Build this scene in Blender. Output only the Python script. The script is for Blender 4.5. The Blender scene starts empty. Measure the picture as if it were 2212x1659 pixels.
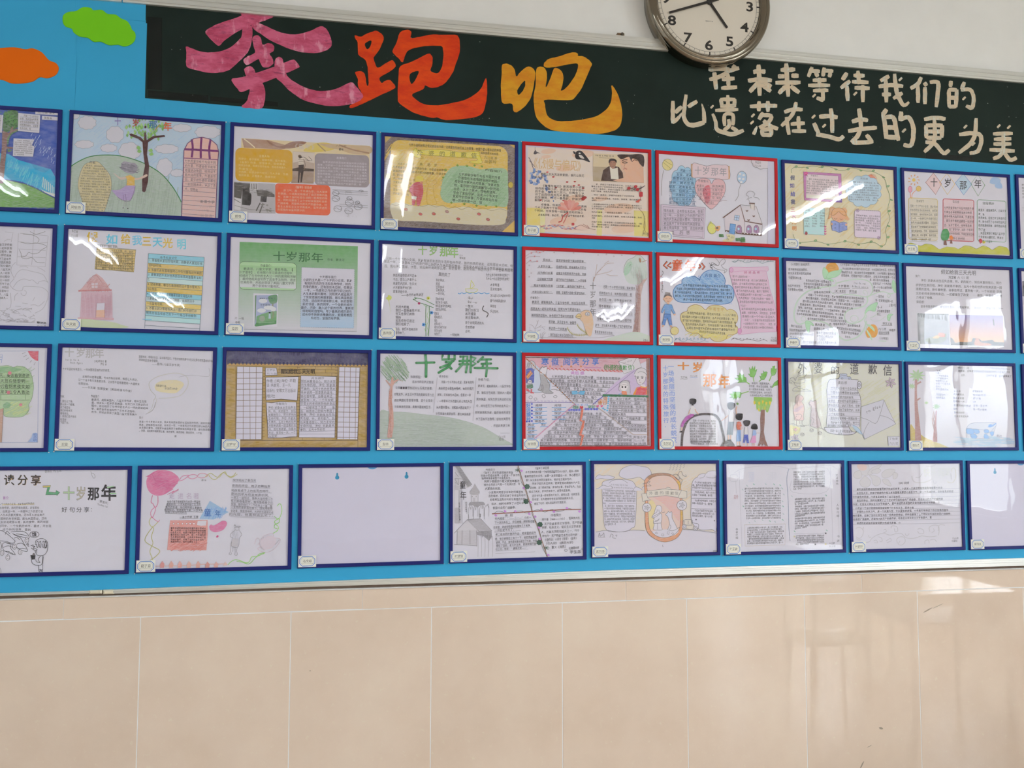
import bpy, math, random
import numpy as np
from mathutils import Vector, Matrix
from mathutils.geometry import tessellate_polygon
SC = bpy.context.scene
COL = SC.collection
# ---------------------------------------------------------------- camera
FPX, Z0 = 1785.12, 1.45
CAM = np.array([-0.279006, -2.651629, Z0 + 0.020794])
def _rot(a, b, c):
    ca, sa, cb, sb, cc, sc = math.cos(a), math.sin(a), math.cos(b), math.sin(b), math.cos(c), math.sin(c)
    return (np.array([[ca, -sa, 0], [sa, ca, 0], [0, 0, 1]]) @ np.array([[1, 0, 0], [0, cb, -sb], [0, sb, cb]])
            @ np.array([[cc, 0, sc], [0, 1, 0], [-sc, 0, cc]]))
R = _rot(-0.179558, 0.0640445, -0.00183333)
cd = bpy.data.cameras.new('camera'); cam = bpy.data.objects.new('camera', cd); COL.objects.link(cam)
M4 = Matrix.Identity(4)
for i in range(3):
    M4[i][0], M4[i][1], M4[i][2], M4[i][3] = R[i, 0], R[i, 2], -R[i, 1], CAM[i]
cam.matrix_world = M4
cd.sensor_width = 36; cd.lens = FPX / 2212 * 36; cd.clip_start = 0.02
SC.camera = cam
# ---------------------------------------------------------------- world, exposure
SC.view_settings.view_transform = 'Standard'; SC.view_settings.look = 'None'
SC.view_settings.gamma = 1; SC.view_settings.use_curve_mapping = False
SC.view_settings.exposure = EXPOSURE = 0.6
W = bpy.data.worlds.new('daylight'); SC.world = W; W.use_nodes = True
wt = W.node_tree; bg = wt.nodes['Background']; tc = wt.nodes.new('ShaderNodeTexCoord'); sx = wt.nodes.new('ShaderNodeSeparateXYZ'); rp = wt.nodes.new('ShaderNodeValToRGB')
wt.links.new(tc.outputs['Generated'], sx.inputs[0]); wt.links.new(sx.outputs[2], rp.inputs[0]); wt.links.new(rp.outputs[0], bg.inputs[0]); bg.inputs[1].default_value = SKY = 36.0
for e, p_, c_ in zip([rp.color_ramp.elements[0], rp.color_ramp.elements[1], rp.color_ramp.elements.new(.045)], (0.0, .11, .045), ((.11, .125, .13), (.74, .90, 1.05), (.22, .25, .28))): e.position = p_; e.color = (*c_, 1)   # grounds and buildings below, bright sky above
TUBE_EMIT = 17.0
def tag(o, label=None, cat=None, group=None, kind=None):
    if label: o['label'] = label
    if cat: o['category'] = cat
    if group: o['group'] = group
    if kind: o['kind'] = kind
    return o
def portal(x, y, z, sy, sz):
    l = bpy.data.lights.new('window_portal', 'AREA'); l.shape = 'RECTANGLE'; l.size = sz; l.size_y = sy; l.cycles.is_portal = True
    o = bpy.data.objects.new('window_portal', l); COL.objects.link(o); o.location = (x, y, z); o.rotation_euler = (0, math.pi / 2, 0)
for yy in (-3.25, -5.4, -7.6): portal(4.42, yy, 1.76, 1.1, 1.72)
# ---------------------------------------------------------------- helpers
def px(P, Y=0.0):
    """photo pixels (n,2) -> world points on the plane y=Y in front of the wall"""
    P = np.asarray(P, float).reshape(-1, 2)
    d = np.stack([(P[:, 0] - 1106) / FPX, np.ones(len(P)), -(P[:, 1] - 829.5) / FPX], 1) @ R.T
    t = (Y - CAM[1]) / d[:, 1]
    return CAM + d * t[:, None]
def lin(c):
    if isinstance(c, str):
        if len(c) == 3: c = ''.join(q * 2 for q in c)
        c = tuple(int(c[i:i + 2], 16) / 255 for i in (0, 2, 4))
    return tuple((x / 12.92 if x <= 0.04045 else ((x + 0.055) / 1.055) ** 2.4) for x in c)
KLIT = 0.70
def alb(c, k=None):
    """albedo of a thing seen with this colour under the room's light"""
    return tuple(min(0.92, max(0.004, v / (k or KLIT))) for v in lin(c))
def empty(name, loc, **kw):
    o = bpy.data.objects.new(name, None); COL.objects.link(o); o.location = loc; o.empty_display_size = 0.02
    return tag(o, **kw)
def mesh_obj(name, V, Fc, mats, parent=None, loc=None, smooth=False, mi=None, **kw):
    me = bpy.data.meshes.new(name); me.from_pydata([tuple(v) for v in V], [], Fc)
    for m in (mats if isinstance(mats, (list, tuple)) else [mats]): me.materials.append(m)
    if mi: me.polygons.foreach_set('material_index', mi)
    if smooth: me.polygons.foreach_set('use_smooth', [True] * len(Fc))
    me.update()
    o = bpy.data.objects.new(name, me); COL.objects.link(o)
    if parent: o.parent = parent
    if loc is not None: o.location = loc
    return tag(o, **kw)
class MB:
    def __init__(s): s.V, s.F = [], []
    def box(s, x0, x1, y0, y1, z0, z1, b=0):
        n = len(s.V)
        if not b:
            s.V += [(x, y, z) for x in (x0, x1) for y in (y0, y1) for z in (z0, z1)]
            s.F += [tuple(n + i for i in f) for f in ((0, 1, 3, 2), (4, 6, 7, 5), (0, 4, 5, 1), (2, 3, 7, 6), (0, 2, 6, 4), (1, 5, 7, 3))]
        else:   # front (low y) edges chamfered by b
            A = [(x0, y1, z0), (x1, y1, z0), (x1, y1, z1), (x0, y1, z1)]
            B = [(x, y0 + b, z) for x, _, z in A]
            Cc = [(x0 + b, y0, z0 + b), (x1 - b, y0, z0 + b), (x1 - b, y0, z1 - b), (x0 + b, y0, z1 - b)]
            s.V += A + B + Cc
            for k in range(4):
                j = (k + 1) % 4
                s.F += [(n + k, n + j, n + 4 + j, n + 4 + k), (n + 4 + k, n + 4 + j, n + 8 + j, n + 8 + k)]
            s.F += [(n + 8, n + 9, n + 10, n + 11), (n + 3, n + 2, n + 1, n)]
        return s
    def tube(s, p, q, r, n=12, r2=None):
        p, q = Vector(p), Vector(q); d = (q - p).normalized(); u = d.orthogonal().normalized(); v = d.cross(u)
        k = len(s.V); r2 = r if r2 is None else r2
        for c, rr in ((p, r), (q, r2)):
            for i in range(n):
                a = 2 * math.pi * i / n; s.V.append(tuple(c + (u * math.cos(a) + v * math.sin(a)) * rr))
        for i in range(n):
            j = (i + 1) % n; s.F.append((k + i, k + j, k + n + j, k + n + i))
        s.F.append(tuple(k + n + i for i in range(n))); s.F.append(tuple(k + n - 1 - i for i in range(n)))
        return s
    def lathe(s, prof, n=96):   # prof: (radius, y); axis y through origin
        k = len(s.V)
        for r, y in prof:
            for i in range(n):
                a = 2 * math.pi * i / n; s.V.append((r * math.cos(a), y, r * math.sin(a)))
        for m in range(len(prof) - 1):
            for i in range(n):
                j = (i + 1) % n; s.F.append((k + m * n + i, k + m * n + j, k + (m + 1) * n + j, k + (m + 1) * n + i))
        return s
    def poly(s, V, F):
        n = len(s.V); s.V += [tuple(v) for v in V]; s.F += [tuple(n + i for i in f) for f in F]; return s
    def build(s, name, mat, parent=None, loc=None, smooth=False, **kw):
        return mesh_obj(name, s.V, s.F, mat, parent, loc, smooth, **kw)
# ---------------------------------------------------------------- materials
def newmat(name):
    m = bpy.data.materials.new(name); m.use_nodes = True; nt = m.node_tree; nt.nodes.clear()
    o = nt.nodes.new('ShaderNodeOutputMaterial'); b = nt.nodes.new('ShaderNodeBsdfPrincipled'); nt.links.new(b.outputs[0], o.inputs[0])
    return m, nt, b, o
def noise(nt, scale, detail=3, vec=None, rough=0.55):
    n = nt.nodes.new('ShaderNodeTexNoise'); n.inputs['Scale'].default_value = scale; n.inputs['Detail'].default_value = detail; n.inputs['Roughness'].default_value = rough
    if vec: nt.links.new(vec, n.inputs['Vector'])
    return n
def objco(nt, scale=(1, 1, 1), rot=(0, 0, 0)):
    t = nt.nodes.new('ShaderNodeTexCoord'); mp = nt.nodes.new('ShaderNodeMapping')
    nt.links.new(t.outputs['Object'], mp.inputs[0]); mp.inputs['Scale'].default_value = scale; mp.inputs['Rotation'].default_value = rot
    return mp.outputs[0]
def ramp(nt, fac, stops):
    r = nt.nodes.new('ShaderNodeValToRGB'); nt.links.new(fac, r.inputs[0])
    while len(r.color_ramp.elements) < len(stops): r.color_ramp.elements.new(0.5)
    for e, (p, c) in zip(r.color_ramp.elements, stops): e.position = p; e.color = (*c, 1) if len(c) == 3 else c
    return r.outputs[0]
def bump(nt, h, b, s=0.1, d=0.001):
    n = nt.nodes.new('ShaderNodeBump'); n.inputs['Strength'].default_value = s; n.inputs['Distance'].default_value = d
    nt.links.new(h, n.inputs['Height']); nt.links.new(n.outputs[0], b.inputs['Normal'])
def simple(name, col, rough=0.5, metal=0, var=0.06, nscale=8, scale=(1, 1, 1), bs=0.0, bscale=200, spec=0.5, k=None, coat=0):
    m, nt, b, o = newmat(name); c = alb(col, k)
    n = noise(nt, nscale, 4, objco(nt, scale))
    nt.links.new(ramp(nt, n.outputs[0], [(0.3, tuple(v * (1 - var) for v in c)), (0.7, tuple(min(1, v * (1 + var)) for v in c))]), b.inputs['Base Color'])
    b.inputs['Roughness'].default_value = rough; b.inputs['Metallic'].default_value = metal; b.inputs['Specular IOR Level'].default_value = spec
    if coat: b.inputs['Coat Weight'].default_value = coat; b.inputs['Coat Roughness'].default_value = 0.05
    if bs: bump(nt, noise(nt, bscale, 3, objco(nt, scale)).outputs[0], b, bs)
    return m
def ink_mat(name, mode):
    m, nt, b, o = newmat(name)
    a = nt.nodes.new('ShaderNodeAttribute'); a.attribute_name = 'Col'
    mx = nt.nodes.new('ShaderNodeMix'); mx.data_type = 'RGBA'
    if mode == 0:
        n = noise(nt, 60, 3, objco(nt)); f = ramp(nt, n.outputs[0], [(0.3, (0.0,) * 3), (0.75, (0.12,) * 3)])
    elif mode == 1:   # coloured pencil strokes, paper grain showing between
        n = noise(nt, 90, 4, objco(nt, (1, 1, 7), (0, 0.6, 0)), 0.7); f = ramp(nt, n.outputs[0], [(0.3, (0.02,) * 3), (0.5, (0.14,) * 3), (0.74, (0.55,) * 3)])
    elif mode == 2:   # marker or paint wash, blotchy
        n = noise(nt, 26, 5, objco(nt, (1, 1, 2.0), (0, -0.5, 0)), 0.6); f = ramp(nt, n.outputs[0], [(0.35, (0.0,) * 3), (0.7, (0.22,) * 3)])
    nt.links.new(f, mx.inputs[0]); nt.links.new(a.outputs[0], mx.inputs[6]); mx.inputs[7].default_value = (0.80, 0.77, 0.90, 1)
    nt.links.new(mx.outputs[2], b.inputs['Base Color']); b.inputs['Roughness'].default_value = 0.75; b.inputs['Specular IOR Level'].default_value = 0.2
    return m
INK = [ink_mat('print_ink', 0), ink_mat('coloured_pencil', 1), ink_mat('marker_wash', 2)]
def paint_mat(name, c1, c2, dark, amt=0.75, light=None, q=1):
    m, nt, b, o = newmat(name)
    n = noise(nt, 11 * q, 6, objco(nt, (1, 1, 2.4), (0, 0.5, 0)), 0.7); n2 = noise(nt, 38 * q, 5, objco(nt, (0.5, 1, 2.0), (0, -0.35, 0)), 0.75); n3 = noise(nt, 20 * q, 4, objco(nt, (1.6, 1, 0.7)), 0.6)
    c = ramp(nt, n.outputs[0], [(0.38, alb(c1)), (0.60, alb(c2))])
    for nn, lo, hi, am, cc in ((n3, .56, .68, .8, light), (n2, .55, .72, amt, dark)):
        if not cc: continue
        mx = nt.nodes.new('ShaderNodeMix'); mx.data_type = 'RGBA'
        nt.links.new(ramp(nt, nn.outputs[0], [(lo, (0,) * 3), (hi, (am,) * 3)]), mx.inputs[0]); nt.links.new(c, mx.inputs[6]); mx.inputs[7].default_value = (*alb(cc), 1); c = mx.outputs[2]
    nt.links.new(c, b.inputs['Base Color']); b.inputs['Roughness'].default_value = 0.5; b.inputs['Specular IOR Level'].default_value = 0.3
    bump(nt, n2.outputs[0], b, 0.3, 0.0006)
    return m
def emit_mat(name, col, s):
    m, nt, b, o = newmat(name); e = nt.nodes.new('ShaderNodeEmission'); e.inputs[0].default_value = (*col, 1); e.inputs[1].default_value = s
    nt.links.new(e.outputs[0], o.inputs[0]); return m
def clear_mat(name, rough, bumpy=False):
    m, nt, b, o = newmat(name); nt.nodes.remove(b)
    tr = nt.nodes.new('ShaderNodeBsdfTransparent'); gl = nt.nodes.new('ShaderNodeBsdfGlossy'); gl.inputs['Roughness'].default_value = rough
    fr = nt.nodes.new('ShaderNodeFresnel'); fr.inputs[0].default_value = 1.5; ge = nt.nodes.new('ShaderNodeNewGeometry'); mx = nt.nodes.new('ShaderNodeMixShader')
    sel = nt.nodes.new('ShaderNodeMix'); nt.links.new(ge.outputs['Backfacing'], sel.inputs[0]); nt.links.new(fr.outputs[0], sel.inputs[2]); sel.inputs[3].default_value = 0.05
    if bumpy:
        n = noise(nt, 11, 1.5, objco(nt, (1.1, 1, 0.5))); bp = nt.nodes.new('ShaderNodeBump'); bp.inputs['Strength'].default_value = 0.11; bp.inputs['Distance'].default_value = 0.004
        nt.links.new(n.outputs[0], bp.inputs['Height']); nt.links.new(bp.outputs[0], gl.inputs['Normal']); nt.links.new(bp.outputs[0], fr.inputs['Normal'])
    nt.links.new(sel.outputs[0], mx.inputs[0]); nt.links.new(tr.outputs[0], mx.inputs[1]); nt.links.new(gl.outputs[0], mx.inputs[2]); nt.links.new(mx.outputs[0], o.inputs[0])
    return m
M = {}
M['plaster'] = simple('white_wall_paint', 'd2c3bf', 0.6, var=0.02, bs=0.05, bscale=300, k=0.58)
M['tile'] = None
def tile_mat():
    m, nt, b, o = newmat('polished_beige_tile')
    co = objco(nt); n1 = noise(nt, 3.0, 5, co, 0.6); n2 = noise(nt, 55, 4, co, 0.7)
    c = ramp(nt, n1.outputs[0], [(0.3, alb('c3b1a0', .66)), (0.5, alb('c8b7a7', .66)), (0.7, alb('cebdad', .66))])
    inf = nt.nodes.new('ShaderNodeObjectInfo'); mx = nt.nodes.new('ShaderNodeMix'); mx.data_type = 'RGBA'; mx.blend_type = 'MULTIPLY'; mx.inputs[0].default_value = 1
    nt.links.new(c, mx.inputs[6]); r = ramp(nt, inf.outputs['Random'], [(0, (0.94, 0.93, 0.92)), (1, (1.0, 1.0, 1.0))]); nt.links.new(r, mx.inputs[7])
    m2 = nt.nodes.new('ShaderNodeMix'); m2.data_type = 'RGBA'; nt.links.new(ramp(nt, n2.outputs[0], [(0.60, (0,) * 3), (0.72, (0.35,) * 3)]), m2.inputs[0])
    nt.links.new(mx.outputs[2], m2.inputs[6]); m2.inputs[7].default_value = (*alb('dccab4', .66), 1)
    nt.links.new(m2.outputs[2], b.inputs['Base Color']); b.inputs['Roughness'].default_value = 0.035; b.inputs['Specular IOR Level'].default_value = 0.65
    bump(nt, n1.outputs[0], b, 0.02, 0.001)
    return m
M['tile'] = tile_mat()
M['grout'] = simple('pale_grout', 'e9dfd0', 0.8, k=0.66)
M['alu'] = simple('brushed_aluminium', 'aeaeaa', 0.36, 0.7, var=0.10, nscale=3, scale=(0.3, 1, 60), bs=0.25, bscale=60, k=0.55)
M['cream_cap'] = simple('cream_plastic', 'cfc4ae', 0.45, k=0.66)
M['shadow_gap'] = simple('painted_gap_shade', '66564a', 0.9, var=0.2, nscale=30)  # dark brown stands in for the shade in the gap under the board rails
M['board'] = simple('dark_green_chalkboard', '1c2824', 0.42, var=0.18, nscale=5, bs=0.05, k=0.8, spec=0.16)
M['tape'] = simple('black_tape', '161b19', 0.25, k=0.8, spec=0.3)
M['blue'] = simple('blue_sheet', '3594bf', 0.55, var=0.03, nscale=2.5, bs=0.03, bscale=12, k=0.66, spec=0.2)
M['rim_blue'] = simple('navy_plastic', '1c2260', 0.42, var=0.06, spec=0.22, k=0.66)
M['rim_red'] = simple('red_plastic', 'a51a22', 0.42, var=0.05, spec=0.22, k=0.66)
M['back'] = simple('white_plastic_panel', 'bdbadf', 0.4, var=0.015, k=0.67)
M['paper'] = simple('drawing_paper', 'c4c2e2', 0.8, var=0.015, nscale=12, k=0.67, spec=0.2)
M['card'] = simple('label_card', 'd6d0c8', 0.6, var=0.02, k=0.68)
M['glue'] = simple('white_glue', 'cfe6ee', 0.25, k=0.8)
M['pink'] = paint_mat('pink_paint', 'a63c5a', 'bd5a79', '702a48', .9, 'cc8fa5', 1.3)
M['orange'] = paint_mat('orange_paint', 'bd2c05', 'cc420b', '9a2f10', .4)
M['yellow'] = paint_mat('ochre_paint', 'bd7716', 'c48c1e', 'a06a18', .5)
M['cream'] = paint_mat('cream_paint', 'b5ab98', 'bfae95', '7c837c', .8, 'bcc3be', 2.2)
M['green_foam'] = simple('green_foam', '65ae18', 0.6, var=0.02, k=.6, spec=.2)
M['orange_foam'] = simple('orange_foam', 'd05808', 0.6, var=0.02, k=.58, spec=.15)
M['black'] = simple('black_plastic', '17130f', 0.4, var=0.0)
M['chrome'] = simple('chrome', '938a7c', 0.06, 1.0, var=0.0, k=1.0)
M['chrome_side'] = simple('polished_case', '918879', 0.08, 1.0, var=0.02, k=1.0)
M['dial'] = simple('clock_dial', 'c6bfb3', 0.5, var=0.01, k=0.66)
M['brown_metal'] = simple('brown_metal', '7a6650', 0.45, 0.6)
M['steel'] = simple('dark_steel', '5a5650', 0.3, 0.9)
M['glass'] = clear_mat('clear_glass', 0.01)
M['film'] = clear_mat('clear_film', 0.014, True)
# ---------------------------------------------------------------- glyphs and flat drawing
GC = {}
def glyph(ch, off=0.0, res=2):
    k = (ch, off, res)
    if k not in GC:
        cu = bpy.data.curves.new('g', 'FONT'); cu.body = ch; cu.offset = off; cu.resolution_u = res; cu.size = 1
        o = bpy.data.objects.new('g', cu); me = bpy.data.meshes.new_from_object(o) if False else o.to_mesh()
        V = np.array([v.co[:2] for v in me.vertices]).reshape(-1, 2)
        me.calc_loop_triangles(); T = np.array([t.vertices[:] for t in me.loop_triangles], int).reshape(-1, 3)
        o.to_mesh_clear(); bpy.data.objects.remove(o); bpy.data.curves.remove(cu)
        GC[k] = (V, T)
    return GC[k]
def spline(P, closed=False, n=5):
    P = np.asarray(P, float); N = len(P)
    if N < 3: return P
    out = []; rng = range(N) if closed else range(N - 1)
    for i in rng:
        if closed: a, b, c, d = P[(i - 1) % N], P[i], P[(i + 1) % N], P[(i + 2) % N]
        else: a, b, c, d = P[max(i - 1, 0)], P[i], P[i + 1], P[min(i + 2, N - 1)]
        for t in np.arange(n) / n:
            out.append(0.5 * ((2 * b) + (-a + c) * t + (2 * a - 5 * b + 4 * c - d) * t * t + (-a + 3 * b - 3 * c + d) * t ** 3))
    if not closed: out.append(P[-1])
    return np.array(out)
def pts(s):
    if isinstance(s, str): s = [float(v) for v in s.replace(',', ' ').split()]
    return np.asarray(s, float).reshape(-1, 2)
def tess(loops):
    L = [[Vector((p[0], p[1], 0)) for p in l] for l in loops]
    return [tuple(t) for t in tessellate_polygon(L)], np.array([p for l in loops for p in l], float)
def ribbon(P, w, closed=False, w1=None):
    P = np.asarray(P, float)
    if len(P) > 1:
        keep = [0] + [i for i in range(1, len(P)) if np.hypot(*(P[i] - P[i - 1])) > 1e-4]; P = P[keep]
    N = len(P)
    if N < 2: return np.zeros((0, 2)), []
    D = np.roll(P, -1, 0) - np.roll(P, 1, 0) if closed else np.vstack([P[1] - P[0], P[2:] - P[:-2], P[-1] - P[-2]]) if N > 2 else np.array([P[1] - P[0]] * 2)
    L = np.hypot(D[:, 0], D[:, 1]); L[L < 1e-9] = 1; Nn = np.stack([-D[:, 1], D[:, 0]], 1) / L[:, None]
    if np.ndim(w): hw = np.interp(np.linspace(0, 1, N), np.linspace(0, 1, len(w)), w) / 2
    else: hw = np.full(N, w / 2.0)
    V = np.vstack([P + Nn * hw[:, None], P - Nn * hw[:, None]]); F = []
    for i in range(N if closed else N - 1):
        j = (i + 1) % N; F += [(i, j, N + j), (i, N + j, N + i)]
    return V, F
class Art:
    """flat drawing laid on a sheet; coordinates are read off an enlarged view (x0,y0,scale) of the photograph"""
    def __init__(s, x0, y0, k, seed=1):
        s.set(x0, y0, k); s.P = {}; s.n = 0; s.rng = random.Random(seed)
    def set(s, x0, y0, k): s.x0, s.y0, s.k = x0, y0, k
    def add(s, V, F, col, m=0, part='drawing', nocount=False):
        if len(V) == 0 or len(F) == 0: return
        if not nocount: s.n += 1
        V = np.asarray(V, float) * s.k + (s.x0, s.y0)
        s.P.setdefault(part, []).append((V, np.asarray(F, int), alb(col), m, s.n))
    def f(s, p, col, m=0, sm=False, holes=(), part='drawing'):
        P = pts(p); P = spline(P, True) if sm else P
        F, V = tess([P] + [pts(h) for h in holes]); s.add(V, F, col, m, part)
    def fs(s, p, col, m=0, part='drawing'): s.f(p, col, m, True, part=part)
    def r(s, x0, y0, x1, y1, col, m=0): s.f([x0, y0, x1, y0, x1, y1, x0, y1], col, m)
    def l(s, p, w, col, m=0, sm=False, c=False, part='line_drawing'):
        P = pts(p); P = spline(P, c) if sm else P
        if np.ndim(w) == 0 and m == 0: w = max(w, 0.72 / s.k)
        V, F = ribbon(P, w, c); s.add(V, F, col, m, part)
    def ls(s, p, w, col, m=0, c=False): s.l(p, w, col, m, True, c)
    def fo(s, p, col, w, lc, m=0, sm=True):   # filled shape with outline
        s.f(p, col, m, sm); s.l(p, w, lc, 0, sm, True)
    def circ(s, cx, cy, rx, ry, rot=0, n=20):
        a = np.arange(n) * 2 * math.pi / n; X, Y = rx * np.cos(a), ry * np.sin(a); c, q = math.cos(rot), math.sin(rot)
        return np.stack([cx + X * c - Y * q, cy + X * q + Y * c], 1)
    def e(s, cx, cy, rx, ry=None, col='000000', m=0, rot=0, o=0, oc='333333'):
        P = s.circ(cx, cy, rx, ry or rx, rot)
        if col: s.f(P, col, m)
        if o: s.l(P, o, oc, c=True)
    def c(s, x, y, w, h, ch, col, off=0.0, m=0, jit=0, part='title_lettering', nocount=False, sl=0.0, res=2):
        V, T = glyph(ch, off, res)
        if len(V) == 0: return
        X = (V[:, 0] - 0.5) * w; Y = -(V[:, 1] - 0.36) * h
        if jit:
            a = s.rng.uniform(-jit, jit); k1 = 1 + s.rng.uniform(-jit, jit); k2 = 1 + s.rng.uniform(-jit, jit)
            X, Y = X * k1 + Y * a, Y * k2 - X * a * 0.6; x += s.rng.uniform(-jit, jit) * w * .5; y += s.rng.uniform(-jit, jit) * h * .6
        s.add(np.stack([x + X, y + Y + X * sl], 1), T, col, m, part, nocount)
    def t(s, x0, y0, x1, y1, h, text, col='3a3638', off=0.0, jit=0.09, part='handwriting', m=0, wk=0.95, res=1):
        """one line of writing whose middle runs from (x0,y0) to (x1,y1)"""
        ws = [0.5 if ord(ch) < 256 else 1.0 for ch in text]; tot = sum(ws)
        if not tot: return
        dx, dy = (x1 - x0) / tot, (y1 - y0) / tot; sl = dy / dx if abs(dx) > 1e-6 else 0; u = 0; s.n += 1
        for ch, w in zip(text, ws):
            cx = u + w / 2; u += w
            if ch in ' 　': continue
            gw = abs(dx) * wk if ord(ch) >= 256 else min(abs(dx) * wk, h)
            V, T = glyph(ch, off, res)
            if len(V) == 0: continue
            X = (V[:, 0] - (0.5 if ord(ch) >= 256 else 0.28)) * gw; Y = -(V[:, 1] - 0.36) * h; x, y = x0 + dx * cx, y0 + dy * cx
            if jit:
                a = s.rng.uniform(-jit, jit); k1 = 1 + s.rng.uniform(-jit, jit); k2 = 1 + s.rng.uniform(-jit, jit) * 1.3
                X, Y = X * k1 - Y * a, Y * k2 + X * a * .3; y += s.rng.uniform(-jit, jit) * h * .5
            s.add(np.stack([x + X, y + Y + X * sl], 1), T, col, m, part, True)
    def tv(s, x, y0, y1, w, text, col, off=0.0, jit=0.05, part='title_lettering', x1=None, m=0):
        n = len(text); st = (y1 - y0) / max(n - 1, 1); x1 = x if x1 is None else x1
        s.n += 1
        for i, ch in enumerate(text): s.c(x + (x1 - x) * i / max(n - 1, 1), y0 + st * i, w, min(w, st * 1.0) if n > 1 else w, ch, col, off, m, jit, part, True)
    def par(s, x0, y0, x1, y1, xb, yb, n, cpl, text, col='3a3638', h=None, last=0.6, off=0.0, jit=0.09, rule=None, ind=2, rw=2, st=0):
        """n lines from the top line (x0,y0)-(x1,y1) down to the last line starting at (xb,yb)"""
        k = st; sx, sy = (xb - x0) / max(n - 1, 1), (yb - y0) / max(n - 1, 1); h = h or sy * 0.72
        for i in range(n):
            a = ind if i == 0 else 0; m_ = cpl if i < n - 1 else max(1, int(cpl * last)); seg = ''.join(text[(k + j) % len(text)] for j in range(m_ - a)); k += m_ - a
            X0, Y0, X1, Y1 = x0 + sx * i, y0 + sy * i, x1 + sx * i, y1 + sy * i
            fx, fx2 = a / cpl, m_ / cpl
            s.t(X0 + (X1 - X0) * fx, Y0 + (Y1 - Y0) * fx, X0 + (X1 - X0) * fx2, Y0 + (Y1 - Y0) * fx2, h, seg, col, off, jit)
            if rule: s.l([X0, Y0 + h * .58, X1, Y1 + h * .58], rw, rule, part='ruled_lines')
    def hatch(s, x0, y0, x1, y1, dx, dy, n, w, col, jx=10, jy=10, m=1):
        """n short pencil strokes between two points"""
        if m: n, w = int(n * 1.5), w * 0.55
        for i in range(n):
            t = (i + .5) / n; x = x0 + (x1 - x0) * t + s.rng.uniform(-jx, jx); y = y0 + (y1 - y0) * t + s.rng.uniform(-jy, jy)
            s.l([x - dx / 2, y - dy / 2, x + dx / 2, y + dy / 2], w, col, m)
# frame positions on the wall: key -> (left x, top z, tilt)
FRAMES = [('11', (-1.6325, 1.0056, -0.0)), ('12', (-1.1614, 1.0063, -0.0086)), ('13', (-0.6953, 1.002, -0.0008)), ('14', (-0.2293, 1.0013, -0.001)), ('15', (0.2341, 1.0029, 0.0012)), ('16', (0.6999, 1.003, -0.002)), ('17', (1.1664, 0.9992, 0.0023)), ('18', (1.6349, 0.9993, 0.0011)), ('19', (2.1097, 1.0028, 0.0)), ('21', (-1.6352, 0.6527, -0.0)), ('22', (-1.1646, 0.6533, -0.007)), ('23', (-0.6978, 0.6502, -0.0029)), ('24', (-0.2331, 0.6484, -0.0025)), ('25', (0.2341, 0.6486, 0.0019)), ('26', (0.6984, 0.6489, 0.0029)), ('27', (1.1641, 0.6495, 0.0029)), ('28', (1.6312, 0.6494, 0.003)), ('29', (2.1068, 0.6495, 0.0)), ('31', (-1.6376, 0.2931, 0.0)), ('32', (-1.169, 0.2955, -0.005)), ('33', (-0.7016, 0.2947, 0.0002)), ('34', (-0.235, 0.2959, 0.0012)), ('35', (0.2343, 0.2968, 0.0032)), ('36', (0.6995, 0.2975, -0.0007)), ('37', (1.1649, 0.2951, -0.0045)), ('38', (1.6283, 0.2926, 0.0025)), ('39', (2.1041, 0.2913, 0.0)), ('41', (-1.4037, -0.0681, -0.0)), ('42', (-0.9361, -0.0672, 0.0001)), ('43', (-0.4696, -0.0652, 0.0061)), ('44', (-0.0016, -0.0616, 0.0039)), ('45', (0.4653, -0.0569, -0.0002)), ('46', (0.9303, -0.0585, -0.0011)), ('47', (1.3968, -0.0609, 0.0016)), ('48', (1.8639, -0.0616, 0.0))]
# ---------------------------------------------------------------- the room
XL, XR, YF, HC = -3.7, 4.4, -9.4, 3.25
wall = MB().box(XL, XR, 0.012, 0.16, 0, HC).build('wall_back', M['plaster'], kind='structure')
MB().box(XL - .12, XL, YF, 0.16, 0, HC).build('wall_left', M['plaster'], kind='structure')
MB().box(XL, XR, YF - .12, YF, 0, HC).build('wall_front', M['plaster'], kind='structure')
M['floor'] = simple('polished_floor', '9c8d7c', 0.3, var=0.05, k=0.7); M['ceil'] = simple('ceiling_paint', 'dad8d2', 0.8, k=0.9)
MB().box(XL, XR, YF, 0.16, -0.1, 0).build('floor', M['floor'], kind='structure')
MB().box(XL, XR, YF, 0.16, HC, HC + .1).build('ceiling', M['ceil'], kind='structure')
WY = [(-3.8, -2.7), (-5.95, -4.85), (-8.15, -7.05)]
b = MB(); ys = sorted([YF] + [v for w in WY for v in w] + [0.16])
b.box(XR, XR + .18, YF, .16, 0, .9).box(XR, XR + .18, YF, .16, 2.62, HC)
for i in range(0, len(ys), 2): b.box(XR, XR + .18, ys[i], ys[i + 1], .9, 2.62)
b.build('wall_right', M['plaster'], kind='structure')
for n, (y0, y1) in enumerate(WY):
    w = MB()
    for yy in (y0, (y0 + y1) / 2 - .025, y1 - .05): w.box(XR + .05, XR + .10, yy, yy + .05, .9, 2.62)
    for zz in (.9, 2.1, 2.57): w.box(XR + .05, XR + .10, y0, y1, zz, zz + .05)
    w = w.build('window_%d' % (n + 1), M['alu'], kind='structure')
    MB().box(XR + .073, XR + .077, y0 + .05, (y0 + y1) / 2 - .025, .95, 2.57).build('pane', M['glass'], w)
    MB().box(XR + .073, XR + .077, (y0 + y1) / 2 + .025, y1 - .05, .95, 2.57).build('pane', M['glass'], w)
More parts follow.
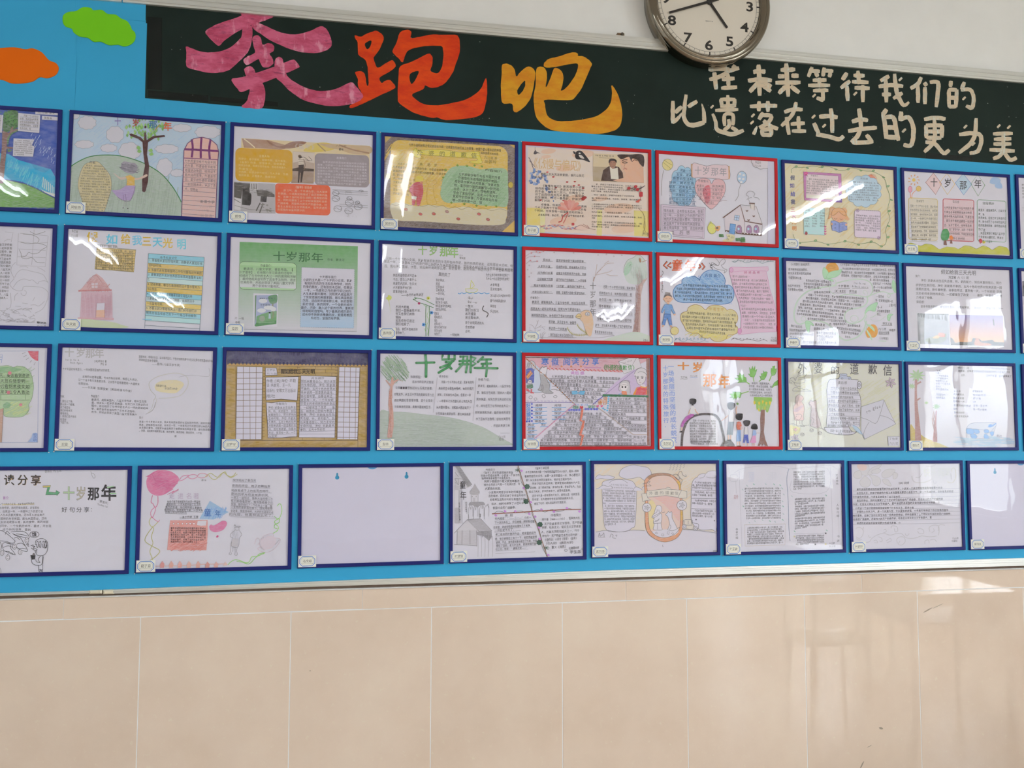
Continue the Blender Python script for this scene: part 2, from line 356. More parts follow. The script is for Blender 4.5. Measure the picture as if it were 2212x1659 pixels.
# ---- tiled dado, a shallow band of tiles over tall ones
G = 0.0011
jx = [XL, -3.045, -2.62, -2.195, -1.77, -1.345, -0.918, -0.4845, -0.0545, 0.3702, 0.7970, 1.2235, 1.6555, 2.083, 2.512, 2.94, 3.37, 3.80, XR]
bx = [XL, -2.84, -1.985, -1.1312, -0.2698, 0.5855, 1.4420, 2.297, 3.15, XR]
def ztop(x): return 0.9352 - (x + 0.9) * 0.0014
rr = random.Random(4)
for i in range(len(jx) - 1):
    x0, x1 = jx[i] + G, jx[i + 1] - G; zt = min(ztop(x0), ztop(x1)) - G; off = rr.uniform(0, .0006)
    MB().box(x0, x1, off * .5, .012, 0.06, zt, b=.0006).build('tile', M['tile'], wall)
for i in range(len(bx) - 1):
    x0, x1 = bx[i] + G * .6, bx[i + 1] - G * .6
    MB().box(x0, x1, rr.uniform(0, .0006) - .0008, .012, max(ztop(x0), ztop(x1)) + G, 0.9965, b=.0006).build('tile', M['tile'], wall)
MB().box(XL, XR, .0007, .0119, .06, .9990).build('grout', M['grout'], wall)
MB().box(XL, XR, -.0060, .0119, .9966, 1.0005, b=.002).build('tile_edging', M['grout'], wall)
MB().box(XL, XR, -.010, .012, 0, .06, b=.003).build('baseboard_back', M['tile'], None, kind='structure')
# ---- the boards
BT, BB, XJ = 2.8500, 1.0100, -1.0235
def rail(sec, steps, y):   # aluminium profile with ridges; sec: (x, z0, z1) along its length
    V, n = [], len(steps); m = 2 * n + 2
    for x, z0, z1 in sec:
        V.append((x, .0119, z0))
        for i, d in enumerate(steps):
            za, zb = z0 + (z1 - z0) * i / n, z0 + (z1 - z0) * (i + 1) / n
            V += [(x, y + d, za + .0004), (x, y + d, zb - .0004)]
        V.append((x, .0119, z1))
    F = [(k * m + i, k * m + (i + 1) % m, (k + 1) * m + (i + 1) % m, (k + 1) * m + i) for k in range(len(sec) - 1) for i in range(m)]
    return V, F + [tuple(range(m - 1, -1, -1)), tuple(range((len(sec) - 1) * m, len(sec) * m))]
board = empty('chalkboard', (0.9, 0.012, BB), label='long dark green chalkboard with painted characters and aluminium frame', cat='chalkboard')
def bchild(mb_or, name, mat, **kw):
    o = mb_or.build(name, mat, board, **kw); o.location = (-.9, -.012, -BB); return o
bchild(MB().box(XJ + .004, 3.3, 0, .0118, BB + .012, BT - .02), 'writing_surface', M['board'])
V, F = rail([(XJ + .002, 2.8072, 2.8462), (3.32, 2.8072, 2.8462)], [.003, 0, .0035, .0005, .0015], -.012); o = mesh_obj('frame_rail', V, F, M['alu'], board, (-.9, -.012, -BB))
V, F = rail([(XJ + .03, 1.0065, 1.0195), (-.39, 1.0095, 1.0265), (.5, 1.0100, 1.0350), (3.32, 1.0085, 1.0400)], [.006, .001, 0, .002], -.012); mesh_obj('frame_rail', V, F, M['alu'], board, (-.9, -.012, -BB))
bchild(MB().box(XJ + .002, XJ + .032, -.0125, .0118, 1.0065, 1.0190, b=.004), 'corner_cap', M['cream_cap'], label='cream plastic corner cap')
MB().box(XL, XR, .006, .0119, 1.0006, 1.0110).build('shadow_strip', M['shadow_gap'], wall)
c = MB().box(.567, .592, -.006, .0118, 2.8465, 2.8570, b=.001); o = bchild(c, 'mounting_clip', M['brown_metal'])
bchild(MB().tube((.583, -.0062, 2.852), (.583, -.011, 2.852), .0052, 14), 'screw', M['steel'])
lb = empty('chalkboard', (-2.3, 0.012, BB), label='second board left of the joint, wholly under blue sheet', cat='chalkboard')
def lchild(mb_or, name, mat): o = mb_or.build(name, mat, lb); o.location = (2.3, -.012, -BB); return o
lchild(MB().box(XL + .02, XJ - .004, 0, .0118, BB + .012, BT - .02), 'writing_surface', M['board'])
V, F = rail([(XL + .02, 1.0115, 1.0190), (XJ - .036, 1.0095, 1.0182)], [.004, .001, .002], -.010); mesh_obj('frame_rail', V, F, M['alu'], lb, (2.3, -.012, -BB))
V, F = rail([(XL + .02, 2.8072, 2.8462), (XJ - .002, 2.8072, 2.8462)], [.003, 0, .0035, .0005, .0015], -.012); mesh_obj('frame_rail', V, F, M['alu'], lb, (2.3, -.012, -BB))
lchild(MB().box(XJ - .036, XJ - .002, -.0115, .0118, 1.0085, 1.0185, b=.004), 'corner_cap', M['cream_cap'])
# ---- blue sheets stuck over the boards
blue = empty('blue_backing', (0, 0, 1.03), label='light blue self-adhesive sheeting covering the boards behind the frames', cat='backing sheet')
def sheet(P, y, th=.0007, name='sheet'):
    P = pts(P); n = len(P); V = [(x, y, z - 1.03) for x, z in P] + [(x, y - th, z - 1.03) for x, z in P]
    T, _ = tess([P]); F = []
    for t in T:
        a, b_, c_ = (P[i] for i in t); s_ = (b_[0] - a[0]) * (c_[1] - a[1]) - (b_[1] - a[1]) * (c_[0] - a[0])
        F.append(tuple(n + i for i in (t if s_ > 0 else t[::-1])))
    F += [(i, (i + 1) % n, n + (i + 1) % n, n + i) for i in range(n)]
    return mesh_obj(name, V, F, M['blue'], blue)
sheet([XL + .03, 1.0188, XJ - .03, 1.0180, XJ + .03, 1.0192, -.39, 1.0262, .5, 1.0345, 3.3, 1.0395, 3.3, 1.3525, XL + .03, 1.3570], -.0001)
sheet([XL + .03, 1.3520, 3.3, 1.3480, 3.3, 1.8905, XL + .03, 1.8930], -.0009)
e = [XL + .03, 1.8890, 3.3, 1.8870, 3.3, 2.4900, 1.9, 2.4915, 1.45, 2.4928, 1.20, 2.4934, .95, 2.4930, .72, 2.4945, .62, 2.4970, .35, 2.4978, .14, 2.4990, -.1, 2.5016, -.35, 2.5035, -.61, 2.5060, -.80, 2.5095, -.9505, 2.5122, -.9548, 2.7590, XL + .03, 2.7592]
sheet(e, -.0002)
sheet([XL + .03, 2.7560, -.9556, 2.7555, -.9562, 2.8120, -.99, 2.8500, XL + .03, 2.8500], -.0010)
sheet([-1.1790, 2.36, -1.05, 2.36, -1.05, 2.5, -1.1790, 2.5], -.0010, .0003)
sheet([-1.02, 2.30, -.95, 2.30, -.951, 2.75, -1.02, 2.75], -.0010, .0003)
sheet([-1.66, 2.3, -1.15, 2.3, -1.15, 2.62, -1.16, 2.84, -1.4, 2.84, -1.66, 2.84], -.0018, .0003)
# ---- foam clouds
def cloud(P, mat, label):
    P = px(spline(pts(P) * .30140, True, 4), -.004)[:, [0, 2]]
    cx, cz = P.mean(0); z0 = P[:, 1].min(); o_ = empty('foam_cloud', (cx, 0, z0), label=label, cat='cloud cutout', group='foam clouds at the left')
    n = len(P); ctr = P.mean(0); Q = ctr + (P - ctr) * (1 - .0012 / .05)
    T, _ = tess([Q]); V = [(x - cx, -.0015, z - z0) for x, z in P] + [(x - cx, -.0036, z - z0) for x, z in P] + [(x - cx, -.0045, z - z0) for x, z in Q]
    s_ = sum(P[i][0] * P[(i + 1) % n][1] - P[(i + 1) % n][0] * P[i][1] for i in range(n)) > 0; F = []
    for k in (0, n):
        for i in range(n):
            j = (i + 1) % n; q = (k + i, k + j, k + n + j, k + n + i); F.append(q if s_ else q[::-1])
    for t in T:
        a, b_, c_ = (Q[i] for i in t); g = (b_[0] - a[0]) * (c_[1] - a[1]) - (b_[1] - a[1]) * (c_[0] - a[0]) > 0
        F.append(tuple(2 * n + i for i in (t if g else t[::-1])))
    V2 = V; o2 = mesh_obj('cutout', V2, F, mat, o_)
cloud('452 110 490 85 545 78 590 52 650 55 668 72 730 70 770 98 830 105 865 130 910 150 935 185 945 210 968 235 968 280 940 315 890 332 845 320 780 322 722 298 670 298 628 270 575 262 530 235 512 205 470 190 450 160', M['green_foam'], 'lime green foam cloud cutout stuck on the blue sheet')
cloud('-120 420 -60 355 -10 345 100 338 180 352 235 346 300 375 350 430 400 452 420 490 400 535 340 560 285 553 235 583 160 597 80 596 15 572 -60 570 -120 520', M['orange_foam'], 'orange foam cloud cutout at the left edge, below the green one')
# ---- characters painted on the chalkboard
def painted(name, label, mat, polys, y=-.0004, wob=.0, seed=1):
    """polys: list of (pixel loops) filled flat, slightly stepped so brush strokes overlap"""
    V, F = [], []; k = 0
    for d, loops in enumerate(polys):
        T, P = tess(loops) if not (isinstance(loops, tuple)) else (loops[1], loops[0])
        Wd = px(P, y); Wd[:, 1] = y - d * 3e-5 - .0004
        for t in T:
            a, b_, c_ = (Wd[i] for i in t)
            F.append(tuple(k + i for i in (t if np.cross(b_ - a, c_ - a)[1] < 0 else tuple(t)[::-1])))
        V += [tuple(v) for v in Wd]; k += len(Wd)
    V = np.array(V) - (.9, .012, BB)
    return mesh_obj(name, V, F, mat, board, label=label)
def rough(P, amp, seed, n=6):
    r = random.Random(seed); P = spline(pts(P), True, n); return [(x + r.uniform(-amp, amp), y + r.uniform(-amp, amp)) for x, y in P]
def sc_(P, x0, y0, k): return [(x0 + a * k, y0 + b_ * k) for a, b_ in P]
def outl(s, x0, y0, k, seed, n=3, amp=2.5): return sc_(rough(s, amp, seed, n), x0, y0, k)
A = (380, 0, .18987)
painted('painted_character', 'pink brushed character, first of the three large ones', M['pink'], [[outl(s, *A, i)] for i, s in enumerate([
 '860 280 930 262 1010 290 1110 335 1250 385 1400 385 1520 355 1640 300 1690 310 1740 370 1765 450 1770 520 1720 570 1610 600 1470 600 1350 575 1200 520 1060 450 960 385 880 325',
 '770 300 865 300 865 440 845 540 800 620 720 700 610 795 500 825 400 832 280 810 180 785 125 760 115 700 120 600 114 528 200 560 300 590 400 597 500 585 590 555 680 490 740 430 755 370',
 '718 118 830 125 1000 145 1140 160 1095 200 1045 222 950 255 880 275 760 330 680 372 560 455 500 518 460 508 380 430 333 360 420 300 470 275 600 230 740 182 738 160',
 '870 450 885 415 925 402 965 430 985 510 1040 490 1090 500 1118 535 1110 580 1065 610 1095 660 1108 720 1060 765 1010 770 975 745 950 690 940 672 870 710 810 742 785 725 768 680 820 640 900 600 885 530',
 '1125 700 1150 655 1185 650 1215 680 1250 830 1290 890 1370 945 1480 1000 1600 1032 1750 1030 1850 1000 1990 938 2040 970 2090 1030 2130 1090 2110 1130 2050 1170 1950 1195 1800 1210 1640 1190 1480 1150 1370 1090 1280 1020 1200 940 1135 880 1120 800',
 '775 790 810 760 850 755 885 780 905 830 950 900 1000 970 1018 1080 1010 1160 985 1225 940 1240 840 1230 745 1216 800 1160 830 1080 838 1000 800 870',
 '632 902 700 885 790 870 920 828 1115 760 1230 715 1320 680 1360 690 1402 750 1390 775 1260 832 1130 890 985 945 835 1012 740 1048 700 1010 660 960'])])
A = (740, 50, .15370)
painted('painted_character', 'orange brushed character, middle of the three large ones', M['orange'], [
 [outl('172 172 260 190 330 155 420 120 470 108 530 135 570 180 575 230 555 290 500 400 438 485 460 570 497 628 600 570 690 520 720 540 745 610 650 690 520 770 550 840 600 810 650 798 690 820 740 885 715 930 560 1000 420 1070 330 1110 200 1170 110 1195 98 1165 130 1140 200 1080 270 990 225 910 215 860 215 790 177 700 200 680 260 675 300 700 325 770 335 850 358 885 365 800 355 650 340 570 320 515 240 460 218 420 210 270 180 220', *A, 21), outl('315 285 400 245 395 310 370 355 340 365 322 330', *A, 22)],
 [outl('805 130 910 95 955 110 968 140 957 208 1050 200 1150 180 1280 160 1400 165 1580 165 1625 190 1648 250 1645 400 1610 520 1555 680 1500 770 1430 850 1330 900 1240 910 1160 875 1130 930 980 1000 1020 1060 1090 1115 1180 1145 1340 1155 1500 1130 1700 1085 1800 1040 1900 970 1960 890 2020 770 2032 940 2020 1090 1990 1220 1940 1290 1850 1325 1700 1345 1450 1362 1330 1325 1280 1335 1160 1310 1000 1260 900 1200 800 1130 775 1060 778 880 790 720 812 605 980 540 1190 435 1240 445 1268 500 1255 600 1235 665 1300 705 1350 695 1400 600 1418 450 1410 370 1380 322 1200 320 1050 340 940 375 890 430 865 500 850 545 820 540 800 510 740 450 702 390 760 270', *A, 23), outl('945 715 1068 672 1050 740 1000 830 958 848', *A, 24)]])
A = (1070, 90, .13562)
painted('painted_character', 'ochre brushed character, third of the three large ones', M['yellow'], [
 [outl('105 390 135 355 200 355 265 390 310 450 332 555 400 480 500 405 570 405 625 460 635 540 610 700 570 880 520 970 460 1040 370 1110 320 1125 285 1095 270 992 150 990 105 960 92 850 88 700 100 550', *A, 31), outl('350 780 410 680 468 622 475 690 440 780 375 850', *A, 32)],
 [outl('650 450 700 400 770 410 815 480 820 580 805 730 880 580 935 430 1000 430 1060 480 1085 580 1065 700 1045 780 1125 740 1240 590 1300 470 1318 380 1280 345 1090 375 960 405 820 412 775 390 780 340 860 270 1000 240 1150 190 1250 172 1310 190 1320 230 1380 230 1460 270 1538 350 1500 450 1420 640 1370 750 1280 870 1210 930 1000 930 785 928 790 1000 810 1130 860 1210 990 1262 1200 1262 1450 1230 1600 1190 1720 1120 1800 1040 1845 940 1858 820 1845 710 1875 710 1940 820 1985 940 2015 1080 2020 1170 2000 1300 1950 1380 1850 1430 1640 1468 1300 1452 950 1420 800 1360 700 1270 640 1170 615 1000 612 850 640 680', *A, 33)]])
def strokes(label, A, w, S, seed):
    r = random.Random(seed); polys = []
    for s in S:
        ww = w
        if isinstance(s, tuple): s, ww = s
        P = pts(s)
        if len(P) == 1: P = np.vstack([P - (w * .10, w * .10), P + (w * .10, w * .10)]); ww = w * 1.1
        dd = P[1] - P[0]; P[0] = P[0] - dd / np.hypot(*dd) * w * .12; dd = P[-1] - P[-2]; P[-1] = P[-1] + dd / np.hypot(*dd) * w * .12
        Q = spline(P, False, 4) if len(P) > 2 else np.array([P[0] + (P[1] - P[0]) * t for t in np.linspace(0, 1, 6)])
        D = np.gradient(Q, axis=0); L = np.hypot(D[:, 0], D[:, 1]); Nn = np.stack([-D[:, 1], D[:, 0]], 1) / L[:, None]
        t = np.linspace(0, 1, len(Q)); prof = (ww if np.ndim(ww) == 0 else np.interp(t, [0, .5, 1], ww)) * (1 - .28 * np.exp(-t * 14) - .28 * np.exp(-(1 - t) * 14)) / 2
        jit = np.array([[r.uniform(-1, 1) * w * .045 for _ in Q] for _ in range(2)])
        up = Q + Nn * (prof + jit[0])[:, None]; dn = Q - Nn * (prof + jit[1])[:, None]; n = len(Q)
        V = np.vstack([up, dn]); F = []
        for i in range(n - 1): F += [(i, i + 1, n + i + 1), (i, n + i + 1, n + i)]
        polys.append((np.array(sc_(V, *A)), F))
    painted('painted_character', label, M['cream'], polys)
B5, B6 = (1430, 120, .18083), (1790, 120, .19078)
strokes('cream character partly under the clock', B5, 52, ['560 168 690 160 800 165', '610 112 605 165', '690 112 690 150', '755 110 740 165', '870 120 850 150', '915 150 800 185 700 250 570 285', '625 205 635 290 645 400', '720 285 860 275', '785 225 795 360', '712 390 890 378'], 1)
strokes('cream character second in the top line', B5, 54, ['1095 195 1140 190', '1190 190 1230 190', '1032 302 1170 285 1305 300', '1152 115 1160 250 1165 475', '1140 330 1050 430', '1185 310 1300 370', '1190 345 1295 425'], 2)
strokes('cream character third in the top line', B5, 54, ['1422 172 1585 168', '1390 250 1455 248', '1550 242 1625 242', '1360 325 1648 322', '1482 100 1495 300 1508 485', '1475 370 1398 450', '1540 368 1635 440'], 3)
strokes('cream character fourth in the top line', B5, 48, ['1790 142 1748 250', '1775 185 1880 190', '1835 205 1858 250', '1938 150 1922 245', '1935 180 2040 188', '2010 205 2000 255', '1805 298 1958 292', '1750 356 2002 356', '1875 270 1882 350', '1808 420 1980 416', '1918 400 1925 535', '1815 480', '1850 508 1925 535'], 4)
strokes('cream character fifth in the top line', B6, 48, ['205 200 158 272', '238 290 140 365', '205 350 215 510', '285 225 402 228', '330 178 345 320', '268 295 445 305', '298 365 458 372', '385 340 388 522', '300 432'], 5)
strokes('cream character sixth in the top line', B6, 48, ['680 235 590 285', '570 352 700 335 838 348', '645 270 652 525', '608 440 700 440', ('745 212 760 360 790 470 850 565 905 530', (48, 50, 34)), '735 485 830 425', '812 268'], 6)
strokes('cream character seventh in the top line', B6, 48, ['1045 250 1010 320 930 370', '1010 345 1012 532', '1085 310 1105 340', '1090 362 1090 545', '1150 305 1235 305 1235 420 1218 580'], 7)
strokes('cream character last in the top line', B6, 46, ['1385 292 1378 350', '1360 390 1362 580', '1360 388 1448 388', '1450 390 1440 580', '1362 478 1445 478', '1362 578 1440 580', '1535 305 1505 380', '1500 392 1600 388 1640 480 1622 590 1560 570', '1532 485'], 8)
strokes('cream character first in the bottom line', B5, 50, ['130 548 128 700 130 805', '160 680 232 612', ('125 800 180 760 235 690', (52, 46, 16)), ('285 472 265 640 262 740 310 820 400 830 500 800', (48, 50, 66)), ('505 800 500 680 476 580', (56, 44, 10)), '315 610 415 548'], 9)
strokes('cream character second in the bottom line', B5, 46, ['598 612', '700 525 870 525', '705 525 712 600', '870 525 862 600', '700 605 880 600', '785 478 788 640', '640 656 905 645', '748 838 748 710 845 708 845 830', '795 765 800 840 740 890', ('605 700 640 790 655 880 740 920 850 940 970 895', (36, 52, 56)), '830 860 900 900'], 10)
strokes('cream character third in the bottom line', B5, 50, ['1055 608 1220 598 1370 602', '1160 552 1155 660', '1262 550 1265 668', '1086 716', '1075 800', ('1132 850 1095 940', (22, 40, 50)), '1205 685 1160 760', '1200 715 1300 720 1270 800 1165 860', '1215 780 1290 840 1380 875', '1195 885 1198 950', '1190 885 1310 880', '1305 885 1300 950', '1195 948 1305 950'], 11)
strokes('cream character fourth in the bottom line', B5, 48, ['1465 675 1560 645 1675 645', '1600 560 1560 700 1430 840', '1485 740 1515 942', '1542 818 1700 808', '1628 732 1635 880', '1555 902 1715 905'], 12)
strokes('cream character fifth in the bottom line', B5, 52, ['1810 730', '1882 732 1985 725 2092 738', '2015 638 2030 760 2035 918', '1936 840', '1815 812 1870 930', '1845 945 1980 965 2110 1000 2165 965'], 13)
strokes('cream character sixth in the bottom line', B6, 50, ['342 605 358 700 368 830', '268 750 350 725 440 735', '225 856 380 830 540 818', '355 850 320 920 258 980', '268 985 380 985 500 975', '430 900 490 978'], 14)
strokes('cream character seventh in the bottom line', B6, 52, ['652 612 612 670', '615 670 640 800 650 935', '650 700 730 700 760 820 788 960', '650 812 760 818', '650 925 790 925', '820 640 810 735', '812 728 900 700 955 800 955 930 925 1020 852 1010', '852 850'], 15)
strokes('cream character eighth in the bottom line', B6, 48, ['1085 722 1200 705 1318 718', '1102 795 1105 930', '1105 790 1285 790', '1285 795 1280 925', '1110 860 1280 862', '1112 930 1270 935', '1195 720 1195 960 1085 1090', '1100 980 1200 1000 1300 1105 1360 1068'], 16)
strokes('cream character ninth in the bottom line', B6, 48, ['1548 805', '1482 895 1600 880 1700 890 1728 960 1690 1080 1600 1105', '1668 715 1655 900 1590 1010 1475 1100', '1638 1002'], 17)
strokes('cream character last in the bottom line', B6, 46, ['1925 800', '2040 810', '1865 888 2078 882', '1875 948 2062 942', '1870 1003 2062 1000', '1825 1068 2100 1080', '1975 890 1975 1060 1930 1140 1865 1165', '1985 1090 2050 1180 2122 1158'], 18)
for n_, (x0, y0, x1, y1) in enumerate(((318, 36, 350, 192), (320, 195, 450, 210), (454, 208, 600, 218), (2000, 330, 2100, 342))):
    Q = px([(x0, y0), (x1, y0 + (x1 - x0) * .085), (x1, y1 + (x1 - x0) * .085), (x0, y1)]); bchild(MB().poly([(q[0], -.0003, q[2]) for q in Q], [(3, 2, 1, 0)]), 'tape_strip', M['tape'])
# chalk dust specks and scuffs on the board
r_ = random.Random(8); V, F = [], []
for i in range(90):
    x, z, q = r_.uniform(-.9, 2.3), r_.uniform(2.515, 2.79), r_.uniform(.0005, .0016); n = len(V)
    V += [(x - .9 + q * math.cos(a) * r_.uniform(.5, 1.3), -.0128, z - BB + q * math.sin(a) * r_.uniform(.5, 1.3)) for a in (0, 1.3, 2.6, 3.9, 5.1)]; F.append(tuple(n + j for j in range(5)))
mesh_obj('chalk_specks', V, F, simple('chalk_dust', '8d948f', 0.9), board, kind='stuff')
# ---- wall clock
CK = (0.8885, 0.012, 2.9785)
ck = empty('wall_clock', CK, label='large round chrome wall clock above the chalkboard edge', cat='clock')
MB().lathe([(0.0, 0), (.214, 0), (.220, -.004), (.221, -.034), (.219, -.040)]).build('case', M['chrome_side'], ck, smooth=True)
MB().lathe([(.219, -.040), (.2235, -.044), (.2255, -.052), (.2235, -.060), (.218, -.0655), (.2135, -.0665), (.2105, -.064), (.2085, -.0655), (.205, -.068), (.2005, -.0675), (.1975, -.064), (.1945, -.0600), (.1915, -.0575), (.189, -.054), (.1885, -.050)]).build('bezel', M['chrome'], ck, smooth=True)
MB().lathe([(.1892, -.0505), (.0001, -.0506)]).build('dial', M['dial'], ck)
a_ = [math.pi * 2 * i / 60 for i in range(60)]
tk = MB(); tk.lathe([(.1765, -.05085), (.1775, -.05085)], 120); tk.lathe([(.1868, -.05085), (.1895, -.05085)], 120)
for i, a in enumerate(a_):
    w2, r0, r1 = (.0022, .1765, .188) if i % 5 == 0 else (.0005, .1765, .188); s, c = math.sin(a), math.cos(a)
    tk.poly([(s * r + c * t, -.05095, c * r - s * t) for r, t in ((r0, -w2), (r0, w2), (r1, w2), (r1, -w2))], [(0, 1, 2, 3)])
dl = tk.build('minute_track', M['black'], ck)
for i in range(1, 13):
    s_ = str(i); V, F, k = [], [], 0
    for j, ch in enumerate(s_):
        g, t = glyph(ch, .025, 4); V += [((v[0] - .3 + (j - (len(s_) - 1) / 2) * .55) * .047 * 1.3, -.0509, (v[1] - .36) * .047) for v in g]; F += [tuple(k + q for q in tt) for tt in t]; k += len(g)
    a = math.radians(30 * i); V = [(x + math.sin(a) * .1545, y, z + math.cos(a) * .1525) for x, y, z in V]
    mesh_obj('numeral', V, F, M['black'], ck)
V, F, k = [], [], 0
for j, ch in enumerate('quartz'):
    g, t = glyph(ch, 0.0, 2); V += [((v[0] + (j - 3) * .56) * .0085, -.0509, (v[1] - .3) * .0085 - .067) for v in g]; F += [tuple(k + q for q in tt) for tt in t]; k += len(g)
mesh_obj('dial_lettering', V, F, M['black'], ck)
def hand(name, deg, L, w, back, y):
    a = math.radians(deg); s, c = math.sin(a), math.cos(a); P = [(-w, -back), (w, -back), (w * .8, L), (-w * .8, L)]
    V = [(s * v + c * u, yy, c * v - s * u) for yy in (y, y - .0012) for u, v in P]
    mesh_obj(name, V, [(4, 5, 6, 7), (3, 2, 1, 0), (0, 1, 5, 4), (1, 2, 6, 5), (2, 3, 7, 6), (3, 0, 4, 7)], M['black'], ck)
hand('hour_hand', 143.5, .108, .0052, .03, -.0535); hand('minute_hand', 250.0, .158, .0046, .035, -.056)
MB().lathe([(0.0001, -.0585), (.009, -.0585), (.010, -.057), (.010, -.0515)], 24).build('hand_hub', M['black'], ck, smooth=True)
MB().lathe([(.1975 * math.sin(t * .1), -.0640 - .0115 * (1 - (t / 10) ** 2)) for t in range(0, 11)][:0] or [(.0001, -.0760)] + [(.194 * q, -.0760 + .0155 * q * q) for q in (.15, .3, .45, .6, .7, .8, .9, 1.0)], 64).build('glass_cover', M['glass'], ck, smooth=True)
# ---- ceiling lights
M['tube'] = emit_mat('lamp_tube', (.91, .96, 1.03), TUBE_EMIT); M['white_metal'] = simple('white_enamel', 'dddbd6', 0.4, k=0.9)
first = None; pos = [(x, y) for y in (-2.9, -5.4, -7.9) for x in (-2.64, -.05, 2.95)]
for i, (x, y) in enumerate(pos):
    if first is None:
        first = empty('ceiling_light', (x, y, HC), cat='light', group='twin tube ceiling lights', label='white twin tube ceiling light, front row, left')
        MB().box(-.09, .09, -.64, .64, -.075, -.03).box(-.03, .03, -.5, .5, -.031, 0).build('housing', M['white_metal'], first)
        for yy in (-.055, .055): MB().tube((yy, -.60, -.098), (yy, .60, -.098), .014, 10).build('tube', M['tube'], first)
    else:
        o = first.copy(); COL.objects.link(o); o.location = (x, y, HC)
        o['label'] = 'white twin tube ceiling light, %s row, %s' % (('front', 'middle', 'rear')[i // 3], ('left', 'centre', 'right')[i % 3])
        for ch in first.children: q = ch.copy(); COL.objects.link(q); q.parent = o

# ---- scuffs on the tiles
M['scuff'] = simple('grey_scuff', '8d8172', .8)
for x, y, L_, w_, a in ((1903, 1573, 5, 5, .3), (2004, 1318, 12, 2.5, -.5), (2026, 1309, 14, 1.2, -.45), (1862, 1652, 10, 3, -1.1), (1878, 1612, 6, 1.4, -.5), (670, 1449, 2, 2, 0)):
    c_, s_ = math.cos(a), math.sin(a); P = px([(x + u * L_ * c_ - v * w_ * s_, y + u * L_ * s_ + v * w_ * c_) for u, v in ((-1, 0), (-.4, .5), (.5, .4), (1, 0), (.3, -.5), (-.5, -.4))])
    mesh_obj('scuff_mark', [(q[0], -.0004, q[2]) for q in P], [(0, 1, 2, 3, 4, 5)], M['scuff'], wall)
# ---- desks and stools by the window, mirrored in the polished tiles
M['desk'] = simple('varnished_desktop', 'd8cfae', 0.12, var=0.04, k=0.8); M['leg'] = simple('grey_enamel_tube', '7c8288', 0.4)
def desk(x, y, label):
    o = empty('school_desk', (x, y, 0), label=label, cat='desk', group='school desks by the window')
    MB().box(-.29, .29, -.22, .22, .70, .722, b=.004).build('desktop', M['desk'], o)
    MB().box(-.26, .26, -.18, .16, .56, .572).box(-.26, -.25, -.18, .16, .572, .70).box(.25, .26, -.18, .16, .572, .70).build('book_shelf', M['leg'], o)
    for sx in (-.26, .26):
        for sy in (-.18, .18): MB().tube((sx, sy, 0), (sx, sy, .70), .013, 10).build('leg', M['leg'], o)
def stool(x, y, label):
    o = empty('stool', (x, y, 0), label=label, cat='stool', group='stools by the window')
    MB().box(-.18, .18, -.14, .14, .425, .445, b=.004).build('seat', M['desk'], o)
    for sx in (-.15, .15):
        for sy in (-.11, .11): MB().tube((sx * 1.1, sy * 1.1, 0), (sx, sy, .425), .011, 10).build('leg', M['leg'], o)
desk(2.60, -1.16, 'varnished school desk mirrored in the upper right tiles'); desk(2.75, -2.30, 'varnished school desk behind the mirrored one')
stool(2.12, -1.36, 'small wooden stool mirrored in the middle of the right tiles'); stool(3.42, -1.55, 'small wooden stool nearest the window wall')
# ---------------------------------------------------------------- picture frames
FW, FH, FB, FT = 0.45, 0.31816, 0.0110, 0.0085
FD = {k: v for k, v in FRAMES}
def ring(w, h, b, t):
    O = [(-w / 2, 0), (w / 2, 0), (w / 2, h), (-w / 2, h)]; c = .0012
    def rect(ins): return [(x + (ins if x < 0 else -ins), z + (ins if z == 0 else -ins)) for x, z in O]
    lv = [(0, -.0012), (0, -t + c), (c, -t), (b - c, -t), (b, -t + c), (b, -.0030)]
    V, F = [], []
    for ins, y in lv: V += [(x, y, z) for x, z in rect(ins)]
    for L in range(len(lv) - 1):
        for i in range(4):
            j = (i + 1) % 4; F.append((L * 4 + i, L * 4 + j, L * 4 + 4 + j, L * 4 + 4 + i))
    return V, F
def film(seed):
    r = random.Random(seed); nx, nz = 26, 20; w, h = FW - 2 * FB, FH - 2 * FB; V, F = [], []
    wv = [(r.uniform(-26, 26), r.uniform(2, 22), r.uniform(0, 6.3), r.uniform(.12, .30)) for _ in range(4)] + [(r.uniform(30, 60), r.uniform(5, 15), r.uniform(0, 6.3), .05)]
    tx, tz = r.uniform(-1, 1) * .003, r.uniform(-1, 1) * .003
    for j in range(nz + 1):
        for i in range(nx + 1):
            u, v = i / nx, j / nz; x, z = (u - .5) * w, v * h
            e = min(1, 8 * min(u, 1 - u), 8 * min(v, 1 - v)); d = sum(a * math.sin(kx * x + kz * z + p) for kx, kz, p, a in wv)
            V.append((x, -.0073 - .00062 * d * e * .9 + tx * x + tz * (z - h / 2) * 1, z + FB))
    for j in range(nz):
        for i in range(nx): a = j * (nx + 1) + i; F.append((a, a + 1, a + nx + 2, a + nx + 1))
    return V, F
ringV, ringF = ring(FW, FH, FB, FT)
rim_me = {}
def panel_keyholes(P0, w, h, holes):
    loops = [[(-w / 2, 0), (w / 2, 0), (w / 2, h), (-w / 2, h)]]
    for (x, z, s) in holes:
        a = [(x + s * math.cos(t), z + s * math.sin(t)) for t in np.linspace(math.radians(118), math.radians(422), 16)]
        loops.append(a + [(x + s * .45, z + s * 2.0), (x, z + s * 2.45), (x - s * .45, z + s * 2.0)])
    T, V = tess(loops); return V, T
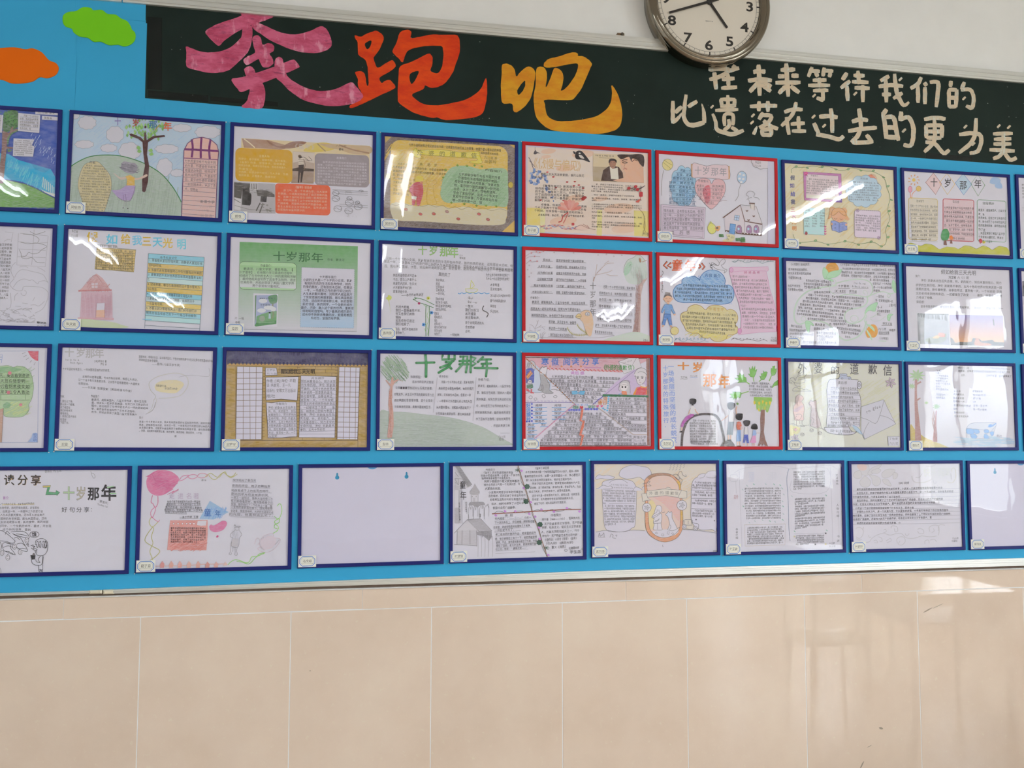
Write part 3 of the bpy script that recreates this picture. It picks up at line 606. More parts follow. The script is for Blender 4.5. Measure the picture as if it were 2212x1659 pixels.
NAMES = {'12': '吴俊逸', '13': '戴唯', '14': '吴佩玲', '15': '谷子歆', '16': '徐菡悦', '17': '吴艺彤', '18': '叶子嘉', '19': '吴一凡', '22': '朱文迪', '23': '梁辰', '24': '曾晓雯', '25': '宋婧童', '26': '赵剑锋', '27': '林睿伊', '28': '刘芷斌', '29': '苏芷晴', '32': '王雯', '33': '王梦宇', '34': '彭非', '35': '钟沛珊', '36': '文艺颖', '37': '丁怡景', '38': '唐弘杰', '42': '葛子涵', '43': '马文婷', '44': '郑慧慧', '45': '郑巧瑜', '46': '叶芷颖', '47': '叶宸轩', '48': '邱靖淇'}
def make_frame(key, label, art=None, red=False, blank=False, inset=(0, 0, 0, 0), paper=None):
    u, v, th = FD[key]; cx, cz = u + FW / 2 * math.cos(th) + FH * math.sin(th), v + FW / 2 * math.sin(th) - FH * math.cos(th) + Z0
    root = empty('picture_frame', (cx, -.0016, cz), label=label, cat='picture frame', group='framed pupils\' posters on the blue board')
    root.rotation_euler = (0, -th, 0)
    k = 'red' if red else 'blue'
    if k not in rim_me:
        o = mesh_obj('frame_rim', ringV, ringF, M['rim_' + k], root); rim_me[k] = o.data
    else:
        o = bpy.data.objects.new('frame_rim', rim_me[k]); COL.objects.link(o); o.parent = root
    w, h = FW - 2 * FB, FH - 2 * FB
    if blank:
        V, T = panel_keyholes(None, w, h, [(-.108, h - .031, .0063), (.107, h - .031, .0063)])
        n = len(V); Wd = [(x, -.0022, z + FB) for x, z in V]
        F = [t if (V[t[1]][0] - V[t[0]][0]) * (V[t[2]][1] - V[t[0]][1]) - (V[t[1]][1] - V[t[0]][1]) * (V[t[2]][0] - V[t[0]][0]) > 0 else t[::-1] for t in T]
        mesh_obj('back_panel', Wd, F, M['back'], root)
        a = [(.0145 * math.cos(t), .0068 * math.sin(t)) for t in np.linspace(math.pi, 2 * math.pi, 14)]
        mesh_obj('finger_notch', [(x, -.0026, h + FB + z + .0005) for x, z in a], [tuple(range(14))], simple('notch_blue', '4f93c8', .4), root)
    else:
        MB().box(-w / 2, w / 2, -.0024, -.0012, FB, FB + h).build('back_panel', M['back'], root)
        l, r, b, t = inset
        x0, x1, z0, z1 = -w / 2 + l, w / 2 - r, FB + b, FB + h - t
        sh = MB().box(x0, x1, -.0030, -.0025, z0, z1).build('paper_sheet', paper or M['paper'], root)
        if art:
            art.emit2(sh, root, th, -.0046)
    V, F = film(int(key) * 7 + 3)
    mesh_obj('clear_cover', V, F, M['film'], root, smooth=True)
    if key in NAMES:
        row4 = key[0] == '4'; rj = random.Random(int(key)); lx, lz = -FW / 2 + .0035 + rj.uniform(-.001, .0015), (.0035 if row4 else .0012) + rj.uniform(0, .001)
        cw, chh = .0535, .0345; y = -FT - .0001
        tg = MB(); tg.box(lx, lx + cw, y - .0006, y, lz, lz + chh); tg = tg.build('name_label', M['card'], root, label='small white name card with blue octagonal border')
        def octo(ins, c): x0, x1, z0, z1 = lx + ins, lx + cw - ins, lz + ins * .7, lz + chh - ins * .7; return [(x0 + c, z0), (x1 - c, z0), (x1, z0 + c), (x1, z1 - c), (x1 - c, z1), (x0 + c, z1), (x0, z1 - c), (x0, z0 + c)]
        for ins, c, ww, mt, nm in ((.0040, .0085, .0019, M['card_blue'], 'blue_border'), (.0078, .0072, .0005, M['card_grey'], 'inner_border')):
            V, F = ribbon(octo(ins, c), ww, True); mesh_obj(nm, [(x, y - .0008, z) for x, z in V], [f for f in F] if True else F, mt, tg)
        nm = NAMES[key]; n = len(nm); V, F, kk = [], [], 0
        for i, ch in enumerate(nm):
            g, t = glyph(ch, -.004, 1); V += [((p[0] - .5 + (i - (n - 1) / 2) * .95 + rj.uniform(-.05, .05)) * .0098 + lx + cw / 2, y - .0008, (p[1] - .36) * .0105 + lz + chh / 2 + .0005) for p in g]; F += [tuple(kk + q for q in tt) for tt in t]; kk += len(g)
        q = len(V); xx = .017; zz = lz + chh / 2 - .0062; V += [(lx + cw / 2 - xx, y - .0008, zz), (lx + cw / 2 + xx, y - .0008, zz), (lx + cw / 2 + xx, y - .0008, zz + .0004), (lx + cw / 2 - xx, y - .0008, zz + .0004)]; F.append((q, q + 1, q + 2, q + 3))
        mesh_obj('name_handwriting', V, F, M['pen'], tg)
    rj = random.Random(int(key) + 50); g = MB(); n = 0
    for sx in (-1, 1):
        for z in (0, FH):
            if rj.random() < .62:
                n += 1; x, zz, s = sx * (FW / 2 + rj.uniform(.0005, .003)), z + (rj.uniform(.0005, .003) * (1 if z else -1)), rj.uniform(.0012, .0024)
                kk = len(g.V); g.V += [(x + s * math.cos(a) * q, -.0005 - dy, zz + s * math.sin(a) * q) for q, dy in ((1, 0), (.7, .0008), (.3, .0012)) for a in np.linspace(0, 5.25, 6)]
                for L in range(2):
                    for i in range(6): j = (i + 1) % 6; g.F.append((kk + L * 6 + i, kk + L * 6 + j, kk + L * 6 + 6 + j, kk + L * 6 + 6 + i))
                g.F.append(tuple(kk + 12 + i for i in range(6)))
    if n: g.build('glue_dabs', M['glue'], root, kind='stuff')
    return root
M['card_blue'] = simple('blue_print', '2f6cc0', .6, spec=.2); M['card_grey'] = simple('grey_print', '6d7580', .6); M['pen'] = simple('black_pen', '4a443f', .6)
def emit2(s, sheet, root, th, yw):
    C_, S_ = math.cos(th), math.sin(th); org = np.array(root.location)
    for part, L in s.P.items():
        vs, fs, cs, ms = [], [], [], []; k = 0
        for V, F, col, m, n in L:
            vs.append(np.column_stack([V, np.full(len(V), n)])); fs.append(F + k); k += len(V); cs.append(np.tile((*col, 1.0), (len(V), 1))); ms.append(np.full(len(F), m))
        V = np.vstack(vs); F = np.vstack(fs); Cc = np.vstack(cs); Mi = np.concatenate(ms)
        step = min(1.5e-5, 0.0020 / max(s.n, 1))
        Wd = px(V[:, :2], yw); a, b, c = Wd[F[:, 0]], Wd[F[:, 1]], Wd[F[:, 2]]; flip = np.cross(b - a, c - a)[:, 1] > 0; F[flip] = F[flip][:, ::-1]
        D = Wd - org; X = D[:, 0] * C_ + D[:, 2] * S_; Z = -D[:, 0] * S_ + D[:, 2] * C_
        ok = None
        hw, z0, z1 = FW / 2 - FB * .5, FB * .5, FH - FB * .5
        X = np.clip(X, -hw, hw); Z = np.clip(Z, z0, z1)
        Lc = np.stack([X, -.0031 - V[:, 2] * step, Z], 1)
        # drop triangles squashed by the clip
        a, b, c = Lc[F[:, 0]], Lc[F[:, 1]], Lc[F[:, 2]]; keep = np.abs(np.cross(b - a, c - a)[:, 1]) > 1e-11; F, Mi = F[keep], Mi[keep]
        if len(F) == 0: continue
        me = bpy.data.meshes.new(part); me.vertices.add(len(Lc)); me.vertices.foreach_set('co', Lc.astype(np.float32).ravel())
        me.loops.add(F.size); me.loops.foreach_set('vertex_index', F.astype(np.int32).ravel())
        me.polygons.add(len(F)); me.polygons.foreach_set('loop_start', np.arange(0, F.size, 3, dtype=np.int32)); me.polygons.foreach_set('loop_total', np.full(len(F), 3, np.int32))
        for mm in INK: me.materials.append(mm)
        me.polygons.foreach_set('material_index', Mi.astype(np.int32))
        ca = me.color_attributes.new('Col', 'FLOAT_COLOR', 'POINT'); ca.data.foreach_set('color', Cc.astype(np.float32).ravel())
        me.update(calc_edges=True)
        o = bpy.data.objects.new(part, me); COL.objects.link(o); o.parent = sheet
Art.emit2 = emit2
# ---------------------------------------------------------------- the pupils' sheets
S1 = '河是一个十岁的小女孩，家乡有她所熟悉的生活和各种传统，她的热情的朋友，还有那些木瓜树。但是这一年，一场意料之外的旅行却让她的人生从此翻天覆地。河和家人被迫离开了饱受蹂躏的美丽家园，搬往美国南部。然而，适应新环境是那么难，新的食物，新的邻居，新的同学，一个全新的城市。最终，河会融入这个新的世界，重新变得聪明和自信吗。年少最美的经历是在成长中不断蜕去稚嫩的皮，变得勇敢而有担当，坚强而有梦想。'
S2 = '赖清河，越裔美国人，儿童文学作家。她出生在越南，随家人一起移民到美国，在努力学习英语的过程中，她也经历了与书中的主人公一样的困境和突破，最终她用英语写作了这本手法独特，语言优美的书，并因此荣获了美国儿童文学界两个非常有分量的奖。'
S3 = '七岁的爱莎有个与众不同的外婆，外婆会在半夜带她溜进动物园，给她讲不眠大陆的故事。外婆去世后，爱莎把外婆的道歉信一封封送出去，认识了恶犬，怪物和酒鬼，学会了爱和守护。这是一个有关于爱和守护的故事，外婆总是站在她唯一的朋友那一边，保护她不被别人欺负。每个七岁的小孩都应该有一个超级英雄，谁不同意谁就脑袋有问题。'
S4 = '童年讲述的是孤独的孩童阿廖沙的成长故事，小说以一个孩子的独特视角审视整个社会及人生。阿廖沙寄居的外祖父家笼罩着浓厚的小市民习气，是一个充满仇恨，令人窒息的家庭。小说真实地描述了自己苦难的童年，反映了当时社会生活的一些典型的特征，同时也展现了上个世纪末俄国社会的广阔画卷。苏联伟大的无产阶级作家，社会主义现实主义文学奠基人。'
S5 = '海伦·凯勒从出生后失去视、听、说的能力，到后来重拾信心、努力求学的生命历程。海伦·凯勒是不幸的，五光十色的世界对他来说是一团漆黑的混沌。她也曾绝望、自暴自弃过，直到有一天，一个叫安妮·莎莉文的老师来到他的身边，一切都发生了改变……最后，她靠自己的努力考进了哈佛。'
S6 = '《傲慢与偏见》是英国女小说家创作的长篇小说，讲述五个待字闺中的千金，主角是二女儿，在舞会上认识了达西但是他为人傲慢，一直到最后生嫌隙，经过一番周折，伊丽莎白解除了对达西的偏见，达西也放下傲慢，有情人终成眷属。你是你，我是我，我们是两个人了到两个个体，我们珍惜在一起的每个时刻，也享受每一段温暖自知的独立状态。'
INKC, GR, LG = '4a464a', '6d696c', 'a09ca6'
def cloudy(s, cx, cy, rx, ry, n=9, amp=.12, rot=0):
    P = []
    for i in range(n * 6):
        a = 2 * math.pi * i / (n * 6); k = 1 + amp * abs(math.sin(n * a / 2)); P.append((cx + rx * k * math.cos(a), cy + ry * k * math.sin(a)))
    return [v for p in P for v in p]
def scribble(a, x0, y0, x1, y1, n, col, w=2, seed=1):
    r = random.Random(seed)
    for _ in range(n):
        x, y = r.uniform(x0, x1), r.uniform(y0, y1); P = [x, y]
        for _ in range(4): x = min(max(x + r.uniform(-1, 1) * (x1 - x0) * .18, x0), x1); y = min(max(y + r.uniform(-1, 1) * (y1 - y0) * .18, y0), y1); P += [x, y]
        a.ls(P, w, col)
# --- row 1
a = Art(0, 220, .15671, 11)   # blue sky, tree and hill
a.r(-700, 80, 800, 1500, '3a55a8', 2); a.f('-700 640 120 720 250 800 700 930 760 1030 790 1290 700 1290 500 1180 300 1100 60 1060 -700 1050', '35a5cf', 2)
a.f('430 850 690 930 620 980 480 930', '2b93c2', 2); a.hatch(150, 850, 620, 1180, 30, -70, 60, 9, '5fc0e0', 90, 60)
a.hatch(420, 480, 760, 760, 20, -40, 30, 5, 'b9c6e4', 40, 120, 0)
for i in range(7): a.l([600 + i * 24, 1040 + i * 22, 590 + i * 26, 1180 + i * 18], 12, 'c5d3dd')
a.f('560 1205 640 1240 760 1270 790 1330 620 1250', 'cfd3d6')
a.f('-700 1050 60 1075 200 1100 360 1140 500 1200 640 1275 790 1350 790 1460 -700 1445', '6fa352', 1); a.hatch(-10, 1320, 760, 1430, 90, -25, 80, 8, '5d9443', 60, 90); a.l('60 1075 200 1100 360 1140 500 1200 640 1275 790 1350', 3, '56704a')
a.fs('60 160 110 130 170 115 240 130 265 200 258 300 235 360 170 390 90 420 40 380 45 260', '3d6b35', 1); a.hatch(70, 160, 240, 340, 22, -8, 150, 7, '5b9448', 85, 60, 0); a.hatch(60, 220, 240, 390, 24, 6, 60, 5, '25502a', 80, 60, 0)
a.fs('100 500 130 440 200 400 250 385 240 410 170 450 130 520 110 690 170 670 120 650', '4b7a3d', 1)
a.f('36 400 90 420 130 430 170 340 190 350 180 390 240 375 245 392 160 430 105 500 95 620 190 628 190 650 95 650 80 800 50 1125 -30 1130 0 900 30 620', '7c5a50', 1)
for P, n, cpl in (('-80 170 50 185 30 430 -80 420', 0, 0), ('255 155 560 185 545 435 250 405', 5, 10), ('490 130 800 150 800 190 490 175', 1, 8), ('582 195 800 210 800 262 580 250', 1, 4), ('190 505 480 520 445 600 480 620 460 760 180 750', 8, 13)): a.f(P, 'c3c1cb'); a.l(P, 2, '6e76a8', c=True)
a.par(280, 190, 535, 210, 278, 365, 5, 10, S1, h=34, rule='8c8fa8'); a.t(520, 152, 760, 165, 26, '六(1)班 语文'); a.t(610, 222, 720, 232, 34, '吴俊逸'); a.par(205, 530, 455, 548, 198, 725, 8, 13, S2, h=20)
a.tv(20, 190, 420, 18, '南部热情的河新的邻居学', INKC, x1=-10)
make_frame('11', 'blue framed crayon poster of a tree under deep blue sky, cut at left, top row', a)
a = Art(0, 0, .30140, 12)   # green hill, girl and tree
a.r(490, 780, 1620, 1620, 'a9bfd9', 1); a.hatch(520, 900, 1580, 1200, 60, -50, 90, 10, 'a0b9da', 60, 130)
for c in (cloudy(a, 625, 880, 60, 45), cloudy(a, 825, 965, 58, 55, 8), cloudy(a, 605, 1035, 62, 27), cloudy(a, 780, 1062, 55, 27), cloudy(a, 930, 1085, 72, 60, 7), cloudy(a, 1195, 1068, 78, 30), cloudy(a, 1305, 918, 62, 26), cloudy(a, 1490, 948, 85, 42), cloudy(a, 1180, 1200, 52, 60, 7), cloudy(a, 1270, 1240, 45, 25), cloudy(a, 540, 830, 28, 22)): a.f(c, 'c2c1cd'); a.l(c, 2, '9095a5', c=True)
a.f('495 1205 560 1160 640 1125 740 1112 860 1118 980 1150 1070 1190 1160 1250 1230 1330 1275 1400 1300 1450 1310 1600 480 1600', '9fb0a2', 1); a.hatch(520, 1350, 1250, 1450, 20, -150, 70, 9, '93a597', 30, 130)
a.ls('500 1200 560 1160 640 1125 740 1112 860 1118 980 1150 1070 1190 1160 1250 1230 1330 1275 1400 1300 1450', 6, '2e7a3e')
a.fs('640 1165 700 1160 745 1200 790 1260 800 1340 780 1420 750 1510 720 1530 620 1515 590 1440 560 1340 570 1260 600 1190', 'beb283', 1); a.l('640 1165 700 1160 745 1200 790 1260 800 1340 780 1420 750 1510 720 1530 620 1515 590 1440 560 1340 570 1260 600 1190', 2, '77766c', sm=True, c=True)
a.t(640, 1165, 695, 1168, 20, '作者:')
for i in range(18):
    y = 1190 + i * 18.5; h = 110 * math.sqrt(max(.15, 1 - ((y - 1345) / 190) ** 2)); a.t(682 - h, y - 4, 682 + h, y + 6, 13.5, ''.join(S2[(i * 13 + j) % len(S2)] for j in range(int(h / 7))), '57524a')
for i in range(90): 
    t = a.rng.uniform(0, 6.28); q = a.rng.uniform(.2, 1); x, y = 1040 + 170 * q * math.cos(t), 915 + 85 * q * math.sin(t); a.fs([x, y, x + 9, y + 12, x + 2, y + 26, x - 7, y + 13], ['7fae62', '9cc17c', '6ea356'][i % 3], 0)
for x, y, d in ((1010, 1060, -1), (1015, 1085, -1), (1065, 1080, 1), (1070, 1105, 1)): a.fs([x, y, x + 20 * d, y - 14, x + 30 * d, y + 4, x + 12 * d, y + 12], '86b468')
a.f('928 960 945 958 1010 985 1034 1010 1034 950 1048 950 1052 1005 1100 975 1180 970 1185 982 1110 990 1062 1020 1055 1110 1070 1190 1062 1300 1045 1370 1035 1380 1020 1372 1020 1290 1040 1190 1028 1100 1022 1020 990 995 935 975', '4d2a2b'); a.e(1043, 912, 8, 9, '4d2a2b')
a.c(845, 872, 48, 62, '十', '7565a8', .012); a.c(975, 882, 56, 60, '岁', 'a8373c', .015); a.c(1098, 895, 62, 58, '那', '2f6c9e', .018); a.c(1202, 908, 62, 66, '年', 'c85a2e', .02); a.l('1145 895 1110 935', 4, 'b84a30')
a.fs('868 1200 885 1160 930 1165 975 1175 985 1215 960 1245 900 1235', '8f8a98', 1); a.hatch(885, 1200, 970, 1210, 30, 14, 60, 6, '6f6a77', 20, 26)
a.f('900 1265 935 1255 975 1280 965 1300 968 1333 908 1335 912 1290', 'd0a938', 1); a.f('905 1330 972 1332 965 1380 935 1438 880 1435 840 1410 800 1365 860 1362', 'a08bb8', 1); a.ls('840 1410 880 1435 935 1438 970 1340', 2, '7c6a94'); a.ls('885 1400 890 1437 905 1440 900 1390', 2, '6d5b86')
a.fs('812 1240 830 1250 860 1270 900 1268 905 1280 870 1290 835 1265', 'bfb0a8'); a.fs('965 1282 1000 1275 1050 1250 1055 1265 1010 1285 970 1292', 'c5ada2'); a.l('893 1438 888 1490', 2, '9c97a0'); a.l('905 1438 915 1495', 2, '9c97a0'); a.e(884, 1492, 5, 3, '333333'); a.e(917, 1496, 5, 3, '333333')
D = '1318 1555 1300 1445 1322 1130 1320 1080 1345 1030 1390 995 1450 985 1510 1000 1555 1040 1568 1090 1565 1150 1545 1570 1300 1560'; a.f('1302 1552 1318 1140 1320 1080 1345 1030 1390 995 1450 985 1510 1000 1555 1040 1568 1090 1562 1150 1545 1570', 'ccaaa4', 1)
a.f('1320 1072 1345 1030 1390 995 1450 985 1510 1000 1555 1040 1566 1085 1565 1150 1318 1132', 'cfa397', 1)
for P in ('1375 1000 1382 1060 1375 1130', '1445 988 1440 1060 1440 1135', '1510 1002 1500 1070 1505 1145'): a.ls(P, 15, '6e2468')
a.l('1322 1072 1400 1074 1568 1085', 15, '6e2468'); a.l('1316 1134 1565 1146', 5, '6e2468'); a.l('1302 1552 1318 1140 1320 1080 1345 1030 1390 995 1450 985 1510 1000 1555 1040 1568 1090 1562 1150 1545 1570', 5, '5f2760')
for i in range(12): a.l([1316 - i * 1.3, 1170 + i * 33, 1556 - i * 1.8, 1186 + i * 33], 2.5, '6d5a6a')
for i in range(7): a.t(1325, 1155 + i * 33, 1548 if i != 6 else 1420, 1168 + i * 33, 24, ''.join(S3[(i * 11 + j) % len(S3)] for j in range(11 if i != 6 else 5)), '5d4550')
a.t(1435, 1445, 1540, 1450, 26, '新蓝小学'); a.t(1435, 1480, 1520, 1484, 22, '六(1)班', 'a98f92'); a.t(1450, 1508, 1500, 1512, 22, '19号', 'a98f92'); a.t(1435, 1545, 1525, 1550, 24, '吴俊逸', 'a98f92')
make_frame('12', 'blue framed poster of a girl and tree on a green hill, top row', a)
a = Art(480, 250, .29385, 13)   # printed poster, yellow grey and orange boxes
a.f('140 165 1085 222 1085 275 1085 500 140 470', 'cbbb98'); a.f('145 168 330 178 520 230 430 250 290 240 160 235', 'a3836f', 2); a.fs('330 180 420 225 520 190 620 195 540 235 440 240 360 215', '8e6b5a', 2); a.fs('600 250 700 200 800 205 830 240 760 262 640 268', 'c9b355', 2); a.fs('720 205 900 215 1085 225 1085 280 960 280 860 250 780 235', 'b9a07a', 2); a.ls('860 215 960 250 1080 275', 10, '9c7a60'); a.ls('700 205 730 235 760 262', 8, 'a08660'); a.ls('160 170 200 200 240 235', 8, 'd8c8b0')
a.t(510, 222, 700, 235, 40, '《童年》', 'bcb2ae', 0, .02); a.t(835, 220, 915, 224, 18, '六(1)班', '6e5d50'); a.t(858, 246, 892, 249, 18, '戴唯', '3f3530', .01)
def rbox(a, x0, y0, x1, y1, sk, rr_, col, m=0, o=0, oc='555555', vs=0):
    P = []
    for cx, cy, a0 in ((x0 + rr_, y0 + rr_, 180), (x1 - rr_, y0 + rr_, 270), (x1 - rr_, y1 - rr_, 0), (x0 + rr_, y1 - rr_, 90)):
        for t in range(0, 91, 18):
            X, Y = cx + rr_ * math.cos(math.radians(a0 + t)), cy + rr_ * math.sin(math.radians(a0 + t)); P += [X + vs * (Y - y0), Y + sk * (X - x0)]
    if col: a.f(P, col, m)
    if o: a.l(P, o, oc, c=True)
a.f('520 262 680 272 672 500 508 495', 'b09d90', 2); a.f('522 265 680 275 678 350 600 330 520 345', 'c5b8ae'); a.f('515 390 560 380 600 385 675 392 674 410 514 408', '4c3d33'); a.f('508 410 674 412 672 500 508 495', '9a8474', 2)
a.e(570, 297, 12, 10, '6d5a48'); a.e(575, 305, 14, 6, '3d3028'); a.f('560 315 592 312 600 360 562 365', 'd3c6ba'); 
for y in (325, 337, 349): a.l([562, y, 598, y - 1], 3, '55463c')
a.f('562 362 600 358 598 410 585 490 575 490 578 420 572 420 565 492 556 492 560 410', '3e302a'); a.ls('560 320 600 305 640 335', 3, '4a3a30'); a.ls('635 300 660 330 610 325', 3, '4a3a30'); a.ls('600 320 610 360 600 400', 5, '7a6656')
rbox(a, 97, 236, 516, 480, .042, 38, 'c79a2c'); rbox(a, 680, 275, 1080, 512, .043, 34, '93898f'); rbox(a, 386, 496, 795, 718, .04, 30, 'd2603c')
a.t(270, 296, 350, 302, 20, '主要人物', 'd9c48e', 0, 0)
for i, (q, t) in enumerate(((1, '阿廖沙：善于观察，聪明伶俐，能力极强，'), (1, '《童年》作者，坚强善良，聪明勇敢，'), (1, '阿廖沙外婆，阿廖沙的外祖母，性格慈祥善良，'), (.35, '热爱生活。'), (1, '卡西林，阿廖沙的外祖父，为人贪婪，残暴'), (.75, '格利高里，正直善良，勤奋忠实'))): a.t(120, 316 + i * 24, 120 + 365 * q, 326 + i * 24 + 10 * q, 18, t, 'd6c08a', 0, 0)
a.t(840, 310, 915, 314, 20, '故事简介', 'c9c4cc', 0, 0); a.par(700, 338, 1065, 356, 698, 492, 8, 19, S4, 'c4bfc6', 17, .9, 0, 0); a.t(530, 525, 660, 530, 20, '《童年》读后感', 'ecc9b8', 0, 0); a.par(410, 548, 775, 562, 405, 690, 7, 18, S4, 'e6bca8', 18, .6, 0, 0, st=60)
a.f('88 485 390 502 392 720 85 710', 'a9a5aa'); a.f('88 490 210 500 200 540 150 530 140 610 88 600', '55524f'); a.f('205 492 265 495 262 548 205 545', 'b9b6b8'); 
for x in (215, 228, 241, 254): a.l([x, 500, x - 2, 540], 5, '4a4745')
a.f('150 520 200 530 205 600 190 660 145 655', '3e3b3a'); a.f('250 545 330 550 385 580 385 600 260 590', '5d5856'); a.f('285 590 330 592 325 635 280 632', '4a4644'); a.f('92 600 140 615 135 700 88 690', 'c0bdc2'); a.l('90 615 135 640', 4, '555250'); a.fs('186 585 205 570 215 585 210 650 190 655', '2f2c2b'); a.l('92 660 200 690 385 700', 3, '6c6967'); a.ls('280 640 250 700', 8, '4c4846'); a.ls('300 645 275 715', 8, '5a5553'); a.hatch(290, 650, 370, 700, 14, 5, 26, 4, '77736f', 14, 26, 0); a.fs('300 600 320 605 322 632 298 630', '2f2c2b'); a.hatch(120, 510, 370, 590, 26, 4, 26, 3, '7c7876', 30, 30, 0)
a.l('810 545 1070 558', 2, '77747a'); a.l('905 560 950 562 948 580 905 578', 2, '77747a', c=True)
for y in (560, 575, 650, 665): a.l([860, y, 1070, y + 12], 1.6, '8f8c92')
for cx, cy, q in ((835, 570, 24), (835, 610, 28), (935, 610, 20), (935, 640, 32), (995, 640, 16), (1000, 670, 30), (850, 685, 30), (930, 700, 30)): a.e(cx, cy, q, q * .75, None, o=2.2, oc='6a676c'); a.ls([cx - q, cy + 4, cx - q * .3, cy - 6, cx + q * .4, cy + 6, cx + q, cy - 2], 2, '77747a')
a.t(912, 735, 1000, 742, 20, '上 i i', 'b0aab0'); a.ls('1000 555 1020 548 1040 556 1020 562', 2.2, '6a676c')
make_frame('13', 'blue framed printed poster with yellow, grey and orange text boxes, top row', a)
a = Art(480, 250, .29385, 14)   # yellow poster with brown border
a.r(1190, 140, 2170, 870, 'c3ac62', 1); a.f('1195 145 2165 205 2160 870 1170 815 1190 500', '7c6b5e', 1); a.hatch(1230, 190, 2100, 230, 30, -30, 110, 7, '6b5a50', 10, 18); a.hatch(2110, 300, 2100, 800, 20, -30, 90, 7, '62534b', 22, 10); a.hatch(1215, 780, 2050, 840, 26, -26, 110, 7, '6b5c52', 10, 14)
rbox(a, 1240, 175, 2100, 745, .062, 70, 'cfae3e', 1, vs=-.01); a.f('2100 205 2168 205 2164 330 2150 240', 'c9a85c'); a.f('2050 860 2160 760 2160 868', 'cba95a'); a.f('1192 145 1250 150 1200 200', 'bfa86a')
a.hatch(1300, 330, 1900, 600, 40, -60, 120, 12, 'cca83c', 120, 130); a.hatch(1260, 300, 1560, 420, 50, -60, 50, 12, 'd0b85c', 60, 60)
a.fs('1240 650 1320 640 1420 665 1520 655 1620 668 1700 680 1780 668 1850 680 1930 690 2010 680 2090 690 2085 760 2060 800 1900 805 1500 780 1290 770 1245 730', 'c5bb9a', 1); a.ls('1240 650 1280 660 1330 645 1380 662 1420 650 1470 668 1520 655 1570 672 1620 660 1660 685 1710 670 1760 690 1810 672 1860 692 1920 680 1980 698 2040 685 2090 700', 3, '9d8f70')
a.fs('1690 380 1800 370 1900 395 2000 385 2090 400 2100 500 2095 660 2010 665 1900 660 1780 640 1650 640 1605 590 1612 520 1630 450', '8fb188', 1); a.hatch(1650, 500, 2060, 560, 50, -60, 160, 8, '84aa7e', 30, 90)
a.fs('1405 255 1430 240 1440 255 1600 250 1760 270 1880 265 1895 300 1910 345 1880 355 1820 345 1830 335 1870 330 1860 315 1700 305 1500 290 1450 285 1460 310 1410 300', 'd4c235', 1); a.l('1405 255 1430 240 1440 255 1600 250 1760 270 1880 265 1895 300 1910 345 1880 355 1820 345 1830 335 1870 330 1860 315 1700 305 1500 290 1450 285 1480 315 1410 300', 2.5, '9c8c30', sm=True, c=True)
for x, ch in zip((1452, 1537, 1618, 1692, 1775, 1850), '外婆的道歉信'): a.c(x, 272 + (x - 1452) * .055, 44, 42, ch, '7c7434', .004, jit=.05)
a.t(1385, 178, 2035, 208, 20, '有关于七岁女孩 BACKMAN (瑞典)弗雷德里克 著 外婆', '4a3d30'); a.t(1372, 215, 2050, 258, 24, '七岁小孩和她那古怪又疯狂的外婆，这是发生在她们身上的故事，她是外婆心里永远的英雄', '4f4432'); a.t(1900, 275, 2045, 285, 20, '陪伴我成长和毕业。', '4f4432'); a.t(1925, 308, 2020, 315, 24, '六(1)班 林', '8d7c3c'); a.t(1925, 338, 2018, 344, 26, '吴佩玲', '8d7c3c'); a.t(1290, 356, 1362, 360, 18, '经典语录', 'a08a3a')
for x, ch in zip((1398, 1462, 1518, 1568), '经典语录'): a.c(x, 355 + (x - 1398) * .06, 24, 24, ch, '8c7836')
for i, (q, n) in enumerate(((1, 22), (1, 22), (.3, 8), (.42, 9), (.4, 9), (.38, 9), (.36, 8), (.3, 7))): a.t(1255, 378 + i * 27.5, 1255 + 390 * q, 386 + i * 27.5 + 18 * q, 20, ''.join(S3[(i * 22 + j) % len(S3)] for j in range(n)), '8a7434' if i > 3 else '6e5d34')
for x, y in ((1725, 372), (1795, 376), (1850, 372), (1905, 380), (1620, 460), (1640, 405), (1680, 645), (1775, 655), (1865, 668), (1935, 668), (2010, 672)): a.fs([x, y, x - 8, y - 12, x, y - 8, x + 3, y - 18, x + 8, y - 8, x + 14, y - 10, x + 8, y + 2], '7d9a3c')
a.t(1930, 398, 2060, 414, 20, '内容简介', '4a4638'); a.par(1715, 428, 2045, 460, 1690, 620, 8, 15, S3, '40403a', 23, .7, 0, ind=1)
a.f('1220 420 1240 455 1205 480 1225 440', 'c3a23a'); a.e(1222, 445, 18, 20, 'c8b33a', o=3, oc='8c7a30'); a.e(2120, 510, 18, 22, 'b8a23a', o=3, oc='8c7a30')
a.e(1448, 470, 30, 30, 'd9bd3c', 1); a.fs('1405 500 1440 488 1470 500 1478 560 1470 600 1450 660 1430 655 1425 610 1415 655 1395 655 1395 590 1375 545', 'b8434a', 1); a.e(1465, 492, 12, 9, 'c98f70'); a.f('1390 590 1430 595 1425 620 1392 612', 'd8cfc8'); a.l('1385 560 1420 590 1440 600', 3, '7c3030')
a.ls('1500 480 1510 470 1520 482 1550 480 1568 470 1572 500 1550 520 1560 600 1575 650 1510 650 1505 560 1515 510 1500 495', 2.5, 'b89440', c=True)
for x, y, c in ((1350, 690, 'c08a70'), (1457, 724, 'c2483a'), (1555, 722, 'b8503c'), (1652, 706, 'a98a80'), (1735, 760, 'c05040'), (1887, 724, 'bf4a3a'), (1953, 764, 'b85a48')): a.e(x, y, 13, 9, c, 1, .3, 2.2, '8a4a3c'); a.l([x - 7, y - 3, x + 6, y + 4], 2, '9a4a40')
a.t(1410, 800, 1750, 820, 30, 'One hotsar och Suger Forlat.', '4c3c30', -.004, .04)
make_frame('14', 'blue framed yellow poster with brown crayon border and green patch, top row', a)
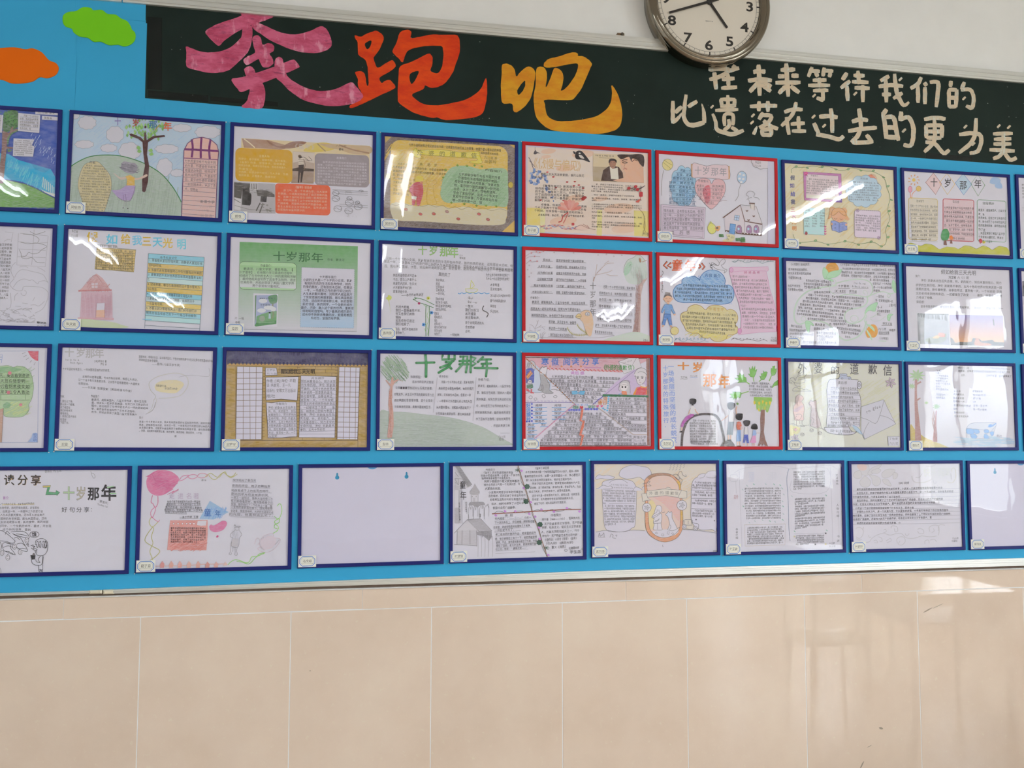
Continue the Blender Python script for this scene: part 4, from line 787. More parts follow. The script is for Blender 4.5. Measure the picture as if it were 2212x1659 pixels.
a = Art(1110, 280, .26673, 15)   # printed peach poster, flower and film still
a.f('115 140 1090 195 1095 865 105 820', 'd3c0b4'); a.f('115 145 1060 195 1070 640 110 620', 'd6c4b9', 2)
for x, y, q in ((280, 175, 60), (260, 220, 40), (500, 560, 90), (560, 200, 90), (400, 740, 110), (850, 640, 120), (900, 800, 110), (420, 310, 80), (700, 560, 60)): a.e(x, y, q, q * .35, 'd9b39e', 2, -.1)
a.f('105 632 215 636 210 832 104 825', 'd6c070', 2); a.f('675 650 715 652 712 860 670 855', 'd9c985', 2); a.f('972 655 1090 662 1090 868 975 862', 'd8c577', 2); a.f('215 640 255 640 250 836 210 834', 'dbcb98', 2)
for x, ch in zip((160, 228, 292, 358, 420, 485, 545), '《傲慢与偏见》'): a.c(x, 272 + (x - 160) * .065, 68, 92, ch, 'c8a878', .006); 
a.ls('120 225 140 260 160 320 190 345', 5, '5a4a58'); a.ls('125 250 170 300', 4, '5a4a58')
for x, y, q in ((150, 340, 26), (200, 350, 26), (150, 390, 30), (150, 430, 28), (200, 400, 26), (190, 430, 24), (250, 380, 22), (265, 420, 24), (262, 465, 16), (262, 490, 16), (290, 510, 14), (310, 545, 14), (320, 580, 10)):
    for j in range(4): a.e(x + a.rng.uniform(-q, q) * .6, y + a.rng.uniform(-q, q) * .6, q * .5, q * .35, ['6f88b8', '8fa3c8', '5670a8'][j % 3], 2, a.rng.uniform(0, 3))
a.fs('478 175 500 185 490 200', '2a2628'); a.fs('495 215 505 180 530 170 560 185 616 262 560 245 510 240', '242024'); a.e(532, 192, 9, 6, 'd8cfc8'); a.fs('525 205 550 210 570 235 540 230', 'c8c0bc'); a.fs('160 190 175 165 185 180 215 192 190 192 180 200 165 200', '5a5258'); a.l('172 142 172 165', 2, '777')
for x, y in ((270, 345), (318, 384), (492, 422), (430, 425), (485, 455), (525, 450), (560, 475), (340, 470), (548, 560), (400, 575), (475, 765), (215, 572)): a.fs([x - 10, y, x, y - 6, x + 12, y - 2, x + 2, y + 6], 'b83a38')
a.t(215, 360, 570, 375, 24, '傲慢让别人无法来爱我，偏见让我无', '4a4040', 0, .03); a.t(165, 382, 262, 388, 24, '法去爱。', '4a4040', 0, .03)
a.par(172, 452, 572, 470, 168, 572, 6, 16, S6, '3f3638', 22, .35, 0, .03); a.par(172, 605, 590, 625, 165, 655, 3, 18, S6, '3f3638', 21, .95, 0, .03, st=100); a.t(195, 692, 585, 702, 20, '人生而平等，我必须，我也可以平等的追求爱。', '3f3638', 0, .03)
[a.fs([450 + 66 * math.cos(t) * .2, 655, 450 + 78 * math.cos(t - .22), 650 + 66 * math.sin(t - .22), 450 + 100 * math.cos(t), 650 + 82 * math.sin(t), 450 + 78 * math.cos(t + .22), 650 + 66 * math.sin(t + .22)], ('d0897c', 'c9766a', 'd29688')[n % 3], 2) for n, t in enumerate((-2.9, -.25, -2.4, -.75, -1.95, -1.2, -1.57))]; a.ls('440 672 400 700 385 740 360 750', 8, 'b8403c'); a.ls('440 680 420 720 400 760', 6, 'c05a50'); a.fs('570 540 590 550 560 575 545 560', 'a82828')
for i in range(60): x = 170 + i * 6.5; a.e(x + a.rng.uniform(-8, 8), 770 + a.rng.uniform(0, 35) + abs(x - 330) * .03, 12, 3.5, ['b8787c', '8f98b8', 'c8938c', '7d88b0', 'c05a58'][i % 5], 2, a.rng.uniform(-.3, .3))
a.fs('500 800 540 770 590 775 610 800 560 815', 'd3b5a8', 2); a.ls('490 800 540 775 600 800 660 810', 2.5, '8c5a50'); a.ls('560 765 610 800 590 775', 2, '8c5a50'); a.e(478, 766, 12, 10, 'b83030')
a.f('640 195 1045 210 1052 432 642 418', 'c9b89a'); a.f('642 300 760 305 750 420 642 418', 'a8977c', 2); a.f('850 205 1045 210 1052 432 880 425', 'c9a58c', 2)
a.t(660, 210, 810, 216, 16, 'PRIDE & PREJUDICE', '5a4634', .01, 0); a.l('688 228 790 233', 2, '8a765c')
a.f('705 415 722 330 765 300 800 292 850 305 880 350 890 425', '4a342a'); a.f('775 300 800 320 840 308 848 405 785 400', 'd3ccc0'); a.fs('770 262 785 245 810 242 826 258 824 290 808 318 790 312 774 290', '9c7058'); a.ls('783 268 790 265', 3, '3a2820'); a.ls('806 266 814 268', 3, '3a2820'); a.l('790 300 808 300', 3, '5a3528'); a.fs('766 262 775 240 805 236 830 250 828 272 815 255 785 255 772 275', '2e2019')
a.fs('862 270 870 235 900 218 960 215 1010 240 1030 290 1010 320 985 330 940 355 905 350 888 320 880 295 862 285', 'd0a68c'); a.fs('840 205 940 203 1045 208 1050 300 1020 280 1000 250 960 235 950 260 930 222 880 240 858 235', '3c2a22'); a.ls('872 258 890 246 918 246', 6, '4a3226'); a.ls('878 268 895 262 918 268 898 274', 5, '4a3226', c=True); a.ls('955 262 975 246 1000 256', 5, '4a3226'); a.ls('900 280 890 305 902 312', 3, '9c6a54'); a.ls('885 322 900 318 915 322', 6, 'a8574c'); a.f('905 350 1020 320 1045 300 1052 432 850 425 800 412 900 390', 'cfa58c')
a.par(628, 442, 1035, 462, 622, 498, 4, 24, S6, '4a3f3c', 14, .55, 0, .02, st=20)
for y, q in ((528, .85), (556, 1), (574, .1), (604, 1), (622, 1), (640, .25), (668, .78), (698, 1), (716, .08), (748, 1), (768, 1), (786, .35)): a.t(628, y, 628 + 408 * q, y + 16 * q, 14, ''.join(S6[(int(y) + j) % len(S6)] for j in range(max(1, int(24 * q)))), '4a3f3c', 0, .02)
a.ls('910 490 950 480 1000 492 1060 455', 5, '4a3030'); a.ls('960 470 1000 480 1040 465', 4, '4a3030'); 
for x, y in ((930, 475), (985, 462), (1000, 485)): a.fs([x - 14, y, x, y - 12, x + 14, y - 4, x + 8, y + 12, x - 8, y + 12], 'a8262c')
rbox(a, 1014, 505, 1043, 545, 0, 8, 'b3242e'); a.l('1028 488 1028 505', 3, '5a3a30'); a.l('1028 545 1020 575', 3, 'b3242e'); a.fs('985 585 1018 565 1010 592', 'c0584a'); a.ls('1010 640 1050 690 1062 780 1050 820 1040 860', 3, '7c6440'); a.ls('1062 720 1050 790 1065 830', 2.5, '8a744c'); a.t(1045, 842, 1092, 850, 26, '谷子歆', '6a5a50')
make_frame('15', 'red framed peach printed poster with dark couple photo, top row', a, red=True, inset=(.006, .005, .004, .006))
a = Art(1110, 280, .26673, 16)   # balloons, heart and cottage
a.e(1245, 284, 43, 46, 'cfc27a', 1, o=2, oc='6d6a5c'); a.ls('1207 265 1240 290 1275 320', 2, '8f874c'); a.ls('1215 245 1250 270 1288 290', 2, '8f874c'); a.ls('1212 330 1200 400 1195 470 1198 535', 2, '55524f')
a.fo(cloudy(a, 1370, 460, 95, 150, 9, .14), '8db8dd', 2, '5d6c80', 1, False); a.hatch(1310, 400, 1430, 560, 26, -20, 80, 9, '80b0da', 25, 50)
for i in range(9): a.t(1345 - 30 * min(i, 3), 330 + i * 33, 1435 + 8 * min(i, 4), 340 + i * 33, 25, ''.join(S1[(i * 8 + j) % len(S1)] for j in range(4 + min(i, 4))), '3d5a80'); a.l([1310 - 12 * min(i, 4), 350 + i * 33, 1440 + 6 * min(i, 6), 354 + i * 33], 1.6, '5d7ba0')
a.fs('1447 278 1500 280 1560 295 1620 285 1680 288 1735 298 1740 400 1600 395 1500 388 1445 385', 'cfb9c0', 1); a.l('1447 278 1500 280 1560 295 1620 285 1680 288 1735 298 1740 400 1600 395 1500 388 1445 385', 2, '6d5f68', sm=True, c=True); a.l('1440 278 1441 385', 8, 'c28f55'); a.l('1741 295 1742 402', 8, 'c28f55')
for x, ch in zip((1490, 1556, 1625, 1693), '十岁那年'): a.c(x, 333 + (x - 1490) * .06, 62, 72, ch, '8f8a94', .002, jit=.03)
H = '1600 440 1580 405 1530 395 1485 410 1465 450 1475 510 1520 570 1570 625 1603 643 1650 600 1700 530 1713 470 1700 420 1660 400 1620 408'; a.fs(H, 'cfa5ab', 1); a.l(H, 2.5, '6c5960', sm=True, c=True); a.fs('1540 470 1585 455 1590 560 1560 600 1530 520', 'c65a68', 1)
a.t(1490, 415, 1575, 420, 22, '作者情况', '5a5058')
for i, (x0, x1) in enumerate(((1478, 1560), (1485, 1560), (1480, 1570), (1500, 1585))): a.t(x0, 455 + i * 32, x1, 458 + i * 32, 24, S2[i * 5:i * 5 + 4], '5a4a52'); a.l([x0 - 5, 472 + i * 32, x1 + 140, 478 + i * 32], 1.6, '9a7c86'); a.t(1605, 458 + i * 32, 1700 - i * 8, 462 + i * 32, 24, S2[30 + i * 5:34 + i * 5], '5a4a52')
a.t(1540, 590, 1620, 594, 24, '英勇的战士', '5a4a52'); a.l('1520 575 1680 582', 1.6, '9a7c86'); a.l('1560 607 1650 610', 1.6, '9a7c86')
a.f('1192 607 1552 632 1540 885 1190 860', 'bfb0c2', 1); a.l('1192 607 1552 632 1540 885 1190 860', 2.5, '6a6070', c=True); a.l('1207 625 1538 646 1528 872 1204 846', 2, '6a6070', c=True)
for i in range(5): a.t(1212, 658 + i * 34, 1530, 668 + i * 34, 29, ''.join(S1[(30 + i * 15 + j) % len(S1)] for j in range(15)), '4d4556'); a.l([1207, 676 + i * 34, 1535, 688 + i * 34], 1.6, '857b8e')
for x, ch in zip((1282, 1355, 1408), '读后感'): a.c(x, 836, 32, 36, ch, '4a4450', jit=.05)
a.e(1846, 388, 39, 50, '9fb8d6', 1, o=2, oc='6d7078'); 
for x, y in ((1830, 360), (1860, 370), (1826, 398), (1856, 402), (1840, 425)): a.fs(cloudy(a, x, y, 10, 8, 4), 'cfcdd4')
a.ls('1838 440 1820 490 1815 540 1790 580', 2, '6d6a6c'); c = cloudy(a, 2010, 260, 80, 55, 9); a.f(c, 'c9c3cc'); a.l(c, 2, '6d6a72', c=True); a.f('2055 200 2110 200 2110 945 2055 940', 'b9b8cc'); a.t(1952, 265, 2000, 270, 22, '徐菡悦', '5a565c'); a.t(1945, 292, 2000, 298, 18, '六(1)班', '6a666c')
a.f('1705 710 1835 620 1960 620 2010 765 2005 855 1865 840 1710 825', 'c5bfc8'); a.f('1708 712 1832 625 1868 745 1862 840 1712 822', 'c6bcc4', 1); a.l('1692 715 1833 612 1868 742 2010 768', 9, '66463e'); a.l('1835 610 1960 622 2010 765', 2.2, '55504f'); a.l('2010 770 2005 858', 2, '55504f'); a.l('1710 820 1865 845 2005 855', 14, '5a3f38')
for i in range(12): a.e(1722 + i * 24, 826 + i * 2.4, 5, 3, 'c9c3c8')
a.l('1868 745 1865 838', 2, '55504f'); a.f('1905 595 1950 598 1945 655 1915 640', 'c9c0c0'); a.l('1905 598 1950 600', 10, '66463e'); a.l('1915 605 1918 640', 2, '665'); a.l('1948 605 1945 655', 2, '66463e')
for x, y in ((1885, 660), (1940, 703), (1898, 735)): a.fs([x, y + 6, x - 10, y - 4, x - 4, y - 7, x, y - 2, x + 6, y - 7, x + 12, y - 2], '66463e')
a.f('1750 762 1795 768 1785 848 1742 840', '3f7cb8', 1); a.f('1752 765 1792 770 1786 845 1744 838', '4f8fca', 1); a.l('1750 762 1795 768 1785 848 1742 840', 3, '2c5c92', c=True); a.f('1788 692 1825 698 1820 740 1782 732', 'a9b9d8'); a.l('1788 692 1825 698 1820 740 1782 732', 3, '4a4e66', c=True); a.l('1806 695 1801 737', 3, '4a4e66'); a.l('1785 712 1822 718', 3, '4a4e66')
for x in (1823, 1902, 1962): a.fs([x - 20, 832, x - 18, 790, x, 775, x + 18, 792, x + 20, 838], '9c6f9c', 1); a.ls([x - 20, 832, x - 18, 790, x, 775, x + 18, 792, x + 20, 838], 3, '5a4a5c'); a.l([x, 780, x, 835], 2, '5a4a5c'); a.e(x - 5, 805, 9, 11, '9fc0d8')
a.fs('1568 790 1590 745 1610 765 1632 790 1630 830 1600 845 1575 825', 'c9c85c', 1); a.l('1568 790 1590 760 1615 765 1632 790 1630 830 1600 845 1575 825', 2, '8f8c40', sm=True, c=True); a.fs('1630 790 1665 780 1668 805 1650 825 1630 810', 'cf9450', 1); a.e(1645, 798, 10, 9, '6a5a48'); a.l('1592 760 1592 745', 3, '55504f')
for x, y in ((1675, 858), (1810, 890), (1850, 885), (1850, 900)):
    for j in range(4): a.l([x - 12 + j * 9, y - 12, x - 10 + j * 10, y + 14], 7, '3f7c3c')
a.fs('1720 850 1785 860 1770 905 1700 908 1690 895 1730 880', 'c9c290', 1)
for x, y in ((1740, 865), (1765, 875), (1730, 890)): a.e(x, y, 8, 5, None, o=1.6, oc='77725c')
a.ls('1885 570 1900 545 1880 530 1895 505 1925 500 1950 520 1940 545 1975 555 1985 572', 2, '77747a'); a.ls('1908 590 1900 560 1925 550', 2, '77747a')
make_frame('16', 'red framed white poster with pink heart, blue cloud and cottage, top row', a, red=True)
a = Art(1670, 330, .24503, 17)   # cream poster with vine border
a.r(95, 85, 1100, 880, 'd0c6a4', 1); a.hatch(150, 150, 1050, 820, 60, -60, 130, 18, 'cdbd8c', 120, 300)
V1 = '165 180 160 150 190 128 230 130 290 128 350 118 420 130 480 122 540 140 590 158 650 150 700 135 760 150 820 162 870 165 920 185 960 210 990 250 1000 300 1018 350 1030 410 1015 460 1010 520 1028 580 1005 640 990 690 1000 750 985 810 940 818 900 795 850 790 800 800 740 805 690 790 620 785 540 800 470 805 420 790 360 780 280 790 220 790 190 760 175 720'; a.ls(V1, 3.2, '5f8050')
P = pts(V1)
for i in range(2, len(P) - 2, 2): x, y = P[i]; d = 1 if i % 4 else -1; a.fs([x, y, x + 9, y - 13 * d, x + 24, y - 10 * d, x + 14, y + 3], '7ea667', 1); a.ls([x, y, x + 9, y - 13 * d, x + 24, y - 10 * d, x + 14, y + 3], 1.8, '4c7040', c=True)
for y, x, ch, c in zip((222, 292, 365, 435, 503, 555, 612, 668), (170, 166, 174, 174, 172, 180, 182, 186), '假如给我三天光明', ('2f3f6e', '4a4590', '4a50a8', '2f3f80', 'b0485a', 'b04a8c', 'c9893a', 'd0863a')): a.c(x, y, 42, 44, ch, c, .012, jit=.04)
a.f('265 168 598 188 605 440 275 418', 'b86fa8', 1); a.l('265 168 598 188 605 440 275 418', 3, '7c3f78', c=True); a.f('290 188 572 205 578 420 288 400', 'd2c3c8'); a.l('290 188 572 205 578 420 288 400', 2.5, '7c3f78', c=True); a.f('540 412 580 412 580 360 605 365 607 438 542 434', '6a4a98', 1); a.f('290 370 575 385 578 418 290 398', 'd8cdc4')
for q in range(5): a.e(287 + 11 * math.cos(q * 1.26), 185 + 11 * math.sin(q * 1.26), 8, 8, 'c8508c')
a.ls('275 205 290 195 305 210', 4, '7a3a60'); a.t(330, 203, 395, 206, 18, '作者简介', '5a4a50'); a.par(295, 232, 572, 250, 290, 352, 7, 18, S5, '4a4048', 17, .95, ind=1)
C = cloudy(a, 797, 340, 142, 128, 11, .12); a.fs('835 205 865 195 895 215 905 245 870 250', 'cf7a55', 1)
for i in range(9): t = -1.9 + i * .26; a.l([868 + 36 * math.cos(t), 232 + 36 * math.sin(t), 868 + 46 * math.cos(t), 232 + 46 * math.sin(t)], 3, 'b8604a')
a.f(C, 'a9c2de', 1); a.l(C, 2.5, '7290b4', c=True); a.t(765, 226, 835, 232, 18, '读后感', '4d5c70')
for i in range(8): a.t(700 - 35 * min(i, 1) - 10 * (i in (3, 4)), 258 + i * 22, 930, 272 + i * 21.5, 16, ''.join(S5[(i * 17 + j) % len(S5)] for j in range(16)), '46566c')
a.f('268 486 452 494 450 728 270 715', 'a9cfd4', 1); a.l('268 486 452 494 450 728 270 715', 2.5, '5a8a96', c=True); a.t(275, 505, 325, 508, 22, '词语', '3f5a66')
for c_, x in enumerate((275, 342, 410)):
    for r_i in range(6): a.t(x, 532 + r_i * 23, x + 44, 535 + r_i * 23, 17, S5[(c_ * 9 + r_i * 3) % 80:][:4], '3a4a54')
for y in (652, 673, 695, 716): a.fs([457, y + 9, 447, y - 2, 452, y - 7, 457, y - 2, 463, y - 7, 468, y - 1], 'c05a8c')
a.e(290, 712, 12, 14, '8c2a34'); a.ls('280 700 290 695 300 702', 4, '4a6a3a')
a.fs('485 570 478 585 500 580 510 560 498 520 520 500 500 485 495 520', 'c9945c', 1); a.fs('495 500 520 478 545 490 540 520 515 560 490 585 505 540', 'cf9a60', 1); a.fs('605 495 630 485 650 510 648 550 670 590 640 595 620 560', 'cf9a60', 1); a.e(576, 555, 62, 58, 'd0a080', 0); a.fs('515 555 520 510 550 490 600 492 632 520 640 560 600 540 575 520 545 545', 'cf9a60', 1); a.l('515 555 520 510 550 490 600 492 632 520 640 560 600 540 575 520 545 545', 2, '8a5a38', sm=True, c=True)
a.ls('535 578 548 586 562 580', 3, '7a4a38'); a.ls('585 582 598 590 610 584', 3, '7a4a38'); a.e(572, 598, 8, 4, 'c88a84'); a.f('510 600 545 600 580 618 620 612 648 618 650 680 615 690 580 705 545 690 518 685', '7488c4', 1); a.l('510 600 545 600 580 618 620 612 648 618 650 680 615 690 580 705 545 690 518 685', 2.5, '3f4a86', c=True); a.l('580 618 580 705', 3, '3f4a86'); a.tv(545, 630, 665, 18, '古天', '3f4a86'); a.tv(612, 630, 675, 18, '三二一', '3f4a86'); a.e(515, 630, 10, 11, 'd0a080'); a.e(642, 635, 10, 11, 'd0a080')
rbox(a, 715, 503, 945, 745, .05, 22, 'cfc0d0', 1, 2.2, '8c7c92')
for i in range(12): a.e(730 + i * 18, 506 + i * .9, 3, 2, '8c7c92'); a.e(722 + i * 18, 745 + i * .9, 3, 2, '8c7c92')
for q in range(5): a.e(742 + 9 * math.cos(q * 1.26), 510 + 9 * math.sin(q * 1.26), 6, 6, None, o=2, oc='8c6a92'); a.e(930 + 9 * math.cos(q * 1.26), 752 + 9 * math.sin(q * 1.26), 6, 6, None, o=2, oc='8c6a92')
a.par(722, 552, 940, 565, 722, 680, 7, 14, S5, '50485a', 18, .9, ind=0, st=40)
make_frame('17', 'blue framed cream poster with green vine border and reading girl, top row', a)
a = Art(1670, 330, .24503, 18)   # four diamonds
for i, (x, c, f) in enumerate(((1415, '8c4a50', 'd0b8bc'), (1535, 'c9a53a', None), (1678, '4a7ab8', 'a9c0dc'), (1805, '5c8c5c', None))):
    w, t, bt = (70, 178 + i * 6, 368) if i < 1 else ((68, 182, 368) if i == 1 else (72, 184, 372) if i == 2 else (62, 190, 382)); P = [x - 2, t, x + w, (t + bt) / 2, x + (18 if i == 0 else 2), bt, x - w, (t + bt) / 2 - 12]
    if f: a.f(P, f, 1)
    a.l(P, 4.5, c, c=True)
for x, y, ch in ((1418, 262, '十'), (1540, 268, '岁'), (1675, 286, '那'), (1805, 275, '年')): a.c(x, y, 66, 84, ch, '26242a', .008, jit=.02)
for i in range(9): t = i * .7; a.f([1240 + 28 * math.cos(t - .16), 240 + 26 * math.sin(t - .16), 1240 + 50 * math.cos(t - .1), 240 + 48 * math.sin(t - .1), 1240 + 50 * math.cos(t + .16), 240 + 48 * math.sin(t + .16)], 'c98a4a', 1)
a.e(1240, 240, 15, 15, 'd0b040', 1); a.e(1208, 322, 17, 28, 'd08fa5', 1, o=2.5, oc='b05a78'); a.e(1282, 317, 22, 23, 'c9a838', 1, o=2.5, oc='a5802c'); a.ls('1208 350 1215 400 1225 435', 5, 'd58a68'); a.ls('1260 330 1225 370 1225 440', 5, 'd58a68')
a.fs('1910 265 1920 230 1950 212 1985 222 2005 240 2000 258 1980 275 1940 278', '94b0da', 2); a.fs('1955 285 1975 265 2005 262 2020 310 1985 315 1960 305', '94b0da', 2)
rbox(a, 1195, 397, 1448, 760, .05, 16, None, 0, 5, 'c9b04a'); a.f('1200 402 1446 415 1455 765 1225 755', 'cbc3b4', 1); a.f('1500 408 1765 418 1772 782 1505 775', 'cdb4ba', 1); rbox(a, 1497, 406, 1768, 772, .045, 16, None, 0, 5.5, 'b83a44'); rbox(a, 1798, 414, 2052, 775, .055, 18, None, 0, 5, '7ea488')
a.t(1262, 425, 1330, 428, 26, '故事情节', '6d6a60'); a.t(1580, 432, 1640, 436, 26, '读后感', '6d5a60'); a.t(1845, 445, 1948, 450, 28, '好段摘抄', '5d6a64')
for i in range(9): a.t(1205 + i * 2, 468 + i * 37, 1450 - 60 * (i == 8), 478 + i * 36, 24, ''.join(S1[(i * 15 + j) % len(S1)] for j in range(15)), '5d5a50'); a.l([1200, 485 + i * 37, 1450, 497 + i * 36], 1.5, 'aaa490')
for i in range(8): a.t(1505 + (i > 4) * 45, 485 + i * 38, 1768 - (i == 7) * 80, 494 + i * 38, 25, ''.join(S3[(i * 15 + j) % len(S3)] for j in range(14)), '5d4d54'); a.l([1505, 504 + i * 38, 1768, 513 + i * 38], 1.5, 'b5949c')
for i, q in enumerate((1, .22, 1, 1, 1, .25, .95, .9, .5)): a.t(1808, 505 + i * 34, 1808 + 245 * q, 514 + i * 34, 25, ''.join(S2[(i * 15 + j) % len(S2)] for j in range(max(2, int(14 * q)))), '55605c')
H = '1175 890 1170 810 1210 796 1260 810 1300 822 1340 806 1400 812 1450 845 1470 850 1530 828 1600 835 1630 850 1690 820 1750 830 1790 848 1850 822 1900 838 1930 858 1990 825 2060 838 2090 880 2095 900'; a.f(H + ' 2095 900 1180 880', 'b5b43c', 2); a.ls('1175 812 1210 796 1260 810 1300 822 1340 806 1400 812 1450 845', 2, '8f8e34'); a.ls('1640 850 1690 820 1750 830 1790 848 1850 822 1900 838 1930 858 1990 825 2060 838', 2, '8f8e34')
a.fs('1480 720 1495 680 1530 672 1548 700 1550 740 1530 775 1490 770 1478 745', '3f8f50', 2); a.f('1508 770 1524 772 1530 815 1502 812', '7a5248'); a.fs('1552 745 1568 728 1585 750 1580 768 1560 768', 'd07a38', 2); a.f('1562 768 1574 768 1580 802 1557 800', '7a4a40'); a.fs('1812 770 1828 758 1842 775 1838 795 1820 792', 'c03a4a'); a.fs('1842 785 1865 780 1868 795 1850 800', 'd0c040'); a.l('1820 795 1828 802', 4, 'b03a40'); a.e(1856, 790, 5, 4, '6a8a3a')
make_frame('18', 'blue framed poster with four diamonds over three text boxes, top row', a)
a = Art(2080, 300, .19298, 19); a.par(655, 480, 1000, 500, 662, 650, 6, 12, S1, h=24, ind=1)
for y in (560, 660, 770, 805): a.l([660, y, 1000, y + 10], 1.5, 'a5a2b0')
make_frame('19', 'sliver of a blue framed sheet at the right edge, top row', a)
# --- row 2
a = Art(0, 470, .15075, 21)
for P in ('75 205 188 215 160 350', '265 225 240 680 650 705 690 260', '285 225 680 260', '260 345 480 372 680 358', '262 450 655 470', '245 560 655 575', '490 170 455 680', '60 340 110 312 150 315'): a.l(P, 2.2, LG)
for P in ('275 460 300 510 310 570 380 590 460 575 530 640 640 648', '290 350 400 375 530 365 670 410 600 460 550 505 470 520 410 500 370 550 300 550', '330 235 420 245 500 262 560 310 540 360', '430 200 500 235 560 230 650 200'): a.ls(P, 2.4, GR)
for P in ('225 640 170 700 160 780 200 870 180 900 140 960 190 1020', '210 860 240 800 300 750 370 750 450 770 540 790 620 820 660 880 690 940', '190 1000 250 920 340 880 420 900 470 895 540 950 560 920 640 905 690 930', '180 1020 260 1050 320 1040 340 990 440 985 520 990 620 1010 690 1080 670 1200 610 1310 500 1370', '300 1080 320 1110 360 1115 380 1070 350 1040', '210 1190 215 1120 260 1080', '150 1080 160 1200 150 1280 100 1320', '320 1225 400 1235', '470 1195 500 1140', '220 1270 300 1275', '440 1255 500 1250 560 1265 640 1200', '280 710 350 700 400 715', '540 715 600 740 650 775'): a.ls(P, 2.2, LG)
scribble(a, 0, 1300, 500, 1500, 26, LG, 2.4, 5)
for i in range(16): a.t(-420, 375 + i * 51, 178 - i * 4, 392 + i * 51, 38, ''.join(S2[(i * 16 + j) % len(S2)] for j in range(16)), INKC)
a.t(530, 1505, 665, 1512, 30, '黎诗涵', '35323a', .02); a.t(530, 1548, 665, 1552, 24, '六(1)班', GR)
make_frame('21', 'blue framed pencil sketch with text column, cut by the left edge, second row', a, inset=(0, .007, 0, .004))
a = Art(0, 470, .22152, 22)   # pink house, yellow and blue lined box
for x, y, ch, c in zip((900, 1090, 1225, 1335, 1430, 1535, 1635, 1770), (190, 215, 210, 222, 230, 238, 248, 262), '假如给我三天光明', ('c9a83a', '5fb8dc', 'c9a83a', '6fb6d6', 'c9a83a', '5fb8dc', 'cbb04c', '6fc0e0')): a.c(x, y, 118 if ch in '假如' else 98, 105, ch, c, .018, jit=.04)
a.t(700, 128, 760, 140, 34, '朱文迪', GR); a.t(692, 178, 762, 176, 34, '六(1)班', GR)
a.f('945 290 1325 315 1305 532 925 500', 'c9b06a', 1); a.l('945 262 1140 275 1143 298 1325 312 1305 532 925 500', 2.4, '5a5548', c=True); a.l('942 296 1325 318', 2.2, '5a5548'); a.t(948, 275, 1142, 288, 26, '作者简介：海伦·凯勒', '4a463a')
for i in range(8): a.t(942 - i * 2, 316 + i * 25, 1300, 334 + i * 25, 24, ''.join(S5[(i * 16 + j) % len(S5)] for j in range(17)), '453c28', .004); a.l([940 - i * 2, 330 + i * 25, 1318 - i * 2, 350 + i * 25], 1.8, '6a5c3a')
a.f('940 545 1000 590 1045 650 1080 715 770 715 850 640', 'c9a2a4', 1); a.hatch(850, 640, 1030, 700, 40, -50, 40, 8, 'c08f92', 40, 40); a.l('765 715 1090 708', 15, 'bf6f70', 1); a.f('795 725 1095 720 1100 990 780 990', 'c4a3b0', 1); a.hatch(810, 860, 1080, 860, 6, 190, 40, 9, 'bd95a5', 20, 30); a.l('760 985 1110 990', 20, 'c69aa5', 1)
a.f('890 640 960 632 955 690 895 690', 'c9bcc4'); 
for P in ('890 640 960 632 955 690 895 690', ): a.l(P, 7, 'c29a9c', c=True)
a.l('925 636 924 690', 7, 'c29a9c'); a.l('892 665 958 662', 7, 'c29a9c'); a.ls('850 640 870 620 930 560 1000 640', 5, 'b98488'); a.f('945 835 1025 832 1020 900 940 905', 'c9c4d2'); a.f('940 905 1020 900 1022 975 935 975', 'd0a58c', 1); a.l('945 835 1025 832 1022 975 935 975', 2.5, 'a8707c', c=True)
a.fs('690 1020 800 990 950 1000 1100 1020 1180 1045 1230 1075 690 1090', 'b9c4a0', 1)
cols = ['7fbfe0', '9cc9e4', 'cdb25c', 'cdb25c', '9cc9e4', 'b8d2e4', 'cdb45c', 'cdb04c', '7fc0e4', 'b5cbd0', 'd0b85c', 'cfc08a', '8cc4e0', 'a8cfe4']
for i, c in enumerate(cols): y = 352 + i * 46.5; a.f([1450 - i * 2.6, y, 1992 - i * 3, y + 36, 1990 - i * 3, y + 82, 1448 - i * 2.6, y + 47], c, 1)
for i in range(16): y = 352 + i * 46.5; a.l([1450 - i * 2.6, y, 1992 - i * 3, y + 36], 2.2, '4f6478')
a.l('1450 352 1412 1080', 2.2, '4f6478'); a.l('1992 388 1948 1105', 2.2, '4f6478'); a.l('1390 992 1480 996', 6, '4fa8d0')
a.t(1560, 388, 1730, 398, 27, '本书名言记忆', '35404a')
for i, (q, s_) in enumerate(((1, '1.黑暗使人更加珍惜光明，寂静使人更加珍惜'), (.27, '惜声音的价值。'), (1, '2.当我们走在黑暗里时心中仍然要有对光明的'), (1, '3.最重要的不是对世界的态度而是要重新认知'), (.05, '它。'), (.98, '4.记得勇敢，哪怕在最黑暗的日子里也要努力'), (.22, '信心你知。'), (.85, '4.黑夜给了我黑色的眼睛我却用它寻找光明'), (.9, '只要朝着阳光便不会看见阴影，这样的日子'), (.35, '一切皆有可能。'), (.95, '5.不要忘记上帝给你关上一扇门时也会打开'), (.95, '明亮的信念在自己的下一个路口等待着你'))): a.t(1455 - i * 2.6, 416 + i * 46.5, 1455 + 520 * q - i * 3, 418 + 34 * q + i * 46.5, 30, s_, '3a4048')
make_frame('22', 'blue framed poster of a pink house beside a blue and yellow lined box, second row', a)
a = Art(470, 500, .15823, 23)   # green printed poster
for i in range(30):   # printed fade from green to white
    t = i / 30; t2 = (i + 1) / 30; c = '%02x%02x%02x' % tuple(int(p + (q - p) * t ** .9) for p, q in zip((105, 158, 104), (196, 194, 206))); a.f([302 - 22 * t, 142 + 1180 * t, 1915 - 12 * t, 203 + 1160 * t, 1915 - 12 * t2, 203 + 1160 * t2 + 1, 302 - 22 * t2, 142 + 1180 * t2 + 1], c)
